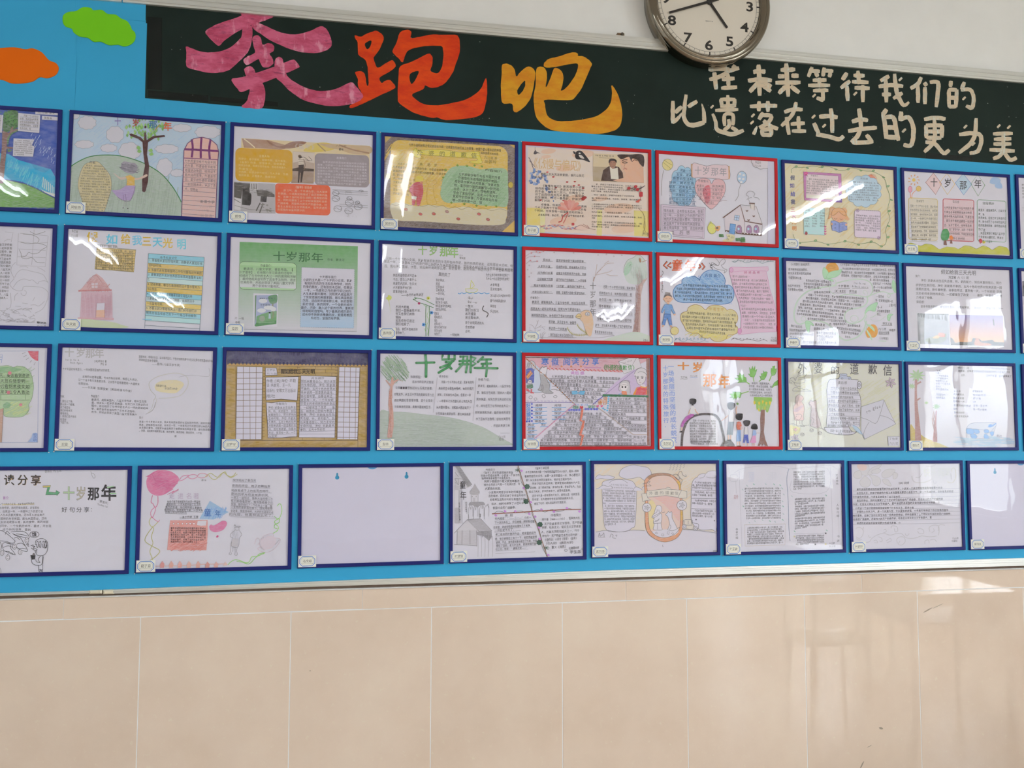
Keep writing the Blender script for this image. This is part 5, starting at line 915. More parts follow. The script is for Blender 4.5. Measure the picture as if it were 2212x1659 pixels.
for x, ch in zip((838, 1012, 1186, 1362), '十岁那年'): a.c(x, 338 + (x - 838) * .04, 172, 140, ch, '2c6238', .004)
a.t(1498, 385, 1732, 392, 40, '作者：赖清河', '35553a', .004, 0)
rbox(a, 298, 412, 1078, 790, .025, 60, 'a3c49c', 0)
for i in range(10): t = i / 10; c = '%02x%02x%02x' % tuple(int(p + (q - p) * t) for p, q in zip((150, 188, 142), (199, 197, 209))); a.f([305 - 8 * t, 460 + 300 * t, 1072 - 3 * t, 482 + 300 * t, 1072 - 3 * t, 512 + 300 * t, 305 - 8 * t, 490 + 300 * t], c)
rbox(a, 298, 412, 1078, 790, .025, 60, None, 0, 2.5, '4a5a4a')
a.t(585, 466, 760, 472, 42, '作者简介：', '3f4d40', .002, 0)
for i, (x0, x1, s_) in enumerate(((355, 1030, '赖清河，儿童文学家。著名作品，【'), (298, 1060, '十岁那年】，在他努力学习英语的过程中，'), (298, 1070, '也经历了与书中的主人公一样的困境和突破'), (298, 1068, '，最终他用英语写作了这本手法独特，语言'), (312, 1045, '优美的书，并因此荣获了美国儿童文学界'), (475, 880, '两个非常有分量得奖。'))): a.t(x0, 510 + i * 46, x1, 526 + i * 46, 42, s_, '44524a', .002, 0, wk=1)
a.f('490 845 828 855 815 1300 488 1295', 'c8c6d2'); a.f('510 875 530 870 535 1280 505 1285', '6b8a72'); a.f('530 872 812 868 803 1262 525 1295 505 1290 520 1200', '9aa3c0', 2); a.f('532 1160 600 1130 700 1100 808 1085 803 1262 525 1292', '6a9a6c', 2); a.f('505 1285 525 1250 803 1215 803 1262 520 1298', '55875c'); a.fs('690 900 740 870 812 870 812 960 770 985 720 980', '5d8a66', 2); a.ls('755 985 752 1080 762 1130 745 1190', 14, '8a8a70')
for x, y, rx in ((620, 950, 60), (700, 1040, 70), (600, 1080, 60), (760, 1060, 40)): a.e(x, y, rx, 30, 'c9cbdc', 2)
a.t(575, 915, 790, 915, 18, '赖清河 罗玲 译 著', '3f4a66', .02, 0); a.t(580, 1005, 720, 1003, 36, '十岁那年', '3a4460', .0, 0); a.e(610, 1190, 40, 40, '8d9a8c'); a.f('700 1120 722 1120 728 1190 695 1190', 'a8b8c8'); a.e(712, 1110, 14, 9, '2a2a33'); a.l('560 1250 780 1235', 4, 'a5c0a5')
for i in range(20): t = i / 20; c = '%02x%02x%02x' % tuple(int(p + (q - p) * max(0, (t - .25)) / .75) for p, q in zip((198, 196, 210), (158, 184, 222))); a.f([1148 - 20 * t, 490 + 815 * t, 1870 - 10 * t, 515 + 805 * t, 1870 - 10 * (t + .05), 515 + 805 * (t + .05), 1148 - 20 * (t + .05), 490 + 815 * (t + .05)], c)
for i in range(30): a.l([1148 - .66 * i, 490 + 27.2 * i, 1147.6 - .66 * i, 503 + 27.2 * i], 3, '8a93a8'); a.l([1868 - .3 * i, 516 + 26.8 * i, 1867.8 - .3 * i, 529 + 26.8 * i], 3, '8a93a8'); a.l([1148 + 24 * i, 491 + .83 * i, 1160 + 24 * i, 491.4 + .83 * i], 3, '8a93a8'); a.l([1130 + 24.4 * i, 1306 + .5 * i, 1142 + 24.4 * i, 1306.3 + .5 * i], 3, '7d8cae')
a.t(1390, 622, 1625, 628, 42, '十岁那年简介', '4d4b58', 0, 0)
for i, (x0, x1, s_) in enumerate(((1168, 1840, '小说的主人是一个十岁的小女孩。家乡'), (1185, 1822, '有她所熟悉的生活和各种传统，她的'), (1165, 1840, '热情的朋友，还有那些木瓜树。但是这'), (1180, 1822, '一年，一场意料之外的旅行却让她的'), (1165, 1840, '人生从此翻天覆地。河和家人被迫离开'), (1165, 1840, '了饱受蹂躏的美丽家园，搬往美国南部'), (1160, 1840, '然而，适应新环境是那么难，新的食物'), (1160, 1838, '新的邻居，新的同学，一个全新的城市'), (1138, 1860, '最终，河会‘融入这个新的世界，重新变'), (1158, 1838, '得聪明和自信吗。年少最美的经历是在'), (1155, 1838, '成长中不断蜕去稚嫩的皮，变得勇敢而'), (1275, 1700, '有担当，坚强而有梦想。'))): a.t(x0, 662 + i * 47.3, x1, 675 + i * 47, 43, s_, '4f4d5c', 0, 0, wk=1)
a.t(235, 1185, 360, 1190, 36, '六·一班', INKC); a.t(242, 1248, 308, 1250, 44, '梁辰', INKC); a.l('340 1335 1100 1350 1900 1367', 2, '8a8892')
make_frame('23', 'blue framed printed poster fading from green to white with a book cover, second row', a)
a = Art(805, 500, .15670, 24)   # green outlined title and branch
for x, y, w, h, ch in ((688, 258, 130, 140, '十'), (838, 262, 130, 150, '岁'), (1000, 275, 160, 150, '那'), (1120, 290, 130, 160, '年')): a.c(x, y, w, h, ch, '7a7f78', .022); a.c(x, y, w, h, ch, '86b566', .010)
a.t(1195, 325, 1245, 330, 26, '六(1)', INKC); a.t(1195, 362, 1280, 375, 34, '曾晓雯', INKC)
for i in range(3): a.t((185, 155, 160)[i], (372, 412, 478)[i], (1935, 1935, 1935)[i] if i < 2 else 1935, (480, 530, 540)[i] - (i == 0) * 5, 46, ''.join(S1[(i * 44 + j) % len(S1)] for j in range(44)), '5a565e')
for x0, y0, x1, st, L in ((280, 605, 605, 56, ('我还希望你的读完这本', '书后，会马上跑着什么', '亲爱的人回家，告诉对', '人不断地把他们的', '故事讲给你听。')), (870, 670, 1015, 47, ('我的朋友，', '妈妈', '回到房间', '没有哭声，', '一声不吭。')), (865, 930, 1100, 48, ('沉默的时间', '我们听见外面的，', '想知道谁读书的声音。', '这些话的时间，')), (850, 1132, 1035, 47, ('那声音', '越来越坚定，', '最后', '妈妈出来了，', '看见我们每个人说：', '你们的爸爸', '真的走了。')), (1560, 600, 1900, 52, ('为什么你已经变得成这样了！', '为什么一切总要受到伤害呢！')), (1620, 735, 1810, 60, ('太零零落', '这次知道吗，')), (1620, 885, 1920, 72, ('怎么这么多大家吵吵啊！', '那个发明英语的人', '真奇怪', '多记住吧。')), (1275, 1030, 1500, 52, ('一整天', '我们去练习', '从牙缝里', '发出嘶嘶声。')), (1275, 1260, 1535, 58, ('那个发明英语的人', '会否觉得', '去吧。')), (315, 1040, 690, 47, ('不闭大眼睛，', '我们一直躲着他不放，', '他又给我们拥抱', '拥抱', '起来给你们送过', '我们相爱了。')), (310, 1345, 620, 50, ('妈妈，我们不用再这样', '等待他了。'))):
    mx_ = max(len(s_) for s_ in L)
    for i, s_ in enumerate(L): a.t(x0, y0 + i * st, x0 + (x1 - x0) * len(s_) / mx_, y0 + i * st + 6, 44, s_, '55515a')
a.t(905, 590, 1075, 600, 62, '真的走了', '4f4b55', -.004); a.t(395, 880, 700, 872, 46, '——本书作者赖清河', '55515a'); a.t(1310, 915, 1395, 918, 48, 'Ghai', GR); a.t(1305, 970, 1445, 975, 48, 'Ghai—es', GR); a.t(1065, 1425, 1195, 1428, 40, '一知知晓', '55515a')
a.fs('215 880 245 885 262 905 255 935 235 945 228 960 250 1140 222 965 195 935 183 915 205 905', 'c5cf5a', 2)
for P in ('575 912 700 940 850 1012', '555 935 640 980 720 1005 840 1052', '735 1020 732 1180 735 1440', '778 1025 785 1120 778 1300 770 1440', '555 935 600 930 575 912'): a.ls(P, 7, '3f7f45')
for P in ('760 1035 765 1100 750 1160 770 1230 745 1300 765 1370 750 1430', '740 960 790 985', '700 1010 745 1040', '800 1130 785 1180', '715 1340 735 1390'): a.ls(P, 4, '8fc46a')
for x, y in ((640, 990), ): a.fs('625 985 640 975 655 985 655 1000 640 1008 622 998', 'b83a6c')
for x, y, c1, c2 in ((768, 920, 'c8cf55', '7a3a3a'), (812, 1120, '3f86c8', '24406a'), (703, 1285, '3f86c8', '24406a')):
    for q in range(5): a.e(x + 15 * math.cos(q * 1.26), y + 15 * math.sin(q * 1.26), 10, 10, c1)
    a.e(x, y, 8, 8, c2)
a.ls('1175 850 1200 862 1230 845 1260 860 1300 842 1340 858 1380 842 1420 858 1460 845 1500 860 1540 845 1570 860 1608 852', 8, '4f9fd8'); a.ls('1285 790 1290 830 1340 840 1410 838 1445 800 1370 790 1290 792', 6, 'cfcf5c', c=True); a.ls('1345 785 1355 690 1360 680 1400 750 1355 785', 6, 'cfcf5c'); a.ls('1530 1025 1515 1080 1580 1120 1590 1145 1570 1185', 13, '4d4a4e', 1)
make_frame('24', 'blue framed handwritten sheet with green title, sailboat and green stem, second row', a)
a = Art(1110, 520, .14465, 25)   # pale tree, bird and underlined lines
a.fs('1640 480 1650 380 1700 290 1790 250 1830 215 1900 230 1960 300 1990 400 1990 570 1900 640 1780 650 1690 610', 'b9c4bf', 1); a.l('1640 480 1650 380 1700 290 1790 250 1830 215 1900 230 1960 300', 2.5, '77847c', sm=True); a.fs('1645 450 1680 360 1740 310 1770 360 1720 480 1660 520', '9cbfa8', 1); a.hatch(1700, 360, 1950, 560, 10, 60, 70, 5, 'a3b5ab', 60, 90)
a.f('1870 660 1930 580 1995 560 1930 650 1900 800 1890 1100 1885 1400 1760 1405 1810 1200 1840 900', 'b49a94', 1); a.hatch(1860, 700, 1820, 1380, 16, 90, 90, 6, '9a6f68', 30, 60); a.hatch(1850, 480, 1900, 640, 20, 120, 16, 4, 'b0a09c', 30, 40); a.fs('1865 270 1890 265 1900 320 1880 320', 'a07a60'); a.l('1915 318 1980 295', 12, 'a88468', 1); a.l('1725 380 1745 355', 6, '4a7a5a')
a.fs('1400 1460 1600 1400 1800 1360 1950 1390 2040 1440 2040 1510 1380 1500', 'b9c5bb', 1); a.ls('200 1440 600 1445 1200 1450 1500 1420', 2, LG)
for P in ('1185 610 1215 520 1240 350', '1215 520 1300 420 1390 345 1490 335', '1225 515 1320 490 1400 475 1470 440', '1380 500 1450 520 1550 522', '1240 480 1300 430', '1350 350 1420 300'): a.ls(P, 6, 'b0988e', 1)
a.ls('1185 610 1200 540', 16, 'ab9086', 1)
for y, ch in ((680, '十'), (805, '岁'), (945, '那'), (1070, '年')): a.c(1180, y, 100 if ch != '岁' else 85, 120, ch, '7c7a80', .0 if ch != '十' else .006, jit=.03)
for i, (s1, s2) in enumerate((('妈妈说：', '这就好像想到了美好的结果，'), ('大家共分享。', '给我的中国，是唯美而人们的文'), ('应为他们知道', '相像文中的那样天为自我，也是'), ('已经摆脱了饥饿', '自己的能力支撑着的，“一方有难'), ('“难道不是因为饥饿', '八方支援”，最终迎来了希望之光。'), ('才更应该分享吗？”', '是啊，正是因为困难才能更加团结！'))):
    y = 288 + i * 95.5; x0 = (435, 360, 355, 350, 258, 270)[i]; a.t(x0, y, 580, y + 8, 42, s1, '4f4a52'); a.l([x0 - 12, y + 20, 580, y + 22], 2, '8d8892'); a.t(630, y + 8, 1078, y + 25, 44, s2, '4f4a52'); a.l([630, y + 30, 1075, y + 42], 2, '8d8892')
a.t(245, 852, 400, 858, 42, '作者简介：', '4f4a52')
for i, (x0, x1, s_) in enumerate(((270, 1100, '赖清河，越裔美国人，儿童文学作家，她出生在越南，'), (250, 1000, '后跟家人一起移民到美国，在努力学习英语和融入'), (262, 890, '新环境的过程中，她也经历了书中河的困境'), (518, 930, '和突破，关于这本书，她最想'), (518, 790, '探讨的一个问题是'), (512, 935, '“我们应该了解自己的家人吗？”'))): y = 920 + i * 97; a.t(x0, y, x1, y + 18, 48, s_, '4f4a52'); a.l([x0, y + 26, x1, y + 42], 2, '8d8892')
for i, (x0, x1, s_) in enumerate(((1330, 1810, '河是一个十岁的小女孩，家乡是她'), (1272, 1762, '所熟悉的生活，她热情的朋友，但'), (1268, 1762, '是在这一年，战争来临她们不'), (1265, 1750, '得不搬家前往美国，然而却面'), (1250, 1772, '一切是那么困难，河和她的家人忍'), (1240, 1755, '受嘲笑，欺负，在学校里小姐的帮'), (1215, 1760, '助下，河与家人成功融入了这个新的环境'), (1205, 1500, '重新变得快乐与自信。'))): y = 688 + i * 96; a.t(x0, y, x1, y + 26, 46, s_, '55505a'); a.l([x0, y + 32, x1, y + 54], 2, '99949e')
a.fs('990 1090 1010 1060 1060 1040 1120 1045 1160 1090 1180 1180 1185 1260 1165 1370 1150 1420 1120 1425 1080 1370 1050 1280 1030 1220 985 1165', 'cfae8c', 1); a.fs('920 1135 960 1090 1000 1105 1000 1140 975 1160', 'cdb476', 1); a.ls('920 1135 960 1092 1000 1108 1002 1140 975 1162 920 1140 1000 1128', 2.5, '8c7a60'); a.ls('1000 1070 1060 1040 1120 1045', 2.5, '8a7a68'); a.e(1098, 1095, 34, 28, 'c9c6ce', o=3, oc='55505a'); a.e(1100, 1098, 11, 10, None, o=6, oc='35323a')
for P in ('795 1308 830 1360 880 1395 950 1410 1030 1410 1085 1395', '940 1258 975 1305 1020 1340 1075 1375'):
    a.ls(P, 5, '9a923c'); Q = spline(pts(P), False, 3)
    for x, y in Q: a.l([x, y, x + 6, y - 20], 5, 'a89e3c'); a.l([x, y, x + 8, y + 16], 5, 'a89e3c')
for P in ('430 1460 420 1400 455 1360', '432 1440 450 1395 475 1375', '320 1370 315 1310 345 1250 365 1185', '315 1320 280 1270 235 1250', '318 1310 380 1290 430 1290 470 1285', '340 1255 355 1230 338 1195', '370 1290 410 1260', '420 1290 460 1330', '240 1360 235 1290', '205 1365 240 1345 275 1350', '310 1375 400 1330', '395 1385 400 1440 430 1465'): a.ls(P, 4, '8f8288', 1)
for P, fl in (('175 235 230 195 300 170 370 185 450 155', ((260, 185), (335, 165), (385, 178), (440, 160))), ('185 265 240 240 310 235 390 235', ((308, 235), )), ('180 350 240 300 270 320 350 305', ((245, 298), (345, 308)))):
    a.ls(P, 4, '9c7478', 1)
    for x, y in fl: a.e(x, y, 15, 13, 'c99aa4', 1); a.e(x, y, 5, 5, 'a84a58')
for x, y in ((230, 370), (205, 435), (258, 485), (228, 540), (600, 178), (890, 185), (1255, 215), (1380, 205), (1490, 235), (1610, 220)): a.e(x, y, 8, 7, None, o=2.5, oc='a5949c')
a.t(1930, 1480, 2000, 1490, 44, '251', '3c3840', .01, .03)
make_frame('25', 'red framed pale sheet with a tall brown tree and orange bird, second row', a, red=True, inset=(0, .005, 0, 0))
a = Art(1400, 530, .14465, 26)   # childhood poster, blue and yellow clouds
for x, y, ch, c, o in ((280, 292, '《', 'cf5a30', 1), (435, 300, '童', 'cc5c34', 0), (630, 300, '年', 'cc5c34', 0), (800, 312, '》', 'cf5a30', 1)):
    if ch == '《': 
        for dx in (0, 58): a.l([285 + dx, 240 + dx * .3, 232 + dx, 300 + dx * .1, 290 + dx, 348 - dx * .3], 26, '333036'); a.l([285 + dx, 244 + dx * .3, 236 + dx, 300 + dx * .1, 288 + dx, 344 - dx * .3], 15, c)
    elif ch == '》':
        for dx in (0, 58): a.l([762 + dx * .6, 282 - dx * .3, 785 + dx, 320, 755 + dx * .9, 345 + dx * .3], 26, '333036'); a.l([762 + dx * .6, 286 - dx * .3, 785 + dx, 320, 757 + dx * .9, 340 + dx * .3], 15, c)
    else: a.c(x, y, 165, 180, ch, '8a5a4c', .026); a.c(x, y, 165, 180, ch, c, .020)
B = '500 575 505 520 550 480 620 460 700 470 750 500 765 525 780 470 830 410 900 375 980 370 1060 395 1120 450 1150 520 1148 590 1210 595 1260 640 1280 720 1270 790 1230 850 1150 875 1040 882 900 870 700 855 520 855 430 830 385 780 372 700 400 630 450 590'; a.fs(B, '87add8', 1); a.hatch(560, 560, 1080, 560, 70, 60, 80, 9, '6f9fd6', 60, 90); a.hatch(450, 720, 1230, 780, 80, 50, 90, 9, '78a5d6', 50, 90); a.l(B, 8, '3f78b8', sm=True, c=True)
for x, ch in zip((870, 930, 1000, 1055), '内容简介'): a.c(x, 445 + (x - 870) * .08, 56, 56, ch, '3a6aa5', .0, jit=.03)
for i, (x0, x1, s_) in enumerate(((515, 1190, '这本书描述的是作者自己的童年不幸的遭遇'), (420, 1250, '写出俄上层社会的剥削与底层劳动人民的悲惨命运，他从中看到了'), (392, 1250, '第二年母亲改嫁家里，一家人因为钱争吵，给生活带来了变化，两个舅'), (400, 1255, '舅打闹，外祖父在外面经常挨饿，但是外祖母给了他很多关于爱故事'), (520, 1140, '美好一直等到以后面对新的产生的问题。'))): a.t(x0, 595 + i * 53, x1, 618 + i * 53, 40, s_, '3a4a66')
Y = '580 985 600 930 660 895 720 888 790 910 855 965 900 920 980 895 1080 905 1150 945 1175 970 1230 955 1300 990 1335 1060 1330 1130 1300 1185 1335 1230 1330 1300 1270 1335 1185 1345 1160 1400 1080 1435 1000 1435 940 1400 925 1380 880 1390 800 1370 745 1315 650 1310 570 1270 535 1200 490 1120 485 1040 530 1000'; a.fs(Y, 'c9bd84', 1); a.hatch(620, 1300, 1200, 1380, 70, -40, 50, 12, 'cfc25c', 60, 40); a.l(Y, 6, 'a8843a', sm=True, c=True)
for x, ch in zip((925, 990, 1050, 1105), '作者生平'): a.c(x, 950 + (x - 925) * .08, 54, 54, ch, 'bf9a45', .0, jit=.03)
for i, (x0, x1, s_) in enumerate(((580, 1310, '本书的作者高尔基，原名阿列克谢，一八六八年的'), (500, 1280, '高尔基的小时候十分家庭贫穷，诗人评论家政论家，作'), (510, 1310, '是个善于学习的俄国人，他所写的作品描写了真实的俄国底层，他'), (555, 1320, '还在人间和人民以外，也有体验到了真实的苦难，是'), (570, 1295, '这是在书中描写人们的苦难和时代看你童年时光'), (760, 1175, '其实也并不仅仅是人间人世沧桑，'))): a.t(x0, 1010 + i * 56, x1, 1050 + i * 54, 42, s_, '4a4436')
a.t(790, 1355, 835, 1360, 40, '家。', '4a4436')
S = '1215 340 1240 325 1500 330 1790 322 1795 360 1785 385 1760 388 1790 520 1810 640 1860 800 1900 950 1915 1100 1905 1290 1650 1300 1350 1335 1335 1300 1340 1240 1385 1250 1390 1050 1350 850 1290 700 1250 540 1215 420'; a.f(S, 'cdaec4', 1); a.l(S, 5, 'c07fae', c=True); a.l('1240 400 1500 375 1760 385', 4, 'c07fae'); a.e(1240, 370, 26, 36, 'c99abc', 1, 0, 4, 'b8689c'); a.e(1365, 1280, 28, 40, 'c488b4', 1, 0, 4, 'b8689c'); a.l('1910 1290 1918 1190', 10, 'b84a90')
for x, ch in zip((1455, 1515, 1580, 1645), '好词品析'): a.c(x, 406, 44, 40, ch, 'a83a78', .012, jit=.03)
for i, (x0, x1, s_) in enumerate(((1232, 1530, '“那为什么要哭呢的呢？”'), (1242, 1775, '外祖母再有家吧大喜，和儿孙们讲述好人'), (1262, 1770, '因此，这也算是对很有礼貌地的工作'), (1290, 1795, '故事们那样的有着上等是苏子落里刺'), (1312, 1800, '着了声大呢的人间道，嘴巴了那声咬'), (1320, 1830, '人为就是这样两个人等分辨了——却是'), (1345, 1820, '为人很有的“已经记住是的一直知'), (1360, 1860, '道你身边的人像是在等谁来后的什么呢'), (1375, 1485, '什么的？”'), (1390, 1880, '从外祖母说的话中可以看出他是个'), (1395, 1900, '幽默，可爱的老人，同时的话，会中把'), (1400, 1885, '普通的小故一个个加入生活加入'), (1405, 1890, '“开花”，让读者们能更加感受到其'), (1415, 1900, '一词是有时才了的“为什么”，当然，这'), (1412, 1890, '几句话也能读出小人物们的特点。'))): a.t(x0, 462 + i * 54.5, x1, 478 + i * 54, 40, s_, '4f3f4c')
a.ls('1250 240 1290 255 1320 240 1350 225 1400 235 1450 262 1520 250 1580 235 1640 240 1700 270 1760 250 1820 240 1875 245', 4, '5a8088')
for i in range(12): x = 1270 + i * 50; a.ls([x, 245, x + 16, 232 - 14 * (i % 2), x + 28, 240 - 26 * (i % 2)], 4, '5a8088')
a.ls('385 1435 430 1390 480 1420 530 1440 600 1410 680 1435 760 1450 830 1425 900 1445', 4, '6a93a5')
for i in range(9): x = 410 + i * 54; a.ls([x, 1420, x - 4, 1400 - 10 * (i % 2), x + 10, 1390 - 10 * (i % 2), x + 16, 1412], 4, '5a8aa0')
a.ls('1240 1420 1270 1385 1330 1400 1400 1425 1470 1400 1560 1415 1640 1430 1720 1410 1780 1432', 4, '5a5660')
for i in range(10): x = 1265 + i * 50; a.ls([x, 1400, x + 14, 1390 + 12 * (i % 2)], 7, '4a4650')
a.ls('205 378 225 410 205 450 190 480 215 520 205 570 218 620 200 670 212 710', 4, '5a5458')
for y in (465, 520, 565): a.e(208 if y != 465 else 190, y, 6, 7, 'b8303c')
for y in (400, 480, 610, 665): a.ls([205, y, 222, y - 8], 6, '4a4a50')
a.ls('905 262 940 290 990 275 1020 300 960 290 945 300 940 270 960 258 1000 285 1040 305 1060 270 1030 220 1000 190', 3, '77747c'); a.ls('1060 270 1090 225 1130 205 1150 240 1120 285 1090 300 1130 350 1175 365 1155 400 1130 415 1140 380 1080 370 1020 355 970 320 950 300', 3, '77747c'); a.ls('940 285 925 320 950 345 955 370', 6, '333038'); a.ls('930 300 960 310', 6, '333038'); a.ls('930 330 965 340', 6, '333038')
a.f('255 700 330 708 325 745 258 740', '7c706c', 1); a.e(295, 800, 60, 60, 'd3aa90', 0); a.fs('238 780 250 740 295 732 340 742 355 780 320 760 290 752 262 762', '5a4a44', 1); a.e(228, 800, 9, 15, 'd3aa90'); a.e(358, 802, 9, 15, 'd3aa90'); a.f('285 850 312 852 310 890 280 888', 'd3aa90'); a.fs('250 790 300 860 345 800 320 850 298 862 265 845', 'd3aa90'); a.ls('258 800 272 792 284 800', 4, '8a5a48'); a.ls('308 802 322 794 334 802', 4, '8a5a48'); a.ls('280 832 298 840 312 832', 3, '9c4a3c')
a.f('245 885 280 880 312 885 350 888 375 960 405 1020 378 1025 335 950 332 1030 245 1020 248 950 210 1015 190 1000 220 930', '5f92c8', 1); a.l('245 885 280 880 312 885 350 888 375 960 405 1020 378 1025 335 950 332 1030 245 1020 248 950 210 1015 190 1000 220 930', 2.5, '3a5f90', c=True); a.f('240 1025 335 1032 345 1120 355 1190 315 1195 285 1080 262 1130 245 1195 205 1185 225 1110', '4379bd', 1); a.l('240 1025 335 1032 345 1120 355 1190 315 1195 285 1080 262 1130 245 1195 205 1185 225 1110', 2.5, '2f558c', c=True); a.e(392, 1035, 16, 13, 'd3aa90'); a.fs('215 1190 238 1195 220 1222 205 1215', 'c59a80'); a.fs('325 1198 350 1200 355 1225 335 1225', 'c59a80'); a.e(393, 1278, 60, 60, 'cdbf7c', 1, 0, 5, 'a5843c')
a.t(1830, 1380, 1915, 1384, 38, '六(1)班', GR); a.t(1825, 1420, 1920, 1424, 40, '赵剑锋', INKC)
make_frame('26', 'red framed poster with blue and yellow clouds, pink scroll and boy in blue, second row', a, red=True)
def lines(a, L, h, col=INKC, rule=None, wk=.95, off=0.0):
    """L: (x0, y0, x1, y1, text)"""
    for x0, y0, x1, y1, s_ in L:
        a.t(x0, y0, x1, y1, h, s_, col, off, wk=wk)
        if rule: a.l([x0, y0 + h * .58, x1, y1 + h * .58], 2, rule, part='ruled_lines')
def take(S, k, n): return ''.join(S[(k + j) % len(S)] for j in range(n))
a = Art(1680, 550, .13861, 27)   # orange fruits and trailing stems
for P, w in (('260 1000 255 900 300 740 400 620 520 550 700 510 850 490 920 470', 24), ('260 1000 290 1060 350 1085 420 1060 560 1030 700 1050 800 1100 880 1180 940 1260 1040 1330 1150 1320 1260 1270 1340 1170 1370 1080 1380 1030', 22), ('900 450 1050 410 1230 385 1380 400 1460 460 1480 560 1450 620 1390 660 1200 630 1060 620 960 650', 18), ('1390 640 1400 720 1360 790 1260 830 1140 850 1060 900 1040 980 1070 1040 1150 1075 1260 1050 1340 990 1370 900', 20), ('1400 650 1460 630 1560 590 1650 580 1760 610 1830 580', 14), ('800 500 810 560 850 600 900 620', 10), ('1350 900 1380 960 1350 1030 1400 1100 1460 1140', 14), ('1440 980 1500 960 1560 900 1470 890', 8), ('1440 1000 1500 1035 1600 1020 1680 960', 6), ('1760 900 1820 880 1830 840 1790 830 1780 860', 6), ('1700 640 1730 670 1755 640 1730 610 1705 635', 8), ('1360 620 1330 590 1340 560 1380 570 1400 620', 7)): a.ls(P, w, 'b4c9bb', 1)
a.e(1190, 1000, 62, 52, None, o=9, oc='b9cbc0'); a.e(400, 1000, 34, 40, None, o=7, oc='b9cbc0'); a.e(870, 430, 38, 44, None, o=6, oc='b5ccba'); a.e(930, 1310, 40, 30, None, o=6, oc='bccac4')
a.fs('745 210 770 155 830 128 890 130 935 175 942 245 800 285 770 260', 'd0963a', 2)
for P in ('730 200 700 240 705 330 740 385 770 340 790 285', '790 290 850 260 940 245 995 230 970 300 900 350 800 370 760 350', '740 370 800 400 870 420 830 380', '1360 920 1380 850 1440 790 1550 745 1530 830 1510 880 1420 870', '1780 440 1800 395 1840 460 1850 540 1845 595 1810 570 1780 500', '430 1045 470 1030 540 1070 555 1110 510 1095 495 1160 485 1220 455 1180 435 1110', '1735 925 1795 935 1760 960 1740 1035 1710 1010 1705 960'): a.fs(P, '9fcaa5', 1); a.ls(P, 3, '8dbc94', 0, True)
a.fs('1370 1190 1410 1130 1460 1090 1520 1100 1555 1160 1550 1240 1510 1290 1450 1290 1400 1295 1372 1240', 'd0963a', 2); a.fs('1400 1090 1450 1100 1500 1150 1510 1200 1470 1170 1420 1120', 'a5cba8', 1); a.fs('1385 1170 1400 1180 1440 1240 1470 1310 1465 1335 1440 1290 1400 1230', 'b0ccb4', 1); a.ls('1395 1080 1380 1180 1420 1250 1465 1335', 6, 'a5cba8')
for y in (180, 200, 225): a.ls([770, y, 830, y - 8, 900, y], 2.5, 'b8802c')
L = [(190, 155, 520, 155, '《十岁那年》是献给难民。'), (165, 230, 490, 240, '此书荣获纽伯瑞银奖，'), (160, 292, 520, 300, '听完多次读到到写妈妈给'), (165, 355, 395, 370, '引着我们的心意。'), (435, 405, 860, 430, '有的妈妈们过年一起带着孩子，'), (400, 455, 835, 478, '也会有不知道他就是心中最想'), (410, 505, 700, 520, '性格的女孩。'), (155, 485, 350, 492, '也忘不想说到'), (155, 540, 420, 560, '也是慢慢长大那样。'), (935, 490, 1115, 495, '十岁那年'), (865, 570, 1055, 572, '〔美〕赖清河'), (1110, 572, 1230, 578, '罗玲译')]
lines(a, L, 44, '5a585e'); lines(a, [(1185, 440, 1375, 450, 'Inside out'), (1155, 490, 1410, 510, '& Back again')], 48, '8d8c92'); a.l('940 525 1120 525', 2, '77757c'); a.l('855 598 1060 600', 2, '77757c'); a.l('1110 600 1230 602', 2, '77757c'); a.l('1160 525 1410 525', 2, '99979c')
lines(a, [(960, 158, 1835, 180, '《十岁那年》的主人公十岁女孩金河的故事，从战争的越南坐船'), (1005, 218, 1830, 245, '到远离战争被别人看不起的人生里，小女孩金河的生活，在学校里'), (990, 275, 1825, 305, '她被看作异类，但让她的生活中慢慢好转，《十岁那年》里的女孩'), (985, 325, 1830, 360, '非常勇敢，尽管她不如什么都会好，没有关系本就是第一个女'), (1430, 390, 1760, 410, '孩，给让我长大成勇敢者。'), (1475, 450, 1765, 460, '也没什么？一个人的爱'), (1485, 510, 1775, 520, '是一个小孩心里的故事'), (1490, 560, 1625, 570, '的故事。')], 42, '5a585e')
lines(a, [(560, 590, 820, 590, '战争给她们带来')] + [((470, 435, 385, 345, 315, 300, 288)[i], 628 + i * 49 + 0, (1375, 1345, 1300, 1170, 1060, 1025, 1010)[i], 692 + i * 50, take(S1, i * 28, (27, 27, 27, 25, 23, 22, 22)[i])) for i in range(7)] + [(460, 1000, 1070, 1045, '金河觉得在学校里的一个个生活到了好大转变'), (800, 1085, 1090, 1085, '的，他能听得的人！'), (1085, 1105, 1320, 1115, '直到我事结束。')], 42, '5a585e')
lines(a, [(1535, 650, 1650, 660, '—我觉得'), (1520, 710, 1820, 735, '我一定要更加坚持一些。'), (1735, 790, 1845, 790, '[金河]'), (1550, 820, 1625, 825, '每一天'), (1545, 880, 1750, 890, '对我都很重要的'), (1545, 930, 1625, 940, '意义。'), (1630, 1075, 1780, 1080, '想念父亲'), (1560, 1160, 1690, 1162, '六(1)班'), (1735, 1180, 1830, 1182, '林睿伊'), (1570, 1218, 1735, 1222, '阅读分享单'), (1570, 1305, 1735, 1312, '《十岁那年》')], 46, '5a585e'); a.l('1570 1245 1735 1248', 2, '77757c'); a.l('1615 1105 1780 1105', 2, '77757c'); a.l('1570 1345 1690 1350', 12, 'b4c9bb', 1)
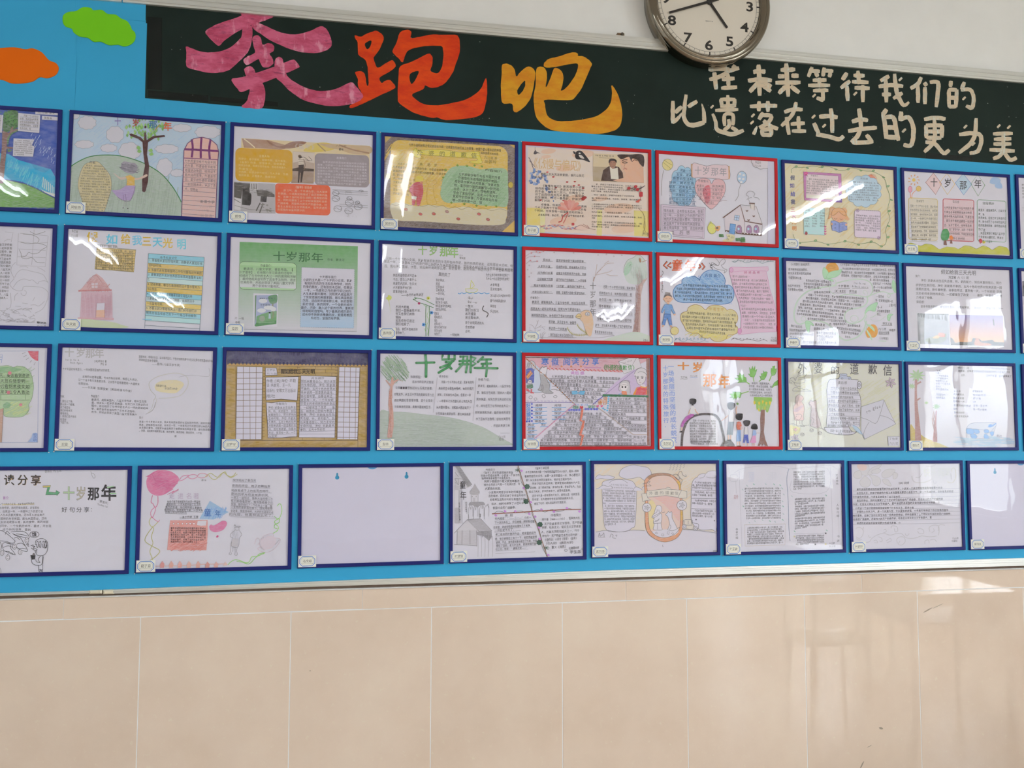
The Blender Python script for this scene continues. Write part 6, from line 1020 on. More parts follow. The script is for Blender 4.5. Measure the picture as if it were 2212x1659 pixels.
lines(a, [(200, 1110, 380, 1130, '我们以后将'), (180, 1175, 440, 1190, '特别的勇敢的特别'), (185, 1230, 560, 1250, '6000年前的时候在一起'), (185, 1290, 410, 1305, '直到永永的爱'), (575, 1090, 735, 1100, '真的改变'), (560, 1155, 830, 1170, '最最担心的一天，'), (600, 1215, 905, 1235, '曾经老是她的的那天'), (605, 1270, 865, 1285, '不会担心最后这天'), (610, 1320, 740, 1325, '一切都好'), (325, 1360, 940, 1380, '的，那一个老朋友都，给全世界最好的一天。'), (920, 1145, 1290, 1190, '你们还在别人和自然的相知'), (985, 1210, 1260, 1240, '生活才会变得美好'), (1045, 1280, 1155, 1290, '永永永。')], 44, '5a585e')
make_frame('27', 'blue framed handwritten sheet with orange fruits on green trailing stems, second row', a)
a = Art(1940, 555, .13863, 28)   # typed sheet with two photographs
for i, (x, ch) in enumerate(zip([700 + 68.5 * i for i in range(8)], '假如给我三天光明')): a.c(x, 234 + i * 2.6, 68, 78, ch, '4c4b52', .006)
a.t(270, 298, 370, 300, 42, '简介：', '4c4b52', .004, 0); a.t(785, 320, 1100, 325, 44, '刘芷斌 六（1）班', '4c4b52', .006, 0)
for i, (x0, y0, x1, y1, s_) in enumerate(((355, 365, 1612, 408, '海伦·凯勒从出生后失去视、听、说的能力，到后来重拾信心、努力'), (272, 438, 1618, 480, '求学的生命历程。海伦·凯勒是不幸的，五光十色的世界对他来说是一团'), (272, 500, 1618, 545, '漆黑的混沌。她也曾绝望、自暴自弃过，直到有一天，一个叫安妮·莎莉'), (275, 568, 1622, 610, '文的老师来到他的身边，一切都发生了改变······最后，她靠自己的努'), (280, 632, 570, 640, '力考进了哈佛。'), (283, 700, 440, 705, '读后感：'), (350, 770, 1635, 808, '这本书告诉我们，哪怕身处黑暗，只要有梦想，只要肯努力，就能不断，统一'))): a.t(x0, y0, x1, y1, 46, s_, '5d5c63', .002, 0, wk=.98)
a.f('295 880 785 890 800 1370 315 1355', '8d8f98', 2); a.f('440 885 785 890 790 905 440 900', '5a5b60'); a.hatch(330, 910, 770, 960, 6, 60, 26, 14, '55575e', 20, 10, 0); a.fs('415 1290 500 1250 620 1230 740 1190 740 1290 640 1350 480 1340', '7d8478', 2); a.fs('540 1262 600 1220 640 1235 620 1270', 'c9a57c', 2); a.fs('630 1185 720 1195 720 1245 640 1240', 'c08070', 2)
for i in range(12): t = i / 12; c = '%02x%02x%02x' % tuple(int(p + (q - p) * t) for p, q in zip((140, 130, 176), (214, 160, 116))); a.f([795 + 1.5 * i, 900 + 36 * i, 1630 + 1.5 * i, 915 + 36 * i, 1631 + 1.5 * i, 953 + 36 * i, 797 + 1.5 * i, 938 + 36 * i], c)
a.f('810 1250 850 1275 890 1340 960 1325 1060 1330 1140 1320 1160 1260 1200 1270 1240 1260 1300 1310 1400 1300 1470 1290 1500 1325 1648 1330 1650 1388 820 1372', '5d5c5c', 2); a.fs('1200 1290 1240 1260 1290 1330 1420 1350 1440 1380 1200 1378', 'b07a60', 2); a.f('1470 960 1490 980 1500 1080 1480 1060', '4f4a58')
make_frame('28', 'blue framed typed sheet with two photographs under bright glare, second row', a)
a = Art(2080, 600, .3616, 29); a.r(300, 20, 420, 160, 'b9b6c4'); a.r(355, 20, 400, 110, '55535c', 2)
make_frame('29', 'sliver of a blue framed sheet at the right edge, second row', a)
# --- row 3
a = Art(0, 730, .15670, 31)   # green round tree with apples
a.l('-600 175 0 182 535 178 528 600 520 1440 0 1442 -600 1440', 3, '6a78a8'); a.f('382 182 530 180 525 320 480 305 425 260', 'c64a5c', 1)
for P in ('305 218 352 200', '320 262 368 238', '360 300 398 272', '412 338 440 308', '468 375 488 335'): a.l(P, 4, '77747c')
a.l('-60 230 35 232 20 345', 5, '6a84bc'); a.l('-60 262 30 266', 5, '6a84bc'); a.l('-60 295 26 300', 5, '6a84bc')
G = '-200 430 -80 395 40 385 120 382 185 405 250 390 330 400 400 450 440 520 455 590 465 680 450 800 430 860 400 920 400 1000 350 1060 290 1088 150 1092 60 1070 45 990 -20 1000 -150 960'; a.fs(G, 'a5c095', 1); a.fs('-100 420 100 400 220 410 300 440 200 470 60 480 -100 480', '7fae7c', 1); a.hatch(0, 560, 420, 560, 60, -40, 90, 8, '8fb480', 60, 160); a.hatch(120, 980, 380, 960, 60, -30, 50, 9, 'c0cc8c', 50, 90); a.fs('45 930 90 890 150 910 130 960 70 970', '7fae7c', 1); a.l(G, 4, '7a9470', sm=True, c=True)
a.f('-60 1000 50 970 45 1050 25 1440 -80 1440', 'b08a74', 1); a.l('50 970 45 1050 25 1440', 3, '8a6a58')
for i in range(5): a.l([-40, 545 + i * 78, 415, 545 + i * 78], 4, '5f7a58')
a.l('15 785 15 855', 4, '5f7a58'); a.l('350 780 355 850', 4, '5f7a58')
for i, s_ in enumerate(('第一天，要去看到奇迹', '第二天我将随黎明一', '样重切看到黑夜变如', '，这是多么令人激动')): a.t(-110, 515 + i * 76, 410, 520 + i * 76, 58, s_, '46553f', -.002)
for x, y, q in ((138, 485, 26), (120, 752, 24), (290, 922, 22)): a.e(x, y, q, q, 'c8707c', 1)
a.f('385 1435 440 1370 450 1320 500 1305 520 1320 518 1438', '8fa8d6', 1); a.c(488, 1345, 62, 70, '黎', '4a6ab0'); a.c(488, 1405, 62, 66, '明', '4a6ab0')
make_frame('31', 'blue framed poster of a round apple tree and red sun, cut at left, third row', a, inset=(0, .007, .0, .0))
a = Art(0, 730, .21700, 32)   # sparse sheet with yellow bubble
for x, y, ch in ((690, 145, '十'), (805, 148, '岁'), (898, 155, '那'), (988, 155, '年')): a.c(x, y, 98, 96, ch, 'a9a7ab', .02, m=1)
lines(a, [(650, 215, 785, 220, 'Inside Out &'), (700, 245, 825, 250, 'Back Again')], 28, '6d6a70'); lines(a, [(940, 230, 1062, 235, '[美]赖清河 著'), (1000, 262, 1062, 265, '罗玲 译')], 26, '4f4c52')
lines(a, [(622, 308, 1110, 325, '十岁女孩的特殊旅行，一场美丽而坚强的成长蜕变。'), (820, 385, 1385, 418, '这样的诗故事如歌，书中的色彩鲜艳，情感让人感动，'), (780, 415, 1390, 462, '让一个孩子看见我勇敢无畏，让我想不能想要给她一大拥抱来'), (780, 452, 900, 460, '给她加油。'), (815, 488, 1330, 532, '——卡达斯·加莱安斯（美国畅销书作家）')], 28, '55525a')
lines(a, [(1382, 185, 2118, 232, '简单地说，幸福的生活，童话般的回忆，不会找到她的勇气与生活让我也感到温暖和幸福'), (1382, 218, 1590, 232, '来得如此悲惨也值得。'), (1510, 258, 1800, 272, '——蔡伟(儿童文学专家)'), (905, 580, 990, 584, '作者简介'), (600, 582, 655, 584, '书摘：')], 28, '55525a')
for i in range(5): a.t(910, 615 + i * 30, (1460, 1475, 1475, 1365, 1365)[i], 635 + i * 33, 26, take(S2, i * 22, 22 if i < 3 else 18), '55525a')
for i, s_ in enumerate(('“我忘记了她，', '那么我一个都嘴。', '过了越去安', '我们的祖母定', '拥有更远。', '“是他们还不有远', '在里面”', '飞回了去。')): a.t(600, 630 + i * 30, 600 + 20 * len(s_), 634 + i * 30, 26, s_, '55525a')
for i in range(4): a.t(1385, 835 + i * 29, 2110 - (i == 3) * 100, 850 + i * 33, 24, take(S1, i * 32, 32), '4f4c54')
a.t(1385, 795, 1425, 796, 30, '简介', '77747a'); a.t(1735, 978, 1760, 978, 22, '家', '55525a')
a.fs('1545 470 1600 430 1700 420 1780 425 1830 460 1790 520 1740 550 1650 545 1560 525', 'd3c6a0', 1)
P = '1530 620 1550 580 1500 520 1485 450 1540 400 1620 370 1750 350 1850 380 1875 440 1860 500 1800 570 1700 595 1580 600'; a.ls(P, 7, 'bdbbb8', 1); a.ls('1530 620 1510 700 1470 750 1540 690 1560 600', 4, 'bdbbb8', 1); a.ls('1550 640 1520 720 1450 760', 3, LG); a.ls('1780 390 1900 370 2060 385 2090 360 2080 300', 3, LG, 1); lines(a, [(1555, 475, 1670, 482, '我知道的三遍，'), (1640, 502, 1780, 508, '自己变成了的人呢？')], 24, '3f3c42')
make_frame('32', 'blue framed white handwritten sheet with a pale yellow speech bubble, third row', a)
a = Art(470, 740, .15823, 33)   # brown brick building
a.r(100, 110, 2060, 1445, 'b09458', 2); a.f('125 112 2062 145 2045 320 130 300', '3f3c5e', 2); a.hatch(200, 160, 1950, 220, 4, 80, 200, 6, '4f4c72', 20, 60, 0)
Q = []
for i in range(38): x = 145 + i * 50.5; a.f([x, 300 + i * .6, x + 12, 283 + i * .6, x + 36, 283 + i * .6, x + 50, 300 + i * .6, x + 50, 318 + i * .5, x, 318 + i * .5], 'b8965c', 0); a.l([x, 300 + i * .6, x + 12, 283 + i * .6, x + 36, 283 + i * .6, x + 50, 300 + i * .6], 4, '6a5440'); a.e(x + 50, 270 + i * .6, 14, 14, '35335a')
a.hatch(180, 350, 190, 1400, 60, 8, 50, 26, 'a58848', 30, 20, 2); a.hatch(1990, 350, 1970, 1400, 60, 8, 50, 26, 'a58848', 25, 20, 2); a.hatch(350, 1390, 1850, 1400, 80, -14, 60, 24, 'a5863f', 30, 26, 2)
a.l('145 318 2040 330', 4, '5a4634'); a.l('250 330 248 1330', 5, '6a543a'); a.l('250 1335 1915 1335', 6, '6a543a'); a.l('1915 1335 1915 1435', 4, '6a543a'); a.l('1945 330 1915 1335', 5, '6a543a'); a.l('1640 320 1620 1330', 5, '6a543a')
r = random.Random(3)
for i in range(24):   # brick courses beside the papers
    y = 340 + i * 41
    for x0, x1 in ((622, 655), (1085, 1130), (1605, 1640)): a.l([x0 - i * .6, y, x1 - i * .6, y + 2], 4, '7a6038')
for y in (365, 410, 455): a.l([820, y, 1640, y + 6], 4, '7a6038')
for x, y in ((850, 320), (1090, 320), (1335, 322), (1555, 325), (1475, 370), (1335, 412), (1560, 412), (1640, 455), (970, 455), (740, 455), (850, 355)): a.l([x, y, x, y + 44], 4, '7a6038')
for x in (770, 1000, 1160, 1455): a.l([x, 1300, x, 1335], 4, '7a6038')
a.l('655 475 1110 465', 5, '5a4a3a'); a.l('620 470 612 1330', 4, '6a543a'); a.l('660 790 870 775 1090 800', 5, '5a4a3a')
a.f('268 330 615 335 612 735 600 1325 250 1322 262 735', 'c5c2d2'); a.f('1660 335 1942 342 1910 1322 1632 1318', 'c5c2d2')
for x0, x1 in ((352, 350), (440, 445), (528, 523)): a.l([x0, 332, (x0 + x1) / 2, 800, x1, 1324], 6, '7a6250')
for i in range(13): y = 412 + i * 76; a.l([266 - i, y, 613 - i, y - 2], 6, '6f5848')
for x0, x1 in ((1738, 1715), (1812, 1800), (1890, 1878)): a.l([x0, 338, x1, 1320], 6, '7a6250')
for i in range(14): y = 400 + i * 68.5; a.l([1658 - i * 1.8, y, 1938 - i * 1.8, y + 4], 6, '6f5848')
a.l('268 330 615 335 600 1325 250 1322', 5, '5a4a40', c=True); a.l('1660 335 1942 342 1910 1322 1632 1318', 5, '5a4a40', c=True)
for P in ('655 345 805 348 818 445 655 450', '658 475 1105 465 1088 790 870 772 660 785', '665 815 740 822 860 805 1075 815 1085 1282 960 1290 870 1300 690 1298 682 1100 668 900', '1138 452 1622 465 1612 900 1600 1300 1112 1295 1125 800'): a.f(P, 'c6c3d2'); a.l(P, 7, '38343c', c=True)
lines(a, [(668, 375, 790, 378, '王梦宇'), (668, 425, 812, 428, '六(1)班')], 36, '6a6672')
for x, ch in zip((890, 950, 1005, 1062, 1115, 1180, 1235, 1300), '假如给我三天光明'): a.c(x, 395, 62, 78, ch, '2a2626', .01, jit=.05)
lines(a, [(668, 525, 1070, 520, '作者:[美]海伦·凯勒'), (668, 585, 1000, 585, '译:吴群芳、王一凡'), (668, 655, 1070, 655, '出版社:安徽文艺出版出'), (668, 730, 790, 728, '版社')], 52, '5a5662')
a.t(795, 838, 950, 838, 40, '作者简介', '5a5662'); a.t(1280, 488, 1460, 486, 40, '片段摘抄', '5a5662')
for i in range(9): a.t(690 + i, 890 + i * 49, 1070 if i < 8 else 835, 890 + i * 48, 40, take(S5, i * 11, 11 if i < 8 else 4), '4f4c5a', .002); a.l([682, 912 + i * 49, 1080, 912 + i * 48], 3, '77738a')
for i in range(14): a.t(1138 - i, 530 + i * 51, 1610 - i if i < 13 else 1470, 535 + i * 50, 42, take(S5, i * 12 + 20, 12 if i < 13 else 9), '4f4c5a', .002); a.l([1132 - i, 553 + i * 51, 1615 - i, 555 + i * 50], 3, '77738a')
a.l('1115 1250 1600 1250', 3, '77738a')
make_frame('33', 'blue framed brown brick building with grid windows and dark roof, third row', a)
a = Art(805, 740, .15670, 34)   # green brush title over a grey green hill
a.fs('100 960 250 955 450 960 700 990 900 1010 1100 1040 1300 1090 1500 1160 1650 1240 1800 1330 1930 1400 1935 1415 90 1415', 'a3afa6', 1); a.ls('100 955 250 955 450 960 700 990 900 1010 1100 1040 1300 1090 1500 1160 1650 1240 1800 1330 1930 1400', 3, '8d9a90', 1); a.hatch(150, 1220, 1250, 1240, 180, 10, 120, 6, '93a096', 80, 180)
for i in range(150): t = a.rng.uniform(0, 6.28); q = math.sqrt(a.rng.uniform(0, 1)); x, y = 310 + 170 * q * math.cos(t) * (1 + .1 * math.sin(t)), 370 + 165 * q * math.sin(t); a.l([x - 40, y - 45, x + 30, y + 40], 9, ['92aa92', '7f9c80', 'a3b5a2', '6a8c6c'][i % 4], 1)
for P in ('235 300 240 340 270 330 280 300', '360 300 375 330 380 350', '330 370 345 390', '355 430 365 450', '170 460 200 500 240 520', '390 480 440 500'): a.ls(P, 5, '4a6a4c')
a.f('265 470 285 480 288 530 355 500 360 515 300 560 275 610 265 800 285 960 290 1150 265 1310 200 1310 215 1150 235 1000 215 860 225 700 245 610 175 520 190 515 245 575', 'bf9080', 1); a.hatch(250, 650, 240, 1290, 12, 90, 40, 7, 'ab7666', 20, 30); a.ls('360 520 400 525 412 545', 4, 'bf9080', 1)
for S_, w in ((['600 280 850 275'], 30), (['728 165 738 300 735 470'], 36), (['965 180 955 235 1130 230', '1050 165 1048 225', '1130 170 1128 225', '1115 250 1050 300 930 345', '1010 270 1100 265 1040 340 910 415', '1040 310 1085 360'], 32), (['1210 195 1305 190 1300 330 1285 410', '1250 195 1240 300 1150 400', '1195 255 1330 250', '1195 300 1320 300', '1355 190 1350 410', '1360 200 1420 215 1380 265 1420 290 1370 320'], 30), (['1520 200 1450 270', '1500 235 1630 232', '1500 295 1630 290', '1520 300 1515 340', '1405 350 1720 355', '1570 235 1575 350 1562 465'], 30)):
    for P in S_: a.l(P, w, '2f7c46', 2); a.l(P, w * .55, '3f9058', 2); Q = pts(P); a.e(Q[0][0], Q[0][1], w / 2, w / 2, '2c7440'); a.e(Q[-1][0], Q[-1][1], w / 2, w / 2, '2c7440')
lines(a, [(518, 470, 695, 478, '自我感知：'), (915, 465, 1065, 475, '关于本书：'), (1450, 508, 1640, 515, '作者介绍：'), (545, 540, 838, 548, '这本书的主人公金河'), (312, 622, 848, 635, '让我■■■想到过去与将来的勇敢，'), (295, 712, 845, 722, '对象太作，从生活中学到的勇敢和努力去'), (295, 795, 828, 802, '适应美国社会做事情慢，这个女孩会'), (300, 885, 828, 890, '河会被她的坚强，勇敢克服困难生活。')] + [((945, 908, 892, 885, 878, 868)[i], 545 + i * 87, (1395, 1390, 1355, 1370, 1355, 1350)[i], 550 + i * 88, take(S1, i * 16, 16)) for i in range(6)] + [((1450, 1435, 1430, 1425, 1412, 1420, 1630)[i], 600 + i * 91, (1900, 1910, 1905, 1900, 1900, 1895, 1890)[i], 605 + i * 90, take(S2, i * 15, 15 if i < 6 else 8)) for i in range(7)], 42, '4f4b57')
a.l('890 480 835 965', 2.5, LG); a.l('1425 480 1380 1080', 2.5, LG); lines(a, [(1730, 1295, 1830, 1298, '六(1)班'), (1740, 1335, 1812, 1338, '彭非')], 38, '6a6670'); a.l('1760 1248 1885 1248', 2, LG); a.l('90 1410 1920 1412', 3, LG)
make_frame('34', 'blue framed sheet with bold green brush title, tree and grey green hill, third row', a)
a = Art(1110, 750, .14466, 35)   # dense colourful reading poster
a.r(165, 145, 2010, 1480, 'c9c4d4'); a.f('170 150 1990 165 1985 205 1600 380 500 320 380 350 200 200', 'c79aa8', 1); a.hatch(400, 230, 1550, 260, 70, 10, 80, 10, 'c08c98', 60, 60)
a.l('168 152 1990 168', 14, '6a4038', 1); a.f('1975 168 2020 168 2025 1470 1990 1470', '8a5a4c', 1); a.f('2022 160 2045 160 2045 1480 2028 1480', 'b9b2c0'); a.l('330 1472 2000 1466', 16, '6a4038', 1)
a.f('300 240 400 330 560 520 560 640 520 690 350 700 180 680 178 560 300 480', 'b5bfe0', 1); a.fs('175 690 250 680 380 680 520 650 590 630 680 650 760 720 850 800 845 815 175 810', 'cbc6d4'); a.ls('175 690 250 680 380 680 520 650 590 630 680 650 760 720 850 810', 3, '55505a'); a.l('175 825 880 825', 6, '5a3f9c'); 
for i in range(13): a.l([190 + i * 52, 802 + (i % 2) * 3, 225 + i * 52, 804], 4, '8a70b8')
a.fs('200 260 220 215 270 205 310 230 320 300 300 330 240 310 200 300', 'b9b4bc'); a.ls('200 260 220 215 270 205 310 230 320 300 295 360 270 310 240 230 215 330 195 290 225 240', 3, '4a464c'); a.f('182 330 250 305 300 330 305 420 300 530 240 545 180 540', '2f48a8', 1)
for i in range(4): a.l([185 + i * 6, 440 + i * 12, 250 + i * 10, 350 + i * 12], 12, ['c8703c', 'd0b05c', 'c8703c', 'c8a060'][i])
a.f('190 560 280 550 290 600 250 620 190 618', '2f6a48', 1); a.f('215 490 270 495 265 545 200 540', 'c5c0c8'); a.ls('215 490 240 520 270 495 265 545 200 540 215 490', 3, '4a464c'); a.fs('188 612 230 640 235 665 205 660 185 645', 'b83040', 1); a.f('250 620 275 622 272 665 305 680 300 692 245 688', 'c02f40', 1)
a.fs('385 330 430 290 440 300 490 290 495 340 480 410 500 500 535 560 530 640 590 685 480 690 360 640 385 600 400 520 390 420', '9c9aa0', 1); a.f('390 345 430 295 445 310 492 292 492 340 480 405 395 405', 'cdc8d2'); a.ls('385 330 430 290 440 300 490 290 495 340 480 410 500 500 535 560 530 640 590 685 480 690 430 670 440 600 420 560 415 640 360 640 385 600 400 520 390 420', 4, '45424a', 0, True)
for P in ('225 745 250 725 275 740 265 770 235 770', '300 770 330 755 345 780 320 795', '420 720 450 705 470 740 440 755', '590 740 620 720 645 735 620 755'): a.ls(P, 3, '55505a', c=True)
P0 = spline(pts('185 175 240 215 320 300 390 370 440 400 500 460 560 520 650 600 760 710 850 800 925 865'), False, 3)
for i, (x, y) in enumerate(P0):
    if not 10 < i < 13: a.f([x, y - 11, x + 11, y, x, y + 11, x - 11, y], 'c97a3c')
a.l(P0.ravel().tolist(), 3, '55504a')
for x, ch in zip((465, 615, 790, 915, 1075, 1215), '寒假阅读分享'): a.c(x, 218, 112, 118, ch, '3a6fc0', .014, jit=.04)
for x in (540, 712, 855, 1000): a.f([x - 20, 300, x, 265, x + 20, 298], 'd8823c', 1)
a.l('1050 305 1300 306', 7, 'b060b0')
for i in range(20): x = 500 + i * 57; y = 325 + i * 1.6; a.ls([x, y, x + 20, y - 8, x + 30, y + 8, x + 48, y + 12], 8, 'c8432f')
a.f('1560 215 1720 160 1860 160 1905 300 1640 400 1600 290', 'c9c4cc', 0); a.l('1560 215 1720 160 1860 160 1905 300 1640 400 1600 290', 3, '6a656c', c=True); a.l('1560 215 1760 280 1830 160', 3, '6a656c'); a.t(1640, 232, 1765, 190, 46, 'to elsa', '6a6670')
for x, ch in zip((1340, 1400, 1458, 1520, 1585, 1655, 1735, 1800), '《外婆的道歉信》'): a.c(x, 300 + (x - 1340) * .02, 66, 86, ch, '2f8a3c', .008, jit=.04)
for x, ch in zip((875, 940, 1020), '读后感'): a.c(x, 385, 62, 56, ch, 'c078c0', .01, jit=.04)
for i, (x0, x1) in enumerate(((560, 1590), (535, 1540), (610, 1445), (670, 1370), (740, 1300), (800, 1240), (870, 1185))): a.t(x0, 440 + i * 58, x1, 470 + i * 57, 50, take(S3, i * 23, int((x1 - x0) / 43)), '4a464e'); a.l([x0 - 40, 465 + i * 59, x1 + 40, 490 + i * 58], 2.5, '77737c')
a.f('860 655 940 650 960 680 990 655 1065 655 1045 710 1000 710 960 690 930 705 870 705', '3f9cc8', 1)
for i in range(34): t = i / 33; x, y = 1190 + 610 * t, 840 - 485 * t; a.f([x - 9, y + 12, x + 2, y - 14, x + 14, y + 10], '4a48b8')
a.f('1330 705 1500 540 1790 330 1980 340 1985 720 1330 712', 'b9a5c6', 1); a.l('1185 850 1330 735 1800 350', 3, '6a5c8c')
a.fs('1795 400 1830 340 1900 310 1970 340 1985 420 1960 450 1930 380 1870 380 1820 430', 'c6c1c9'); a.ls('1795 400 1830 340 1900 310 1970 340 1985 420 1950 380 1870 370 1820 430 1800 440', 3.5, '4a464c'); a.fs('1815 420 1870 375 1930 380 1965 440 1960 500 1900 560 1850 545 1825 480', 'cbc5cc'); a.ls('1815 420 1825 480 1850 545 1900 560 1960 500 1965 440', 3, '55505a'); a.f('1880 590 1900 555 1950 555 1970 600', 'cbc5cc'); a.f('1835 600 1900 590 1985 600 1985 712 1800 712', 'c8343c', 1); a.f('1880 575 1960 600 1985 580 1985 610 1900 605', 'd88a3c'); a.f('1775 712 1830 600 1840 605 1810 712', 'd88a3c'); a.f('1980 640 1988 640 1988 712 1978 712', 'd88a3c')
for x in (1848, 1915): a.e(x, 460, 14, 9, '3f3a40'); a.ls([x - 22, 445, x, 436, x + 22, 448], 3.5, '3f3a40')
a.ls('1868 525 1882 532 1898 522', 3, '8a4a50'); a.l('1880 480 1872 505 1884 508', 2.5, '77727a')
a.fs('1575 600 1580 540 1640 500 1700 505 1730 560 1735 690 1690 700 1580 640', 'b9b4bc'); a.fs('1590 560 1640 535 1690 550 1695 610 1650 655 1600 630', 'd0cad0'); a.ls('1575 600 1580 540 1640 500 1700 505 1730 560 1735 690', 4, '4a464c'); a.ls('1590 570 1640 560 1700 570', 4, '4a464c'); a.e(1618, 595, 13, 15, '2f2b30'); a.e(1665, 595, 13, 15, '2f2b30'); a.f('1610 655 1680 660 1690 712 1600 712', 'd0703c', 1); a.ls('1560 705 1600 695 1620 710', 9, '4fa0d0')
for P in ('1700 500 1730 510 1725 540', '1580 560 1560 620 1580 660'): a.ls(P, 4, '4a464c')
for i in range(34): x = 1325 + i * 20; a.fs([x, 705 + i * .6, x + 12, 700 + i * .6, x + 24, 712 + i * .6, x + 12, 740 + i * .4, x, 735], '2f6a48')
for x, y, ch in ((1362, 770, '诗'), (1300, 800, '合'), (1285, 830, '抽'), (1360, 830, '抄')): a.c(x, y, 66, 70, ch, 'd08a48', .008, jit=.08)
for x, y in ((1415, 738), (1413, 775), (1410, 808), (1405, 840), (1402, 875), (1398, 908), (1392, 945), (1358, 932), (1330, 912)): a.e(x, y, 13, 12, '4fa8d8')
for x, y in ((1250, 880), (1310, 880)): a.fs([x, y + 18, x - 20, y - 6, x - 8, y - 16, x, y - 6, x + 10, y - 16, x + 20, y - 4], 'c8508c')
for i, (x0, x1) in enumerate(((1430, 1970), (1430, 1930), (1420, 1955), (1415, 1965), (1415, 1720), (1460, 1980), (1545, 1750), (1610, 1970), (1680, 1975))): a.t(x0, 772 + i * 57, x1, 782 + i * 57, 46, take(S3, i * 14 + 60, int((x1 - x0) / 43)), '4a464e'); a.l([x0 - 10, 800 + i * 57, 1980, 808 + i * 57], 2.5, '77737c')
a.t(915, 850, 1110, 855, 52, 'to elsa', '6a98d0', .01)
a.fs('985 885 1000 878 1008 888 1020 878 1032 890 1030 910 1010 930 988 905', 'c02f3c'); a.ls('880 860 940 900 1040 925 1120 905 1185 850', 3, '77737c')
a.c(890, 900, 60, 60, '书', '2f8a5c', .012); a.c(940, 902, 56, 56, '评', '2f8a5c', .012); a.c(1130, 895, 56, 56, '赏', '2f8a5c', .012); a.c(1185, 895, 52, 56, '析', '2f8a5c', .012)
for x in (825, 858, 895, 935, 975, 1070, 1110, 1155, 1200, 1240): a.e(x, 937 - (x > 1000) * 12, 18, 18, '3f4ac0', 1)
for x, y, ch in ((215, 870, '好'), (215, 940, '词'), (220, 1010, '摘'), (220, 1080, '抄')): a.c(x, y, 66, 74, ch, '3f8ad0', .014, jit=.05)
for y in (848, 898, 948, 995, 1050, 1102): a.e(268, y, 13, 13, '2f48c0')
a.e(192, 1110, 12, 12, '2f48c0'); a.e(232, 1108, 13, 13, '2f48c0')
for i in range(5):
    y = 870 + i * 59
    for x in ((305, 590) if i < 4 else (300,)): a.t(x + 10, y, x + 120 + (i == 4) * 40, y, 42, take('闹哄 幻想 保护 深刻 神奇不同', i * 3, 3).strip() or '幻想', '5a5660'); a.ls([x - 25, y + 28, x + 30, y + 34, x + 80, y + 26, x + 130, y + 32, x + 190, y + 26], 8, '4f9cd8')
for i in range(4): y = 1160 + i * 57; a.t(205, y, 310, y, 42, take('美妙骄傲威严信使', i * 2, 2), '5a5660'); a.ls([195, y + 27, 250, y + 32, 345 - (i == 0) * 30, y + 26], 7, '4f9cd8')
a.t(405, 1160, 475, 1160, 42, '美妙', '5a5660'); a.ls('390 1190 440 1182 510 1180', 7, '4f9cd8')
for i in range(36): t = i / 35; x, y = 910 - 590 * t, 855 + 505 * t; a.ls([x, y, x - 12, y - 6, x - 14, y + 10, x - 22, y + 14], 7, 'c87fa5')
for i in range(9): x0 = 780 - i * 55; x0 = max(x0, 370); x1 = min(1310 + i * 75, 1760); a.t(x0, 985 + i * 57.5, x1, 1000 + i * 56, 48, take(S3, i * 30 + 30, int((x1 - x0) / 43)), '45414c'); a.l([x0 - 30, 1012 + i * 58, x1 + 30, 1026 + i * 57], 2.5, '77737c')
a.f('1005 930 1035 930 1030 1000 1005 1090 1055 1100 1040 1200 1005 1300 1045 1310 1030 1380 1005 1470 980 1475 1000 1380 1010 1330 972 1310 1000 1200 1025 1115 978 1100', 'd2602f', 1); a.ls('1010 930 990 1100 1040 1105 980 1310 1030 1320 985 1470', 4, '8a3f28')
a.l('1185 855 1350 970 1780 1305 1980 1305', 9, 'b09a8c', 1); lines(a, [(1780, 1345, 1975, 1345, '新莲小学'), (1780, 1395, 1950, 1395, '六(1)班'), (1780, 1445, 1975, 1445, '钟沛珊')], 46, '6a6670')
make_frame('35', 'red framed crowded colourful poster with girl, dog and envelope drawings, third row', a, red=True, inset=(0, .004, 0, 0))
a = Art(1405, 760, .13863, 36)   # family under papaya tree
for S_, x, y, w, h in (('十', 512, 222, 185, 125), ('岁', 735, 245, 165, 165), ('那', 925, 445, 215, 210), ('年', 1145, 465, 190, 215)): a.c(x, y, w, h, S_, '8a5a34', .030); a.c(x, y, w, h, S_, 'd0843c', .022)
a.tv(232, 255, 1070, 88, '十岁那年的特殊旅行', '7a93cc', .012, .03, x1=245); a.c(248, 1150, 60, 60, '，', '7a93cc', .015); a.tv(318, 232, 1370, 96, '一场美丽而坚强的成长蜕变', '7a93cc', .012, .03, x1=368)
a.t(470, 395, 575, 400, 34, '文艺颖', '5a565e'); a.ls('465 425 500 418 530 428 578 420', 4, '77747c'); a.t(615, 375, 730, 378, 32, '六(1)班', '5a565e'); a.ls('615 405 660 398 700 405 735 398', 4, '7a93cc')
def leaf(P, st): a.f(P, '6fae48', 2); a.l(P, 3, '3f7a3c', c=True); a.l(st, 14, '7fae50', 2)
leaf('1312 412 1380 400 1335 360 1385 370 1390 325 1425 370 1450 345 1460 390 1490 400 1500 475 1430 475 1350 480 1395 450 1350 440', '1495 470 1545 505')
leaf('1520 340 1555 345 1540 240 1570 280 1590 215 1605 270 1630 215 1630 290 1660 270 1640 340 1615 395 1565 390', '1600 395 1612 465')
leaf('1700 375 1735 385 1720 340 1760 335 1755 290 1780 320 1800 305 1822 320 1800 390 1770 435 1725 435', '1730 430 1690 465')
leaf('1880 255 1905 260 1900 230 1940 215 1935 265 1965 260 1960 310 1940 360 1890 375 1878 320', '1885 370 1850 455')
leaf('1225 655 1290 650 1275 625 1400 625 1420 650 1395 720 1355 705 1330 745 1320 710 1285 755 1285 710 1225 715 1275 690', '1400 655 1530 618')
leaf('1895 545 1930 480 1985 440 1985 520 1930 530', '1930 525 1895 558')
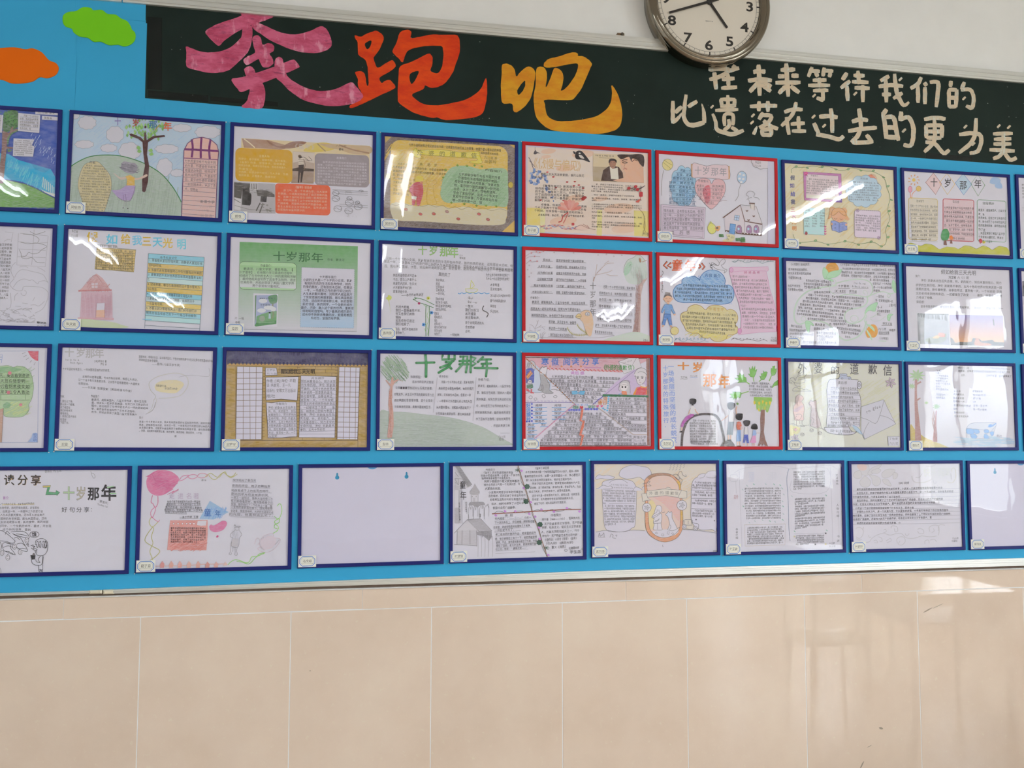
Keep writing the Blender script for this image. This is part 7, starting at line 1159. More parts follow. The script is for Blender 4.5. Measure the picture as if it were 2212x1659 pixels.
a.f('1610 705 1890 710 1895 760 1870 820 1855 880 1830 945 1805 940 1790 900 1770 920 1740 880 1710 935 1680 910 1655 890 1648 820 1610 800', '86b245', 2)
for i, (x, y) in enumerate(((1620, 795), (1695, 805), (1750, 785), (1805, 810), (1862, 800), (1690, 900), (1780, 880))): a.fs([x - 16, y - 20, x, y - 30, x + 16, y - 18, x + 8, y + 18, x, y + 28, x - 10, y + 15], 'd0bc3c')
a.hatch(1660, 850, 1840, 860, 6, 60, 26, 8, '9cc05a', 20, 30)
a.f('1725 905 1780 905 1778 1100 1765 1250 1790 1370 1830 1470 1800 1468 1760 1430 1740 1465 1720 1430 1700 1465 1670 1465 1700 1380 1715 1250 1710 1050', '8a6358', 2); a.hatch(1745, 950, 1740, 1400, 6, 110, 30, 6, '7a5248', 20, 30)
for P in ('1720 1420 1690 1470', '1750 1430 1735 1472', '1770 1430 1790 1472'): a.l(P, 5, '6a4a40')
for i, q in enumerate((1, 1, 1, 1, 1)): a.t((1575, 1530, 1530, 1535, 1545)[i], 488 + i * 48, (1885, 1890, 1890, 1885, 1900)[i], 500 + i * 46, 38, take(S2, i * 13, 12 if i else 10), '55525a')
a.ls('485 1470 490 1380 500 1280 540 1150 590 1060 680 1000 780 975 900 970 1000 985 1050 1030 1090 1100 1110 1200 1135 1300 1145 1400', 34, '3a2c2a', 1); a.f('1085 1472 1120 1410 1160 1385 1250 1375 1300 1430 1320 1472', '3a2c2a', 1)
for i in range(9): a.t((660, 608, 608, 610, 612, 612, 615, 615, 620)[i], 1072 + i * 41.5, 1015, 1080 + i * 40, 36, take(S1, i * 15, 14), '4f4b52')
a.t(622, 1395, 985, 1400, 36, take(S1, 150, 14), '4f4b52'); a.t(625, 1430, 1050, 1435, 36, take(S1, 170, 16), '4f4b52')
a.fs('605 770 615 735 660 728 708 740 712 780 690 815 650 822 615 805', '1f1c20'); a.f('640 815 668 815 665 900 655 900', '1f1c20'); a.l('648 770 658 765 665 780', 4, '4a3a38'); a.f('620 870 650 830 700 880 685 970 625 968 600 940', 'cfccd2'); a.l('625 875 600 940 620 960', 3, '8d8a94'); a.l('690 890 705 930 745 972', 14, 'cda896'); a.l('615 900 590 975', 12, 'cda896'); a.f('625 968 680 970 670 1000 580 1060 530 1110 500 1178 465 1165 490 1090 550 1010', 'a03a9c', 1); a.l('490 1175 478 1225', 18, 'c9a89c'); a.f('455 1240 490 1228 498 1245 480 1258 448 1255', '2a2628')
a.fs('1195 830 1210 795 1260 788 1310 800 1318 840 1290 890 1250 905 1212 885', '2a282c', 2); a.f('1235 915 1275 915 1310 970 1295 1090 1215 1090 1215 1000 1195 1000', 'cecbd2'); a.l('1210 990 1140 1050 1100 1078', 10, 'cda896'); a.l('1340 985 1330 900 1340 850', 16, 'cda896'); a.fs('1335 805 1355 792 1372 810 1355 828', '5c8a3c'); a.l('1240 920 1215 1000 1215 1090', 3, '8d8a94'); a.l('1280 920 1310 980 1295 1090', 3, '8d8a94'); a.f('1215 1090 1300 1090 1280 1295 1190 1290', '74808e', 2); a.l('1245 1130 1240 1290', 4, '5a6672'); a.l('1210 1295 1212 1370', 18, 'cda896'); a.l('1250 1295 1245 1370', 18, 'cda896'); a.f('1190 1370 1255 1365 1258 1385 1195 1385', '241f20')
a.fs('1325 1000 1345 965 1400 962 1435 970 1432 1030 1410 1065 1360 1062 1330 1040', '1f1c20'); a.f('1345 1095 1375 1085 1405 1095 1420 1150 1405 1160 1400 1215 1350 1215 1335 1160', 'c8603a', 1); a.l('1415 1150 1430 1190 1405 1215', 8, 'cda896'); a.f('1350 1215 1402 1215 1408 1390 1335 1398 1340 1300', '6a94c8', 1); a.l('1355 1398 1355 1460', 14, 'cda896'); a.l('1385 1395 1390 1460', 14, 'cda896'); a.l('1340 1468 1410 1468', 12, '3a2a28')
a.fs('1443 1095 1465 1068 1510 1065 1550 1080 1545 1125 1515 1158 1470 1152', '1f1c20'); a.f('1470 1175 1510 1175 1520 1290 1460 1290', 'cecbd2'); a.l('1470 1175 1455 1255 1465 1280', 3, '8d8a94'); a.l('1510 1175 1520 1290', 3, '8d8a94'); a.f('1458 1290 1518 1290 1532 1420 1500 1425 1485 1350 1465 1420 1438 1418', '2f4ab0', 1); a.l('1455 1425 1455 1460', 12, 'cda896'); a.l('1510 1425 1512 1460', 12, 'cda896')
a.fs('1567 1195 1575 1145 1615 1118 1655 1135 1668 1200 1620 1210', '1f1c20'); a.f('1595 1225 1635 1222 1650 1270 1640 1305 1585 1305', '86a3d6', 1); a.l('1645 1265 1700 1265', 5, 'c9a89c'); a.f('1590 1305 1635 1305 1645 1415 1600 1425 1543 1410 1570 1360', 'c886b8', 1); a.l('1590 1425 1590 1460', 10, 'cda896'); a.l('1615 1425 1618 1460', 10, 'cda896')
make_frame('36', 'red framed poster of five children under a papaya tree with orange title, third row', a, red=True)
a = Art(1680, 760, .13861, 37)   # pale yellow poster with scroll and envelope
a.r(155, 150, 1910, 1490, 'c4c4b8', 1); a.hatch(300, 350, 1800, 900, 180, -120, 80, 26, 'c2c2a8', 150, 350)
for x, y, ch, h in ((380, 260, '外', 190), (630, 260, '婆', 190), (892, 285, '的', 145), (1190, 270, '道', 190), (1475, 275, '歉', 170), (1710, 290, '信', 180)): a.c(x, y, 145, h, ch, '45434a', .0, jit=.02)
W = '790 440 900 425 1255 440 1235 480 1235 560 1270 660 1290 760 1288 900 1280 1060 1275 1170 1110 1170 760 1170 765 1000 780 800 760 650 770 520'; a.f(W, 'c4c2cf'); a.l('1255 440 960 415 840 430 800 440 780 480 760 600 765 700 780 850 765 1000 750 1170', 7, '4a484e'); a.ls('1235 490 1240 600 1280 690 1292 800 1285 950 1275 1170', 6, '4a484e'); a.e(1268, 520, 34, 62, 'c4c2cf', 0, 0, 8, '4a484e'); a.e(1266, 518, 17, 28, None, o=6, oc='4a484e'); a.e(1264, 516, 6, 10, '4a484e')
a.f('722 1178 1105 1172 1140 1230 1190 1252 1225 1240 1180 1280 1080 1295 900 1290 780 1262', 'c4c2cf'); a.l('722 1178 1105 1172', 7, '4a484e'); a.ls('722 1180 760 1250 900 1285 1080 1295 1180 1280 1230 1242 1190 1252 1140 1230 1108 1175', 7, '4a484e')
a.fs('945 415 965 380 960 350 1000 340 1070 345 1080 385 1130 390 1140 430 1100 430 980 425', 'a8afc4', 1); a.ls('945 415 965 380 960 350 1000 340 1070 345 1080 385 1130 390 1140 430', 4, '55535c'); a.l('980 360 1060 368', 4, '55535c'); a.e(1000, 415, 14, 12, None, o=4, oc='55535c'); a.e(1110, 420, 14, 12, None, o=4, oc='55535c')
for x, ch in zip((955, 1005, 1055), '读后感'): a.c(x, 482, 46, 48, ch, '55535c', jit=.05)
for i, (x0, x1) in enumerate(((825, 1225), (785, 1255), (790, 1210), (785, 1280), (785, 1275), (795, 1275), (795, 1040), (820, 1270), (785, 1270))): a.t(x0, 565 + i * 67, x1, 582 + i * 66, 46, take(S3, i * 14, int((x1 - x0) / 34)), '4a4850', .002); a.l([x0 - 10, 592 + i * 67, 1285, 612 + i * 66], 2.5, '8d8b96')
a.t(770, 1152, 1140, 1152, 34, take(S3, 50, 14), '3f3d45', .004); a.t(815, 1228, 1160, 1248, 46, '这是一次心灵与思念的旅行', '4a4850'); a.t(935, 1272, 1000, 1275, 30, '感悟', '4a4850')
a.f('1300 855 1640 745 1835 1125 1350 1362 1295 1240', 'bfbeca'); a.l('1300 855 1640 745 1655 755 1700 860 1835 1125 1350 1362 1335 1330', 4, '77757f'); a.ls('1650 755 1620 880 1570 1040 1530 1110 1480 1105 1400 1060 1295 1025', 4, '77757f'); a.ls('1585 990 1700 1020 1800 1080 1835 1125', 4, '77757f'); a.ls('1420 1095 1370 1180 1335 1280 1350 1362', 4, '77757f')
for x, y, ch in ((1395, 935, 't'), (1425, 915, 'o'), (1495, 890, 'E'), (1530, 870, 'l'), (1555, 862, 's'), (1590, 850, 'a')): a.c(x + 15, y, 70, 66, ch, '6a6872')
a.fs('1165 1145 1210 1160 1260 1200 1310 1275 1300 1285 1230 1245 1180 1195', 'a5bdd8', 1); a.ls('1165 1145 1210 1160 1260 1200 1310 1275 1340 1330', 4, '6a8ab0'); a.f('1712 1318 1895 1318 1890 1468 1720 1460', 'c4c3cf'); a.l('1720 1460 1712 1318 1895 1318', 4, '77757f'); lines(a, [(1730, 1355, 1870, 1358, '丁怡景'), (1735, 1425, 1870, 1428, '六(1)班')], 44, '77757f')
a.ls('185 430 210 405 250 410 270 450 290 400 340 370 400 360 440 360 410 400 430 440 400 480 300 490 240 470 210 440', 4, '77757c'); a.ls('300 370 340 340 400 310 390 360', 4, '77757c'); a.ls('250 480 280 530 340 540 360 555', 4, '77757c'); a.ls('190 440 185 490 210 480 220 500', 4, '6a686f'); a.ls('320 410 400 400', 3, '77757c'); a.ls('310 440 390 430', 3, '77757c'); a.l('230 612 515 615', 4, '77757c'); a.ls('230 612 240 570 290 555 330 575 370 570 400 590 440 580 480 600 515 612', 4, '77757c')
a.fs('275 800 280 710 320 672 380 690 395 740 370 770 400 830 410 900 395 1000 400 1060 330 1070 265 1060 255 1000 240 930 250 850', 'c9aaa8', 1); a.fs('275 800 280 710 320 672 370 690 330 720 310 790', 'b9a9a8', 1); a.f('240 900 380 830 395 850 300 940 250 935', 'b99aa8', 1); a.ls('275 800 280 710 320 672 380 690 395 740 370 770 400 830 410 900 395 1000 400 1060 330 1070 265 1060 255 1000 240 930 250 850', 4, '77686c', 0, True); a.ls('280 980 340 970 370 1000 330 1060 270 1040 290 1000', 4, '77686c')
for P in ('290 1065 290 1150 330 1165', '375 1070 380 1130 415 1165 350 1160', '340 1075 340 1130'): a.ls(P, 4, '77686c')
a.fs('480 805 515 755 530 775 590 760 595 800 600 880 620 980 660 1100 660 1160 600 1190 530 1160 490 1160 520 1100 505 1000 515 880', 'b5a5a8', 1); a.f('482 805 515 757 530 775 590 762 596 870 520 878', 'c5b5b8'); a.ls('480 805 515 755 530 775 590 760 595 800 600 880 620 980 660 1100 680 1190 750 1240 720 1210 640 1180', 4, '6f6469'); a.ls('480 805 520 850 515 950 505 1050 510 1150 600 1190', 4, '6f6469'); a.ls('520 1020 560 1060 530 1150', 4, '77686c')
a.ls('180 1130 240 1120 300 1150 400 1150 490 1140', 3, '8d8c84'); a.fs('185 1150 260 1160 340 1180 330 1260 240 1300 180 1290', 'c9c284', 1); a.f('245 1210 275 1180 302 1210 272 1240', 'c89aa0'); a.l('245 1210 275 1180 302 1210 272 1240', 3, '77686c', c=True)
for x, y in ((525, 1225), (380, 1288), (655, 1268)): a.e(x, y, 30, 24, None, o=4, oc='6f6469'); a.ls([x - 20, y - 10, x, y + 10, x + 20, y - 8, x + 5, y - 14], 3.5, '6f6469')
for cx, cy, q in ((265, 1345, 60), (1755, 480, 80)):
    for i in range(6): t = i * 1.05 + .3; P = [cx, cy, cx + q * .7 * math.cos(t - .3), cy + q * .7 * math.sin(t - .3), cx + q * 1.1 * math.cos(t), cy + q * 1.1 * math.sin(t), cx + q * .7 * math.cos(t + .3), cy + q * .7 * math.sin(t + .3)]; a.f(P, 'b9a5b5', 1); a.l(P, 3.5, '77687a', c=True)
make_frame('37', 'blue framed pale yellow poster with paper scroll and large envelope drawing, third row', a)
a = Art(1940, 765, .13560, 38)   # beach, palms and checked boat
a.fs('195 1130 260 1190 350 1270 450 1340 600 1400 780 1475 780 1500 190 1500', 'bfae64', 1)
a.f('265 400 310 400 300 560 305 720 320 900 350 1150 375 1400 270 1400 270 1100 262 800', 'a8807c', 1); a.f('615 900 610 1100 625 1400 550 1395 580 1100 600 900', 'a8706c', 1); a.f('275 470 360 430 372 450 300 490', 'a8807c', 1); a.f('300 720 350 690 360 705 305 750', 'a8807c', 1)
for cx, cy, q in ((300, 340, 130), (220, 510, 60), (612, 835, 65), (450, 775, 35)):
    for i in range(9): t = i * .7; a.fs([cx, cy, cx + q * .5 * math.cos(t - .3), cy + q * .4 * math.sin(t - .3), cx + q * math.cos(t), cy + q * .75 * math.sin(t), cx + q * .5 * math.cos(t + .3), cy + q * .4 * math.sin(t + .3)], '9cb890', 1)
a.hatch(560, 960, 600, 1380, 10, 100, 26, 5, '965c5a', 30, 30)
lines(a, [(595, 262, 690, 266, '飞机'), (590, 300, 720, 306, '外婆一，'), (590, 342, 830, 352, '一个老家的朋友。'), (595, 385, 830, 395, '一个猪猪盒大，'), (598, 425, 825, 435, '那能吃什么人，'), (598, 468, 835, 478, '也有一个长长天'), (598, 515, 710, 522, '指天天。'), (600, 555, 840, 575, '新年会到的人。'), (605, 640, 785, 655, '远远跟去吗，'), (605, 692, 780, 700, '但我终害人。'), (875, 590, 1000, 592, '水水水'), (875, 640, 1050, 645, '天天都是水'), (875, 698, 1050, 705, '那么会会晕'), (875, 752, 1060, 760, '陆地有一天'), (880, 815, 1160, 825, '亲爱的妈妈她说'), (880, 870, 945, 875, '如何'), (888, 930, 1055, 935, '我是好的吗'), (890, 988, 1160, 995, '其次会变成大人。'), (1185, 590, 1350, 595, '飘飘飘飘飘'), (1185, 650, 1400, 655, '那时候总在'), (1190, 705, 1320, 708, '终于有'), (1190, 760, 1240, 762, '让人'), (1195, 820, 1420, 825, '学会一会长大'), (1190, 880, 1445, 885, '谁一起去看看。'), (950, 215, 1130, 222, '简介：河'), (1370, 215, 1810, 245, '一个十岁的女孩坐船到很远地方，'), (955, 268, 1785, 288, '她的家，战争来临前她会经常和那时快乐又幸福天天在'), (1000, 335, 1090, 336, '过去，'), (1400, 340, 1805, 355, '这样的生活，直到战争来了')], 38, '55545f')
a.t(1565, 1300, 1650, 1306, 46, '唐弘杰', '55545f'); a.fs('1090 1180 1160 1105 1300 1090 1450 1090 1555 1100 1545 1180 1500 1300 1430 1345 1150 1345 1090 1330', 'b9bccb', 1); a.ls('1090 1180 1160 1105 1300 1090 1450 1090 1555 1100 1545 1180 1500 1300 1430 1345 1150 1345 1090 1330', 4, '8a8fa0', 0, True)
for P in ('1090 1185 1190 1195 1210 1250 1180 1275 1095 1265', '1200 1195 1270 1200 1295 1250 1240 1270 1210 1240', '1370 1205 1430 1205 1445 1250 1380 1255', '1150 1285 1220 1275 1255 1310 1240 1340 1180 1340', '1380 1270 1430 1300 1440 1340 1370 1335', '1460 1250 1515 1235 1520 1280 1490 1300'): a.fs(P, '5f98d6', 1); a.ls(P, 3, '6a80a5', c=True)
a.fs('1095 1195 1130 1215 1130 1262 1095 1265', '5f98d6', 1); a.fs('1440 1130 1480 1115 1500 1130 1550 1100 1555 1110 1500 1155 1440 1165', '4a8ad0', 1); a.ls('1090 1190 1350 1205 1450 1250 1550 1150', 3, '8a8fa0'); a.hatch(950, 1380, 1560, 1430, 120, 6, 90, 9, 'a3bcdc', 60, 60); a.hatch(1450, 1350, 1800, 1400, 120, 6, 50, 9, '9cb9dc', 60, 50)
make_frame('38', 'blue framed beach poster with brown palms and blue checked boat, third row', a)
a = Art(2080, 600, .3616, 39)
make_frame('39', 'sliver of a blue framed sheet at the right edge, third row', a)
# --- row 4
a = Art(0, 980, .18083, 41)   # black title with green arrow, cartoon head
for x, y, ch, c in ((110, 315, '读', '1f1c1c'), (270, 315, '分', '1f1c1c'), (428, 318, '享', '3a2c2a')): a.c(x + 3, y + 2, 128, 132, ch, 'b59a6a', .02); a.c(x, y, 128, 132, ch, c, .018)
a.f('512 385 605 380 580 455 665 465 670 440 715 462 680 500 672 490 545 492 570 405 512 402', '4f9c6c', 2); a.f('512 385 605 380 600 398 512 402', 'c4b45c'); a.l('512 385 605 380 580 455 665 465 670 440 715 462 680 500 672 490 545 492 570 405 512 402', 5, '3f3c3c', c=True)
a.c(822, 475, 140, 165, '十', '55604c', .03); a.c(822, 475, 140, 165, '十', 'a8bf9c', .014); a.c(968, 480, 125, 170, '岁', '6a5f5a', .022); a.c(968, 480, 120, 165, '岁', 'b0ab9c', .004); a.c(1118, 480, 145, 165, '那', '1f1b1c', .026); a.c(1300, 470, 190, 200, '年', '1f1b1c', .024); a.l('1280 405 1360 390', 12, '9cc49c'); a.l('1310 475 1390 475', 12, '9cc49c')
for x, ch in ((770, '好'), (862, '句'), (945, '分'), (1035, '享')): a.c(x, 670, 70, 68, ch, '35323a', .004)
a.c(1105, 668, 50, 60, '：', '35323a', .004); lines(a, [(1165, 560, 1310, 600, '（赖清河）'), (1165, 600, 1295, 635, 'Thanhha Lai')], 36, '6a6670'); a.t(535, 212, 735, 206, 36, '谢诗仪.六(1)班', '77747a'); a.ls('1085 205 1090 235 1115 290 1138 280 1125 245 1090 230', 4, '88858c'); a.t(35, 530, 105, 528, 42, '简介', 'a870b0', .01)
a.ls('25 612 120 605 240 610 410 600', 12, 'd0c49c', 1)
for i in range(8): a.t((-60, -60, -60, -60, -60, -60, -60, 30)[i], 605 + i * 43, (410, 470, 515, 535, 560, 580, 615, 370)[i], (598, 645, 690, 730, 775, 815, 865, 910)[i], 32, take(S1, i * 20, 19 if i < 7 else 9), '6a666c')
a.ls('-40 930 20 920 60 940 120 985 170 1030 180 1050 150 1070 60 1045 -20 1040', 5, '242124'); a.ls('65 965 85 925 120 960', 5, '242124')
for P in ('130 935 200 928 280 930 330 960 345 1010 250 990 200 975 150 955', '150 955 215 990 250 1010 290 1080 325 1140 320 1168 250 1150 190 1110 140 1075', '130 1075 60 1060 30 1090 50 1160 110 1170 180 1210 170 1180 130 1130 135 1080', '40 1120 100 1100 150 1120', '170 1010 200 1000 240 1030', '0 1050 20 1100 10 1150', '190 960 260 965 330 985', '50 1160 100 1180 160 1205', '200 1080 260 1070 300 1100', '210 1140 270 1130 320 1140', '80 1070 130 1080'): a.ls(P, 5, '242124')
for x, y in ((322, 1035), (175, 1110), (243, 1175), (25, 1185), (95, 1240)): a.e(x, y, 23, 32, 'c9c5cf', o=4, oc='242124'); a.ls([x - 10, y - 10, x - 4, y - 14, x + 6, y - 8], 3.5, '3f3b40'); a.ls([x - 8, y + 10, x, y + 14, x + 8, y + 8], 3.5, '3f3b40')
a.l('100 1185 92 1215', 4, '242124'); P = []
for i in range(40): q = 48 if i % 2 else 60; t = i * math.pi / 20; P += [412 + q * math.cos(t), 965 + q * .68 * math.sin(t)]
a.l(P, 5, '242124', c=True); a.c(410, 965, 60, 56, '饿', '242124', .014)
a.ls('430 1075 430 1040 480 1015 530 1020 568 1060 570 1140 550 1190 510 1215 450 1212 430 1180 420 1160', 5, '242124')
for x in (452, 485, 522, 548): a.ls([x - 12, 1060, x, 1042, x + 8, 1080, x, 1120, x - 12, 1110, x - 14, 1075], 5, '242124')
a.ls('545 1050 560 1100 540 1130', 7, '242124'); a.l('530 1125 560 1120', 7, '242124'); a.ls('430 1150 445 1180', 5, '242124')
for P in ('370 1100 400 1090 395 1110 420 1105 400 1130 430 1135 445 1150 410 1150 375 1125', '315 1085 340 1075 335 1100 350 1105', '420 1080 435 1085'): a.ls(P, 6, '242124')
a.f('365 1210 425 1215 420 1260 380 1265', '1f1b1e'); a.f('385 1215 398 1185 415 1190 425 1215', '6a6466'); a.ls('378 1262 390 1310 450 1335 500 1320 512 1250 505 1220', 5, '242124'); a.ls('430 1262 440 1290 480 1300 460 1270 470 1240 490 1225', 5, '242124'); a.ls('460 1330 465 1385 470 1410 490 1385', 5, '242124'); a.ls('520 1225 515 1300 512 1380 512 1415', 5, '242124'); a.l('465 1385 512 1385', 5, '242124'); a.ls('485 1380 500 1400 490 1410', 5, '242124'); a.ls('0 1360 15 1400 10 1440', 5, '8a868c')
make_frame('41', 'blue framed sheet with black title and green arrow, cut at left, bottom row', a)
a = Art(280, 990, .16275, 42)   # pink balloon, kite, red note, ribbons
a.fs('222 320 240 250 300 190 380 158 480 160 560 180 640 240 655 290 610 360 540 430 450 485 360 495 290 470 240 410', 'cc6a96', 1); a.hatch(300, 250, 560, 400, 90, -50, 70, 12, 'c4588a', 60, 60); a.l('290 200 345 300', 4, 'b85080')
for P, c in (('655 300 700 290 750 260 790 230 760 225 700 240 660 290', 'c8749c'), ('760 235 800 265 850 270 900 240 860 215 810 220 770 240', 'c8749c'), ('900 245 950 260 1000 250 1040 225 980 200 930 205 900 235', 'c8849c'), ('1000 250 1050 210 1085 200 1140 240 1190 250 1230 200 1270 180 1290 220 1340 245 1380 230 1410 190', 'b0ac64'), ('1050 225 1100 275 1150 275 1200 220 1250 190 1300 230 1350 255 1430 210', 'b0ac64'), ('305 490 285 580 310 600 340 650 375 600 375 500', 'c8588a'), ('340 650 300 680 280 730 300 790 340 700 345 650', 'c8749c'), ('290 770 330 810 380 840 398 815', 'c8749c'), ('285 785 260 850 300 910 380 845', 'b8b46c'), ('300 910 320 940 290 1040 310 1120 290 1180', 'b0ac64'), ('310 910 240 1000 205 1095 300 1165 400 1225 350 1300 260 1360', 'a8a450'), ('290 1170 270 1240 295 1310 310 1360', 'b8b46c'), ('1960 635 1985 605 2010 620 2020 700 1990 790 1930 830 1935 870 1975 910 1960 960 1905 995', '8cc85c'), ('1920 770 1960 800 1985 800 1985 850 1930 880 1925 920 1960 930', '7fc04f'), ('1800 1250 1720 1270 1690 1300 1620 1310 1590 1370 1540 1385 1420 1345 1350 1370 1305 1415', '8cc85c'), ('1420 1365 1500 1380 1590 1400 1680 1310 1790 1260', '7fc04f')): a.ls(P, 9, c, 1)
a.f('1065 565 1315 715 1115 812 925 805', '8fb2e0', 1); a.hatch(1010, 720, 1240, 720, 30, -60, 50, 10, '7aa3da', 40, 60); a.c(1035, 720, 100, 110, '童', '3f6ab0', .008); a.c(1172, 730, 80, 90, '年', '3f6ab0', .008)
for x, ch in zip((562, 680, 790, 885), '走进名著'): a.c(x, 500, 78, 84, ch, 'b5a5bc', .0, jit=.04)
lines(a, [(498, 575, 940, 575, '他是个富于感情感染力的诗一样童年'), (490, 610, 945, 612, '般的好的，八岁天赋开始了生活的'), (475, 645, 960, 660, '最早的智者，他们称赞那么勇敢的'), (462, 680, 975, 695, '看待知识，他继续写下来，一点天真'), (475, 712, 760, 720, '的看它知与时间和的'), (665, 780, 915, 778, '—高尔作家 王蒙')], 34, '3f3c44', '88858f')
a.f('540 822 1035 818 1038 1000 1020 1220 500 1215 520 1000', 'cf8c84', 1); a.hatch(560, 1150, 980, 1150, 80, -50, 50, 12, 'c8766c', 60, 60); a.f('905 832 1022 828 1015 890 950 895 895 885', 'cbc6d0')
for x in (585, 645, 703, 760, 805, 855): a.e(x, 868, 13, 13, 'd0c8ce', o=3, oc='c07068')
for i in range(7): a.t(545, 925 + i * 30, 1015 if i < 6 else 900, 930 + i * 30, 28, take(S4, i * 18, 17 if i < 6 else 13), '3a2c30', .004)
lines(a, [(1370, 292, 1680, 296, '突然响起了暴烈风'), (1358, 362, 1870, 375, '骤雨的声音，靴子的踢踏声'), (1350, 425, 1885, 438, '地踩着桌子上的摇晃的呻吟，'), (1350, 472, 1880, 495, '剧动的帆布在直喊声中哭，'), (1345, 518, 1905, 545, '一道又一道划过，像象大海也传一个'), (1345, 562, 1905, 592, '有风翻卷着那样，蚕蚂像看着小小'), (1345, 605, 1895, 640, '金翅，使劲拍打了一下在地上一摆，像'), (1340, 645, 1900, 672, '只受惊的喜鹊落在脚下，惊叫地轮转'), (1340, 695, 1910, 720, '滚动着，使我落地吧，大把的也是他已经'), (1320, 740, 1940, 758, '的光翅，他离我这么近了。')], 38, '6a6670', 'a5a2ac'); a.l('1340 775 1940 800', 2, 'a5a2ac'); a.t(955, 290, 1018, 292, 26, '葛子涵', '3f3c44')
a.fs('1058 910 1080 880 1120 890 1180 860 1230 830 1285 840 1290 885 1240 950 1150 978 1080 960', 'c96a98', 1); a.fs('1150 1045 1165 1020 1182 1030 1170 1050', 'c8588a')
a.ls('1385 900 1400 880 1410 900 1465 900 1460 912 1390 912', 6, '77747a', 1); a.ls('1400 915 1405 950 1450 950 1450 915', 3.5, '88858c'); a.ls('1400 955 1345 1000 1340 1040 1370 1060 1350 1160 1440 1175 1460 1060 1490 1010 1455 955', 3.5, '88858c'); a.f('1365 1060 1450 1060 1440 1172 1350 1160', 'bab6be', 1); a.hatch(1400, 970, 1410, 1050, 8, 60, 12, 3, 'a5a2aa', 40, 20)
for P in ('1345 1160 1338 1240 1320 1270 1345 1280 1355 1250', '1375 1165 1370 1240', '1400 1170 1402 1250 1395 1280 1430 1282 1425 1240', '1430 1175 1420 1240'): a.ls(P, 3.5, '88858c')
for P in ('1660 1140 1680 1070 1710 1060 1730 1110 1700 1150', '1740 1100 1770 1040 1830 1010 1900 1000 1920 1050 2000 1070 1960 1160 1880 1230 1780 1245 1700 1200 1760 1170', '1780 1100 1830 1060 1890 1070 1900 1120 1850 1150 1800 1140', '1810 1090 1840 1080 1850 1110 1820 1115', '1770 1180 1850 1170 1940 1120', '1720 1120 1740 1180 1800 1220'): a.ls(P, 4, 'bfa3ae', 1)
a.ls('1780 1050 1770 1120 1830 1170 1920 1150 1990 1080', 3, 'a08c98'); a.fs('1750 1080 1830 1030 1900 1030 1950 1080 1900 1180 1800 1210 1740 1150', 'c8bcc8', 1)
a.l('330 1430 700 1425 1000 1405 1290 1400', 9, 'cfa091', 1)
for i, x in enumerate((435, 555, 668, 790, 910, 1035, 1150, 1272)): y = 1360 + (i > 4) * 8; a.f([x, y, x + 30, y + 40, x + 22, 1450 - (i == 7) * 30, x - 28, 1455 - (i == 7) * 30, x - 28, y + 45], ['c8807a', 'cf9a8c', 'cc9084', 'd0a294', 'cf9a8c', 'cb8c80', 'cf9c90', 'cfb0a6'][i], 1)
make_frame('42', 'blue framed poster with pink balloon, blue kite and red note box, bottom row', a, inset=(0, .005, 0, 0))
make_frame('43', 'empty blue frame with white back panel and two keyholes, third in the bottom row', None, blank=True)
a = Art(960, 980, .15066, 44)   # church sketch, cross of branches
a.f('130 172 215 175 400 445 340 490 150 480 145 350 150 250', 'b9b6be', 1); a.f('150 178 215 178 400 445 330 478', '8f8d94', 1); a.hatch(200, 220, 350, 440, 30, 40, 60, 8, '85838a', 30, 30); a.f('145 455 235 460 245 1000 145 995', 'b0adb6', 1); a.f('148 520 205 522 205 770 148 775', 'c5c2cc'); a.f('145 780 205 780 210 1000 150 1000', 'a3a0a8', 1)
for P in ('148 355 255 360', '148 360 200 450 150 410', '200 360 200 450', '245 400 255 1000', '210 520 212 990', '150 265 200 330'): a.l(P, 4, '77747a')
a.fs('435 440 470 490 505 545 490 585 430 598 380 585 362 550 400 500', 'a09da4', 1); a.l('435 430 438 455', 4, '66636a'); a.f('385 592 485 592 482 690 385 690', 'c2bfc8', 1); a.l('415 630 413 680 432 682 435 632', 5, '8a8790'); a.e(398, 615, 5, 9, '77747a'); a.e(455, 612, 5, 9, '77747a'); a.ls('385 590 383 690', 3, '77747a'); a.ls('483 590 482 690', 3, '77747a')
a.fs('350 740 370 695 480 690 560 695 580 735 520 740 470 770 400 740', '8f8c94', 1)
for x in (345, 418, 505, 575): a.ls([x, 940, x + 2, 790, x + 30, 735, x + 60, 780, x + 62, 900], 3.5, '88858c')
a.ls('605 760 625 720 640 780', 3.5, '88858c')
for x, y in ((378, 780), (445, 790), (542, 770)): a.f([x - 9, y - 18, x + 10, y - 20, x + 8, y + 20, x - 9, y + 18], 'a5a2aa', 1)
a.f('500 860 522 860 522 915 500 915', '77747c', 1); a.l('348 870 350 930', 3.5, '88858c')
a.f('140 1140 325 945 480 935 520 930 680 1100 675 1190 640 1245 600 1160 465 1165 465 1320 180 1300 190 1110', 'bbb8c0', 1); a.f('330 948 520 932 682 1105 500 1120 450 1060', '9f9ca4', 1); a.f('190 1105 460 1095 460 1310 185 1300', 'b3b0b8', 1); a.f('465 1120 675 1105 680 1190 640 1250 560 1180 468 1165', '8d8a92', 1); a.hatch(520, 1150, 660, 1180, 4, 60, 30, 6, '7f7c84', 20, 20)
for P in ('140 1140 325 945 500 1120 680 1105 520 932 330 945', '185 1110 180 1305', '460 1100 465 1330', '255 1100 250 1300', '365 1100 368 1300', '465 1320 140 1300'): a.l(P, 4, '66636a')
for x in (480, 530, 580, 630, 690): a.ls([x, 1180, x + 4, 1300, x, 1480], 2.5, 'a3a0a8')
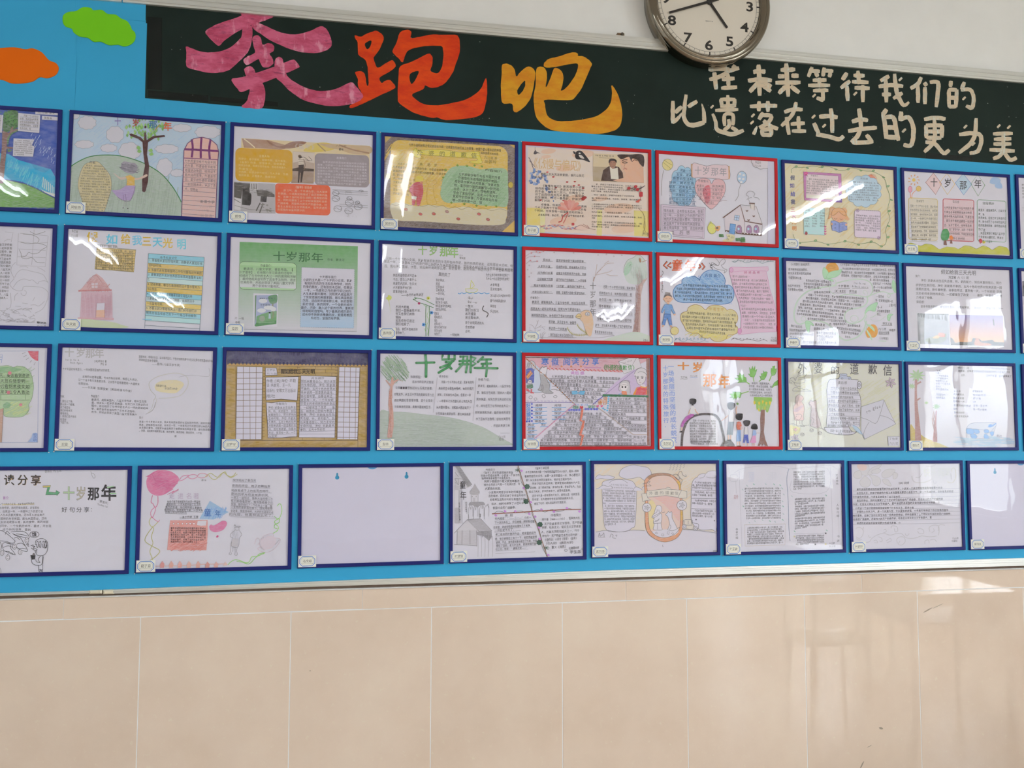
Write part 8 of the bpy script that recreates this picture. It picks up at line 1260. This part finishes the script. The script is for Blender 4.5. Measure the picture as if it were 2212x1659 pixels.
a.c(262, 450, 88, 120, '童', '1f1c20', .004); a.c(270, 600, 96, 130, '年', '1f1c20', .0); a.tv(305, 705, 830, 24, '读书分享六', '45424a', .004, x1=312); a.tv(212, 710, 945, 24, '高尔基(苏联)作品名著', '45424a', .004, x1=222); a.l('322 690 322 860', 2.5, '88858c')
for P in ('1055 165 1055 205 1085 290 1130 440 1180 590 1235 750 1260 870 1300 970 1360 1130 1400 1260 1440 1390 1470 1490', '1060 165 1075 240 1105 330 1150 470 1200 620 1250 780 1275 890', '1300 960 1350 1060 1390 1220 1450 1390 1480 1490'): a.ls(P, 6, '8a6450')
for P in ('1090 260 1100 400 1150 480 1185 560 1200 680 1250 740 1255 860 1300 940 1340 1050 1380 1180 1400 1330 1470 1470', '710 860 760 825 820 830 880 850 950 850 1040 825 1110 822 1170 850 1260 825', '1270 820 1340 805 1400 825 1450 835 1540 800 1620 830 1700 815 1780 785 1850 800 1960 800'): a.ls(P, 4, '3f5a50')
a.l('682 862 1000 845 1260 828 1700 802 1960 798', 13, '8a4430'); 
for x, y in ((1185, 472), (1170, 685), (1370, 1015), (1358, 1272)):
    P = []
    for i in range(14): q = 34 if i % 2 else 42; t = i * math.pi / 7; P += [x + q * math.cos(t), y + q * math.sin(t)]
    a.f(P, '1f4a38')
for x, y in ((1105, 245), (1135, 492), (1235, 695), (868, 825), (1015, 825), (735, 885), (1215, 862), (1390, 800), (1568, 830), (1755, 780), (1935, 828), (1300, 902), (1355, 1060), (1365, 1222), (1488, 1452)): a.fs([x - 18, y, x - 6, y - 16, x + 14, y - 8, x + 18, y + 8, x, y + 16], 'b878c8', 2)
for x, y in ((1050, 235), (1460, 1350)):
    for t in range(7): a.l([x, y, x + 45 * math.cos(t * .9), y + 34 * math.sin(t * .9)], 6, '2f5a48')
lines(a, [(592, 230, 728, 230, '内容简介'), (545, 272, 985, 270, '《童年》讲述的是孤独的孩童'), (522, 315, 1080, 308, '阿廖沙的成长故事，小说以一个孩子的'), (532, 355, 975, 350, '独特视角审视整个社会及人生。'), (570, 398, 1075, 392, '阿廖沙寄居的外祖父家笼罩着浓'), (565, 448, 1085, 435, '厚的小市民习气是一个充满仇恨，令'), (580, 500, 830, 500, '人窒息的家庭。'), (632, 558, 1130, 548, '小说真实阿廖沙对年时代痛苦生'), (628, 608, 1165, 598, '活的描述，实际反映了作者童年时代'), (650, 660, 1160, 652, '的艰难生活及对光明与真理的不懈'), (670, 720, 1140, 708, '追求，同时也展现了19世纪末'), (690, 778, 1045, 770, '俄国社会的广阔画卷。')], 38, '3a373f')
lines(a, [(1285, 210, 1500, 205, '《童年》读后感'), (1160, 265, 1925, 250, '本书主角阿廖沙是一个有性格直爽的穷人小孩子，周身一围欺'), (1148, 325, 1945, 305, '看着他悲伤的成长，从第一次读到最后一次，我心都把沉'), (1165, 382, 1850, 365, '重！从父亲去世到沦落街头，他的生活是灰色的。'), (1255, 430, 1940, 415, '阿廖沙因为身边环境，逐渐变得对周围的人产生'), (1225, 490, 1955, 470, '疑惑意，渴了眼睛的触，变中的好事，仿佛学生人，为此'), (1210, 545, 1830, 525, '经过了火灾，表亲的争执下，收获他真真看。'), (1255, 605, 1935, 580, '这本书不是一般有那的巧克力，而是生活，但是生活'), (1255, 658, 1870, 635, '的体现，在人物角色也在深深刻到亮亮点点。'), (1285, 718, 1765, 692, '看过了也许，给人的童年记忆真生活。')], 38, '3a373f')
lines(a, [(862, 885, 985, 880, '体 段'), (720, 932, 1245, 912, '老大喊道：“——二——”小的一'), (718, 990, 1290, 968, '下子跳到身后上，抓住辫绳，把就像老爸'), (700, 1058, 1255, 1030, '去偷里，弟媳哈哈哈哈他撞到几下再爬。'), (715, 1105, 1095, 1080, '—然后就不见了。……'), (730, 1160, 1315, 1132, '老二和我同时抱到外边，他家居抓这外'), (725, 1225, 1325, 1190, '呢，慢子把他往上年了一下，他的手被擦得'), (738, 1275, 1325, 1245, '很疼，不过，我还是说我也就住了外婆，外婆'), (740, 1325, 1315, 1292, '停住了这时，老大跑过来，帮我把绳子脚'), (732, 1375, 1200, 1345, '往上拉，他说：“谢谢对我——”')], 40, '3a373f', 'a8a5ae')
lines(a, [(1520, 885, 1675, 878, '作者简介'), (1395, 945, 1940, 920, '高尔基（1868——1936），苏联伟大的'), (1430, 1010, 1975, 985, '无产阶级革命文学导师，无产阶级'), (1395, 1062, 1955, 1040, '作家，社会主义、现实主义文学奠基'), (1385, 1128, 1935, 1100, '人、苏联文学的创始人之一，列宁'), (1400, 1180, 1970, 1160, '称他为“无产阶级艺术杰出的代表”。'), (1435, 1235, 1910, 1210, '主要作品：小说有《母亲》《童年》'), (1435, 1290, 1865, 1268, '《在人间》《我的大学》'), (1535, 1345, 1760, 1330, '散文《海燕》'), (1780, 1358, 1930, 1345, '无障碍阅读')], 42, '3a373f'); a.t(1795, 1412, 1960, 1402, 58, '学生版', '3a373f', .004); a.e(1740, 1385, 22, 16, None, o=3, oc='77747c'); a.e(1985, 1365, 18, 14, None, o=3, oc='77747c'); a.l('730 1430 1300 1405', 2, 'a8a5ae')
make_frame('44', 'blue framed sheet with pencilled church and leafy branch cross, bottom row', a)
a = Art(1265, 980, .14465, 45)   # oval window with girl and dog
a.r(140, 150, 1960, 1165, 'cbc1b5', 1); a.f('140 1165 300 1140 500 1165 700 1140 900 1150 1400 1130 1700 1140 1960 1180 1965 1480 145 1525', 'c4c0cd'); a.hatch(200, 300, 1900, 600, 160, -100, 60, 26, 'd0bea5', 120, 220)
for P in ('500 300 540 230 620 190 700 170 760 175 830 190 930 210 980 290 960 370 880 400 800 350 700 370 600 375 520 345', '155 350 200 315 260 330 330 320 400 340 435 355 360 385 230 370 160 385'): a.fs(P, 'c4c0cf'); a.ls(P, 3, '77747c', c=True)
for P in ('245 480 260 420 340 395 500 380 620 390 700 415 745 480 760 560 740 1040 690 1110 600 1160 380 1165 300 1120 270 1000 250 700', '1580 480 1620 380 1700 350 1955 340 1955 1100 1880 1130 1700 1130 1580 1000 1575 700'): a.fs(P, 'c4c0cf'); a.ls(P, 3, '6a676f', c=True)
for P in ('155 525 200 510 260 470 330 490 370 480 400 520 260 530', '700 555 740 500 800 510 850 545', '840 515 900 470 1030 510 950 525', '350 440 400 400 500 385 560 395 630 440', '1660 360 1700 310 1780 300 1760 350 1700 365', '1790 300 1850 260 1955 265 1940 350 1860 360 1800 345'): a.fs(P, 'c6c2d0'); a.ls(P, 3, '77747c')
lines(a, [(375, 460, 625, 468, 'To the monkey and the frog'), (385, 500, 705, 512, 'For an eternity of ten thousand tales')], 32, '5f5c66')
for i in range(6): a.t((285, 255, 252, 255, 258, 262)[i], 550 + i * 38, 745 if i < 5 else 320, 565 + i * 36, 32, take(S3, i * 24, 23 if i < 5 else 3), '4a4750')
for i in range(8): a.t((285, 275, 270, 270, 275, 278, 282, 290)[i], 778 + i * 40, 745 - i * 3 if i < 7 else 450, 785 + i * 38, 34, take(S3, i * 24 + 60, 22 if i < 7 else 8), '4a4750')
a.l('350 745 745 740', 2, '88858f')
for y, n in ((430, 3), (575, 2), (700, 2), (850, 3)):
    for i in range(n): a.t(1625 if i == 0 else 1590, y + i * 38, 1945 if i < n - 1 else 1890, y + 12 + i * 40, 36, take(S3, y + i * 15, 13), '4a4750')
for y in (540, 665, 820): a.ls([1578, y, 1700, y + 4, 1955, y + 6], 3, '6a676f')
for x, y in ((1648, 985), (1920, 1000)): a.f([x, y - 18, x + 4, y - 4, x + 14, y, x + 4, y + 4, x, y + 18, x - 4, y + 4, x - 14, y, x - 4, y - 4], '3a373f')
O1 = '890 700 880 560 875 420 920 350 1000 305 1120 290 1240 300 1340 350 1410 430 1420 520 1440 700 1450 1050 1420 1180 1340 1270 1200 1318 1080 1295 960 1220 905 1130 888 1000'; O2 = '925 700 920 560 915 450 960 380 1030 340 1140 325 1250 335 1320 380 1385 470 1395 560 1410 700 1410 1050 1380 1150 1300 1220 1180 1255 1060 1230 980 1160 950 1090 935 950'
P1, P2 = spline(pts(O1), True), spline(pts(O2), True); T, V = tess([P1, P2]); a.add(V, T, 'c98c62', 1); a.fs('920 350 1000 305 1120 290 1240 300 1260 335 1120 325 1020 340 950 380', 'a07048', 1); a.fs('1370 400 1410 430 1420 520 1390 520 1360 440', 'c9a038', 1); a.fs('1410 860 1445 860 1445 980 1412 980', 'c9a038', 1)
a.f(P2.ravel().tolist(), 'cfb5aa', 1); a.fs('940 750 1000 700 1060 820 1060 1000 1000 1120 950 1080', 'd0c08c', 1); a.fs('1000 640 1200 620 1380 660 1400 1000 1300 900 1150 740', 'cfa8a2', 1); a.fs('1000 1160 1180 1130 1380 1130 1340 1210 1180 1250 1060 1228', 'c6c2ce')
a.l(P1.ravel().tolist(), 3.5, '6a5a50', c=True); a.l(P2.ravel().tolist(), 3, '6a5a50', c=True)
for P in ('905 560 1050 540 1180 525 1300 535 1425 545 1430 640 1380 655 1200 625 1050 640 920 650', '835 600 905 590 925 660 970 690 850 710', '1430 545 1510 565 1510 660 1400 668 1380 645', '1185 525 1220 500 1260 510 1290 540'): a.f(P, 'cbc4bc', 0); a.l(P, 3, '6a676f', c=True)
for x, ch in zip((975, 1055, 1135, 1215, 1290, 1355), '外婆的道歉信'): a.c(x, 590 - (abs(x - 1150) < 80) * 6, 56, 56, ch, '77706c', jit=.04)
for x, y, q in ((912, 805, 66), (1435, 770, 74)): a.e(x, y, q, q, 'c6c2cc', o=3, oc='6a676f'); P = []; \
    [P.extend([x + (q * .62 if i % 2 == 0 else q * .3) * math.cos(i * .628), y + (q * .62 if i % 2 == 0 else q * .3) * math.sin(i * .628)]) for i in range(10)]; a.ls(P, 3, '6a676f', c=True); a.e(x, y, q * .15, q * .15, None, o=3, oc='6a676f')
K = '6a676f'
a.fs('1040 820 1060 780 1100 772 1130 800 1130 860 1100 890 1130 900 1135 980 1125 1030 1130 1090 1140 1135 1080 1140 1010 1130 1020 1060 1010 1020 1020 960 985 950 1020 890', 'c9c4ce'); a.ls('1040 820 1060 780 1100 772 1130 800 1130 860 1100 890 1130 900 1135 980 1125 1030 1130 1090 1140 1135 1080 1140 1010 1130 1020 1060 1010 1020 1020 960 985 950 1020 890', 3.5, K, c=True)
for P in ('1065 830 1060 870 1020 900', '1090 835 1100 880', '990 945 1100 890', '1000 970 1110 900', '1010 1025 1060 1000 1100 970', '1040 990 1060 1010 1095 985', '1010 1040 1125 1035', '1075 1040 1070 1130', '1130 880 1180 870'): a.ls(P, 3.5, K)
a.fs('1190 910 1220 880 1235 860 1250 880 1285 868 1290 960 1310 1000 1350 1080 1365 1110 1400 1100 1300 1150 1240 1140 1225 1130 1250 1060 1240 990 1220 935', 'c9c4ce'); a.ls('1190 910 1220 880 1235 860 1250 880 1285 868 1290 960 1310 1000 1350 1080 1365 1110 1400 1100 1300 1150 1240 1140 1225 1130 1250 1060 1240 990 1220 935', 3.5, K, c=True); a.ls('1260 1060 1270 1090 1250 1135', 3.5, K)
for P in ('1035 1185 1055 1170 1072 1185 1055 1200', '1130 1200 1165 1200 1165 1228 1135 1228', '1218 1165 1248 1162 1240 1205 1215 1200', '1275 1190 1298 1180 1318 1190 1300 1212'): a.l(P, 3.5, K, c=True)
for P in ('1455 1110 1455 1010 1490 985 1590 990 1595 1030 1670 1045 1685 1080 1670 1140', '1480 1000 1480 1060 1590 1065', '1530 1000 1530 1050', '1580 1000 1580 1050', '1455 1080 1500 1120 1600 1125 1610 1080'): a.ls(P, 3.5, K)
for x, y in ((1470, 1090), (1635, 1115)): a.e(x, y, 32, 30, 'c6c2cc', o=3.5, oc=K); a.e(x, y, 15, 15, None, o=3, oc=K)
for P in ('1300 320 1340 305 1380 320 1400 360 1380 390 1330 350', '1370 330 1400 270 1430 270 1450 320 1500 340 1490 310', '1400 360 1440 390 1430 430 1420 470', '850 450 900 440 960 410 940 450 975 480 900 480', '190 1240 205 1180 215 1230 250 1210 270 1180 275 1240', '190 1245 290 1245', '360 1250 380 1200 410 1220 395 1250', '440 1220 465 1215 460 1240', '400 1255 450 1265'): a.ls(P, 3.5, K)
for i in range(14): x, y = 1260 + (i % 5) * 50 - (i // 5) * 10, 180 + (i // 5) * 34; a.l([x, y, x + 24, y - 26], 2.5, '88858f')
a.ls('1150 1360 1148 1380 1158 1392', 4, K); a.t(1900, 1455, 1960, 1453, 32, '郑巧瑜', '3a373f'); a.ls('155 1170 300 1145 500 1168 700 1140 880 1150', 3, K); a.ls('1450 1130 1700 1150 1955 1185', 3, K)
make_frame('45', 'blue framed sheet with orange oval window, girl and seated dog, bottom row', a)
a = Art(1550, 980, .13862, 46)   # dense small handwriting in boxes
for P in ('340 270 345 500 380 1450', '260 300 400 230 650 195 900 190 1115 235', '1120 240 1300 215 1650 185 1780 190 1860 240', '285 420 290 620', '1760 210 1790 1200 1800 1450', '200 330 305 335 305 425 200 425 200 330', '1160 240 1705 230 1695 590 1175 600 1150 420', '1885 900 1895 1280', '1190 1250 1660 1240'): a.ls(P, 2.5, 'b3b1be')
a.l('415 1110 1055 1095 1050 1420 430 1440', 3, 'b5aa9c', c=True); a.ls('1112 235 1085 330 1080 450 1095 650 1105 900 1110 1150 1130 1360', 10, '8a93ac', 1)
for i in range(13): a.t(420 + (i > 8) * 20, 545 + i * 38.6, 985, 540 + i * 38.4, 31, take(S4, i * 22, 24), '45434d', .002)
for i in range(8): a.t(460, 1160 + i * 34, 1010 + (i % 3) * 12, 1140 + i * 35, 31, take(S4, i * 22 + 50, 24), '45434d', .002)
for i in range(8): a.t(1180, 290 + i * 37.5, 1670 if i < 7 else 1310, 280 + i * 37.5, 32, take(S4, i * 20 + 90, 21 if i < 7 else 6), '45434d', .002)
for i, q in enumerate((1, 1, .5, .98, 1, .98, 1, .35, 1, 1, 1, .95, .4)): a.t(1200, 712 + i * 38, 1200 + 470 * q, 695 + i * 37, 32, take(S4, i * 20 + 30, int(21 * q)), '45434d', .002)
for i in range(5): a.t(1215, 1282 + i * 33, 1660 if i < 4 else 1420, 1275 + i * 32, 30, take(S4, i * 20 + 120, 20 if i < 4 else 9), '45434d', .002)
for x, y, n in ((460, 500, 0), (565, 478, 1), (750, 475, 0), (880, 478, 1), (975, 490, 1), (1005, 540, 1), (1030, 635, 0), (1010, 740, 0), (1020, 820, 1), (1025, 940, 0), (400, 820, 1), (390, 560, 0), (495, 1075, 0), (580, 1050, 0), (700, 1035, 0), (815, 1050, 1), (895, 1060, 0), (1015, 1030, 1), (1155, 662, 0), (1690, 650, 1), (1200, 1210, 1), (1700, 1195, 1)): a.fs([x - 14, y - 12, x, y - 8, x + 14, y + 12, x - 2, y + 8], '7fb8a8' if n else 'a8bcc0', 1)
for x, y, c in ((1682, 1240, '55545c'), (1520, 1412, '55545c'), (1682, 1408, 'c9c08a'), (1195, 1290, 'd0caa8')):
    P = []
    for i in range(10): q = 20 if i % 2 == 0 else 8; P += [x + q * math.cos(i * .628), y + q * math.sin(i * .628)]
    a.f(P, c)
a.tv(1855, 340, 470, 38, '艺术特色', '6a6872', .0, x1=1862); a.tv(1868, 800, 970, 42, '人物介绍', '6a6872', x1=1872); a.tv(1878, 1290, 1360, 42, '书评', '6a6872'); a.tv(298, 1180, 1310, 38, '作者介绍', '55535d'); a.c(268, 660, 34, 36, '作', 'b08a94'); a.c(302, 660, 34, 36, '品', 'b08a94'); a.c(268, 692, 34, 36, '简', 'b08a94'); a.c(302, 692, 34, 36, '介', 'b08a94'); lines(a, [(1735, 1400, 1825, 1395, '叶芷颖'), (1735, 1445, 1835, 1440, '六(1)班')], 34, '77757f')
for i in range(5): a.t(480 + i % 2 * 10, 300 + i * 32, 570, 300 + i * 32, 26, '叶芷颖好', 'b3bad0'); a.t(780, 300 + i * 26, 920, 292 + i * 26, 20, '一二三一二', 'b8bcc6')
make_frame('46', 'blue framed pale sheet crowded with small handwriting in two columns, bottom row', a)
a = Art(1815, 980, .17948, 47)   # grey scroll ornaments
for P in ('260 250 230 200 260 150 330 130 350 190 330 260', '330 240 370 180 430 150 500 130 440 200 370 250', '260 280 200 300 160 270 180 220 240 205', '300 270 340 300 370 350 330 400 260 395 235 340 270 290', '350 260 420 265 480 300 480 360 430 390 390 360 380 300', '500 240 560 190 650 190 650 230 590 280 520 290', '510 310 570 310 610 370 600 390 530 360', '640 230 690 240 680 290 640 300', '370 220 440 180 490 200 440 240'): a.fs(P, 'c4c2c8', 1); a.ls(P, 3.5, 'b0aeb5', 0, True)
a.fs('200 140 260 125 320 150 300 200 230 195', 'cfbab8', 1)
for P in ('185 900 230 885 275 920 270 980 230 1020 190 1000', '280 1070 350 1060 380 1020 440 980 520 960 600 980 680 960 740 965 790 1010 860 1020 920 1010 980 990 1080 1000 1160 990', '610 900 620 870 680 880 690 930 660 940 650 900', '690 1080 680 1030 720 1000 770 1010 780 1060 740 1100 700 1090 720 1050', '1080 940 1070 890 1120 860 1180 870 1190 930 1180 980', '1100 950 1130 930 1120 900', '1020 1090 1020 1050 1060 1040 1070 1080', '460 1000 500 1020 500 1060 470 1050', '190 1020 220 1040 260 1030', '830 960 800 990 780 960', '1080 1040 1130 1030 1160 1060', '400 1050 430 1040 450 1070 410 1070', '550 1050 600 1020 610 1050 560 1070', '520 920 545 910 550 940 520 950', '340 980 350 1010 370 1000', '930 910 960 900 1000 920 1000 960 950 960 930 930', '1180 930 1190 860 1260 860', '270 920 280 880'): a.ls(P, 6, 'b3b1b8', 1)
for x, ch in zip((1040, 1125, 1215, 1285), '快乐阅读'): a.c(x, 225, 82, 110, ch, 'aeb2b0', .012); a.c(x, 225, 82, 110, ch, 'c9c8cd', .002)
a.ls('860 270 880 330 940 350 1030 340 1105 305', 12, 'bdbbc2', 1); a.ls('905 285 950 285 985 240', 5, 'aeacb4'); a.ls('1030 150 1100 155 1150 130', 5, 'b3b1b8'); a.ls('1120 320 1125 355 1150 355 1155 325', 5, 'b3b1b8'); a.ls('1345 215 1340 190 1365 170 1385 200 1390 280 1360 340 1320 350 1285 335', 7, 'c0bbae', 1); a.l('1330 240 1335 310', 9, 'b3b1b8'); a.t(690, 355, 825, 352, 30, '《童年》读后感', '55525a')
for i, (x0, x1) in enumerate(((195, 1230), (195, 1360), (148, 720), (195, 1235), (150, 1195), (150, 885), (195, 1300), (150, 1350), (155, 1100), (195, 725))): a.t(x0, 432 + i * 45, x1, 410 + i * 45 + (20 if x1 < 900 else 0) - (i > 3) * 3, 30, take(S4, i * 36, int((x1 - x0) / 27)), '504d57', .002); a.l([150, 450 + i * 45, 1440, 418 + i * 46], 1.8, 'a8a6b2', part='ruled_lines')
lines(a, [(1345, 1018, 1420, 1016, '六(1)班'), (1338, 1052, 1410, 1050, '叶宸轩')], 26, '6a6872')
make_frame('47', 'blue framed lined letter with grey scroll and flower ornaments, bottom row', a)
make_frame('48', 'empty blue frame with keyhole cut by the right edge, bottom row', None, blank=True)
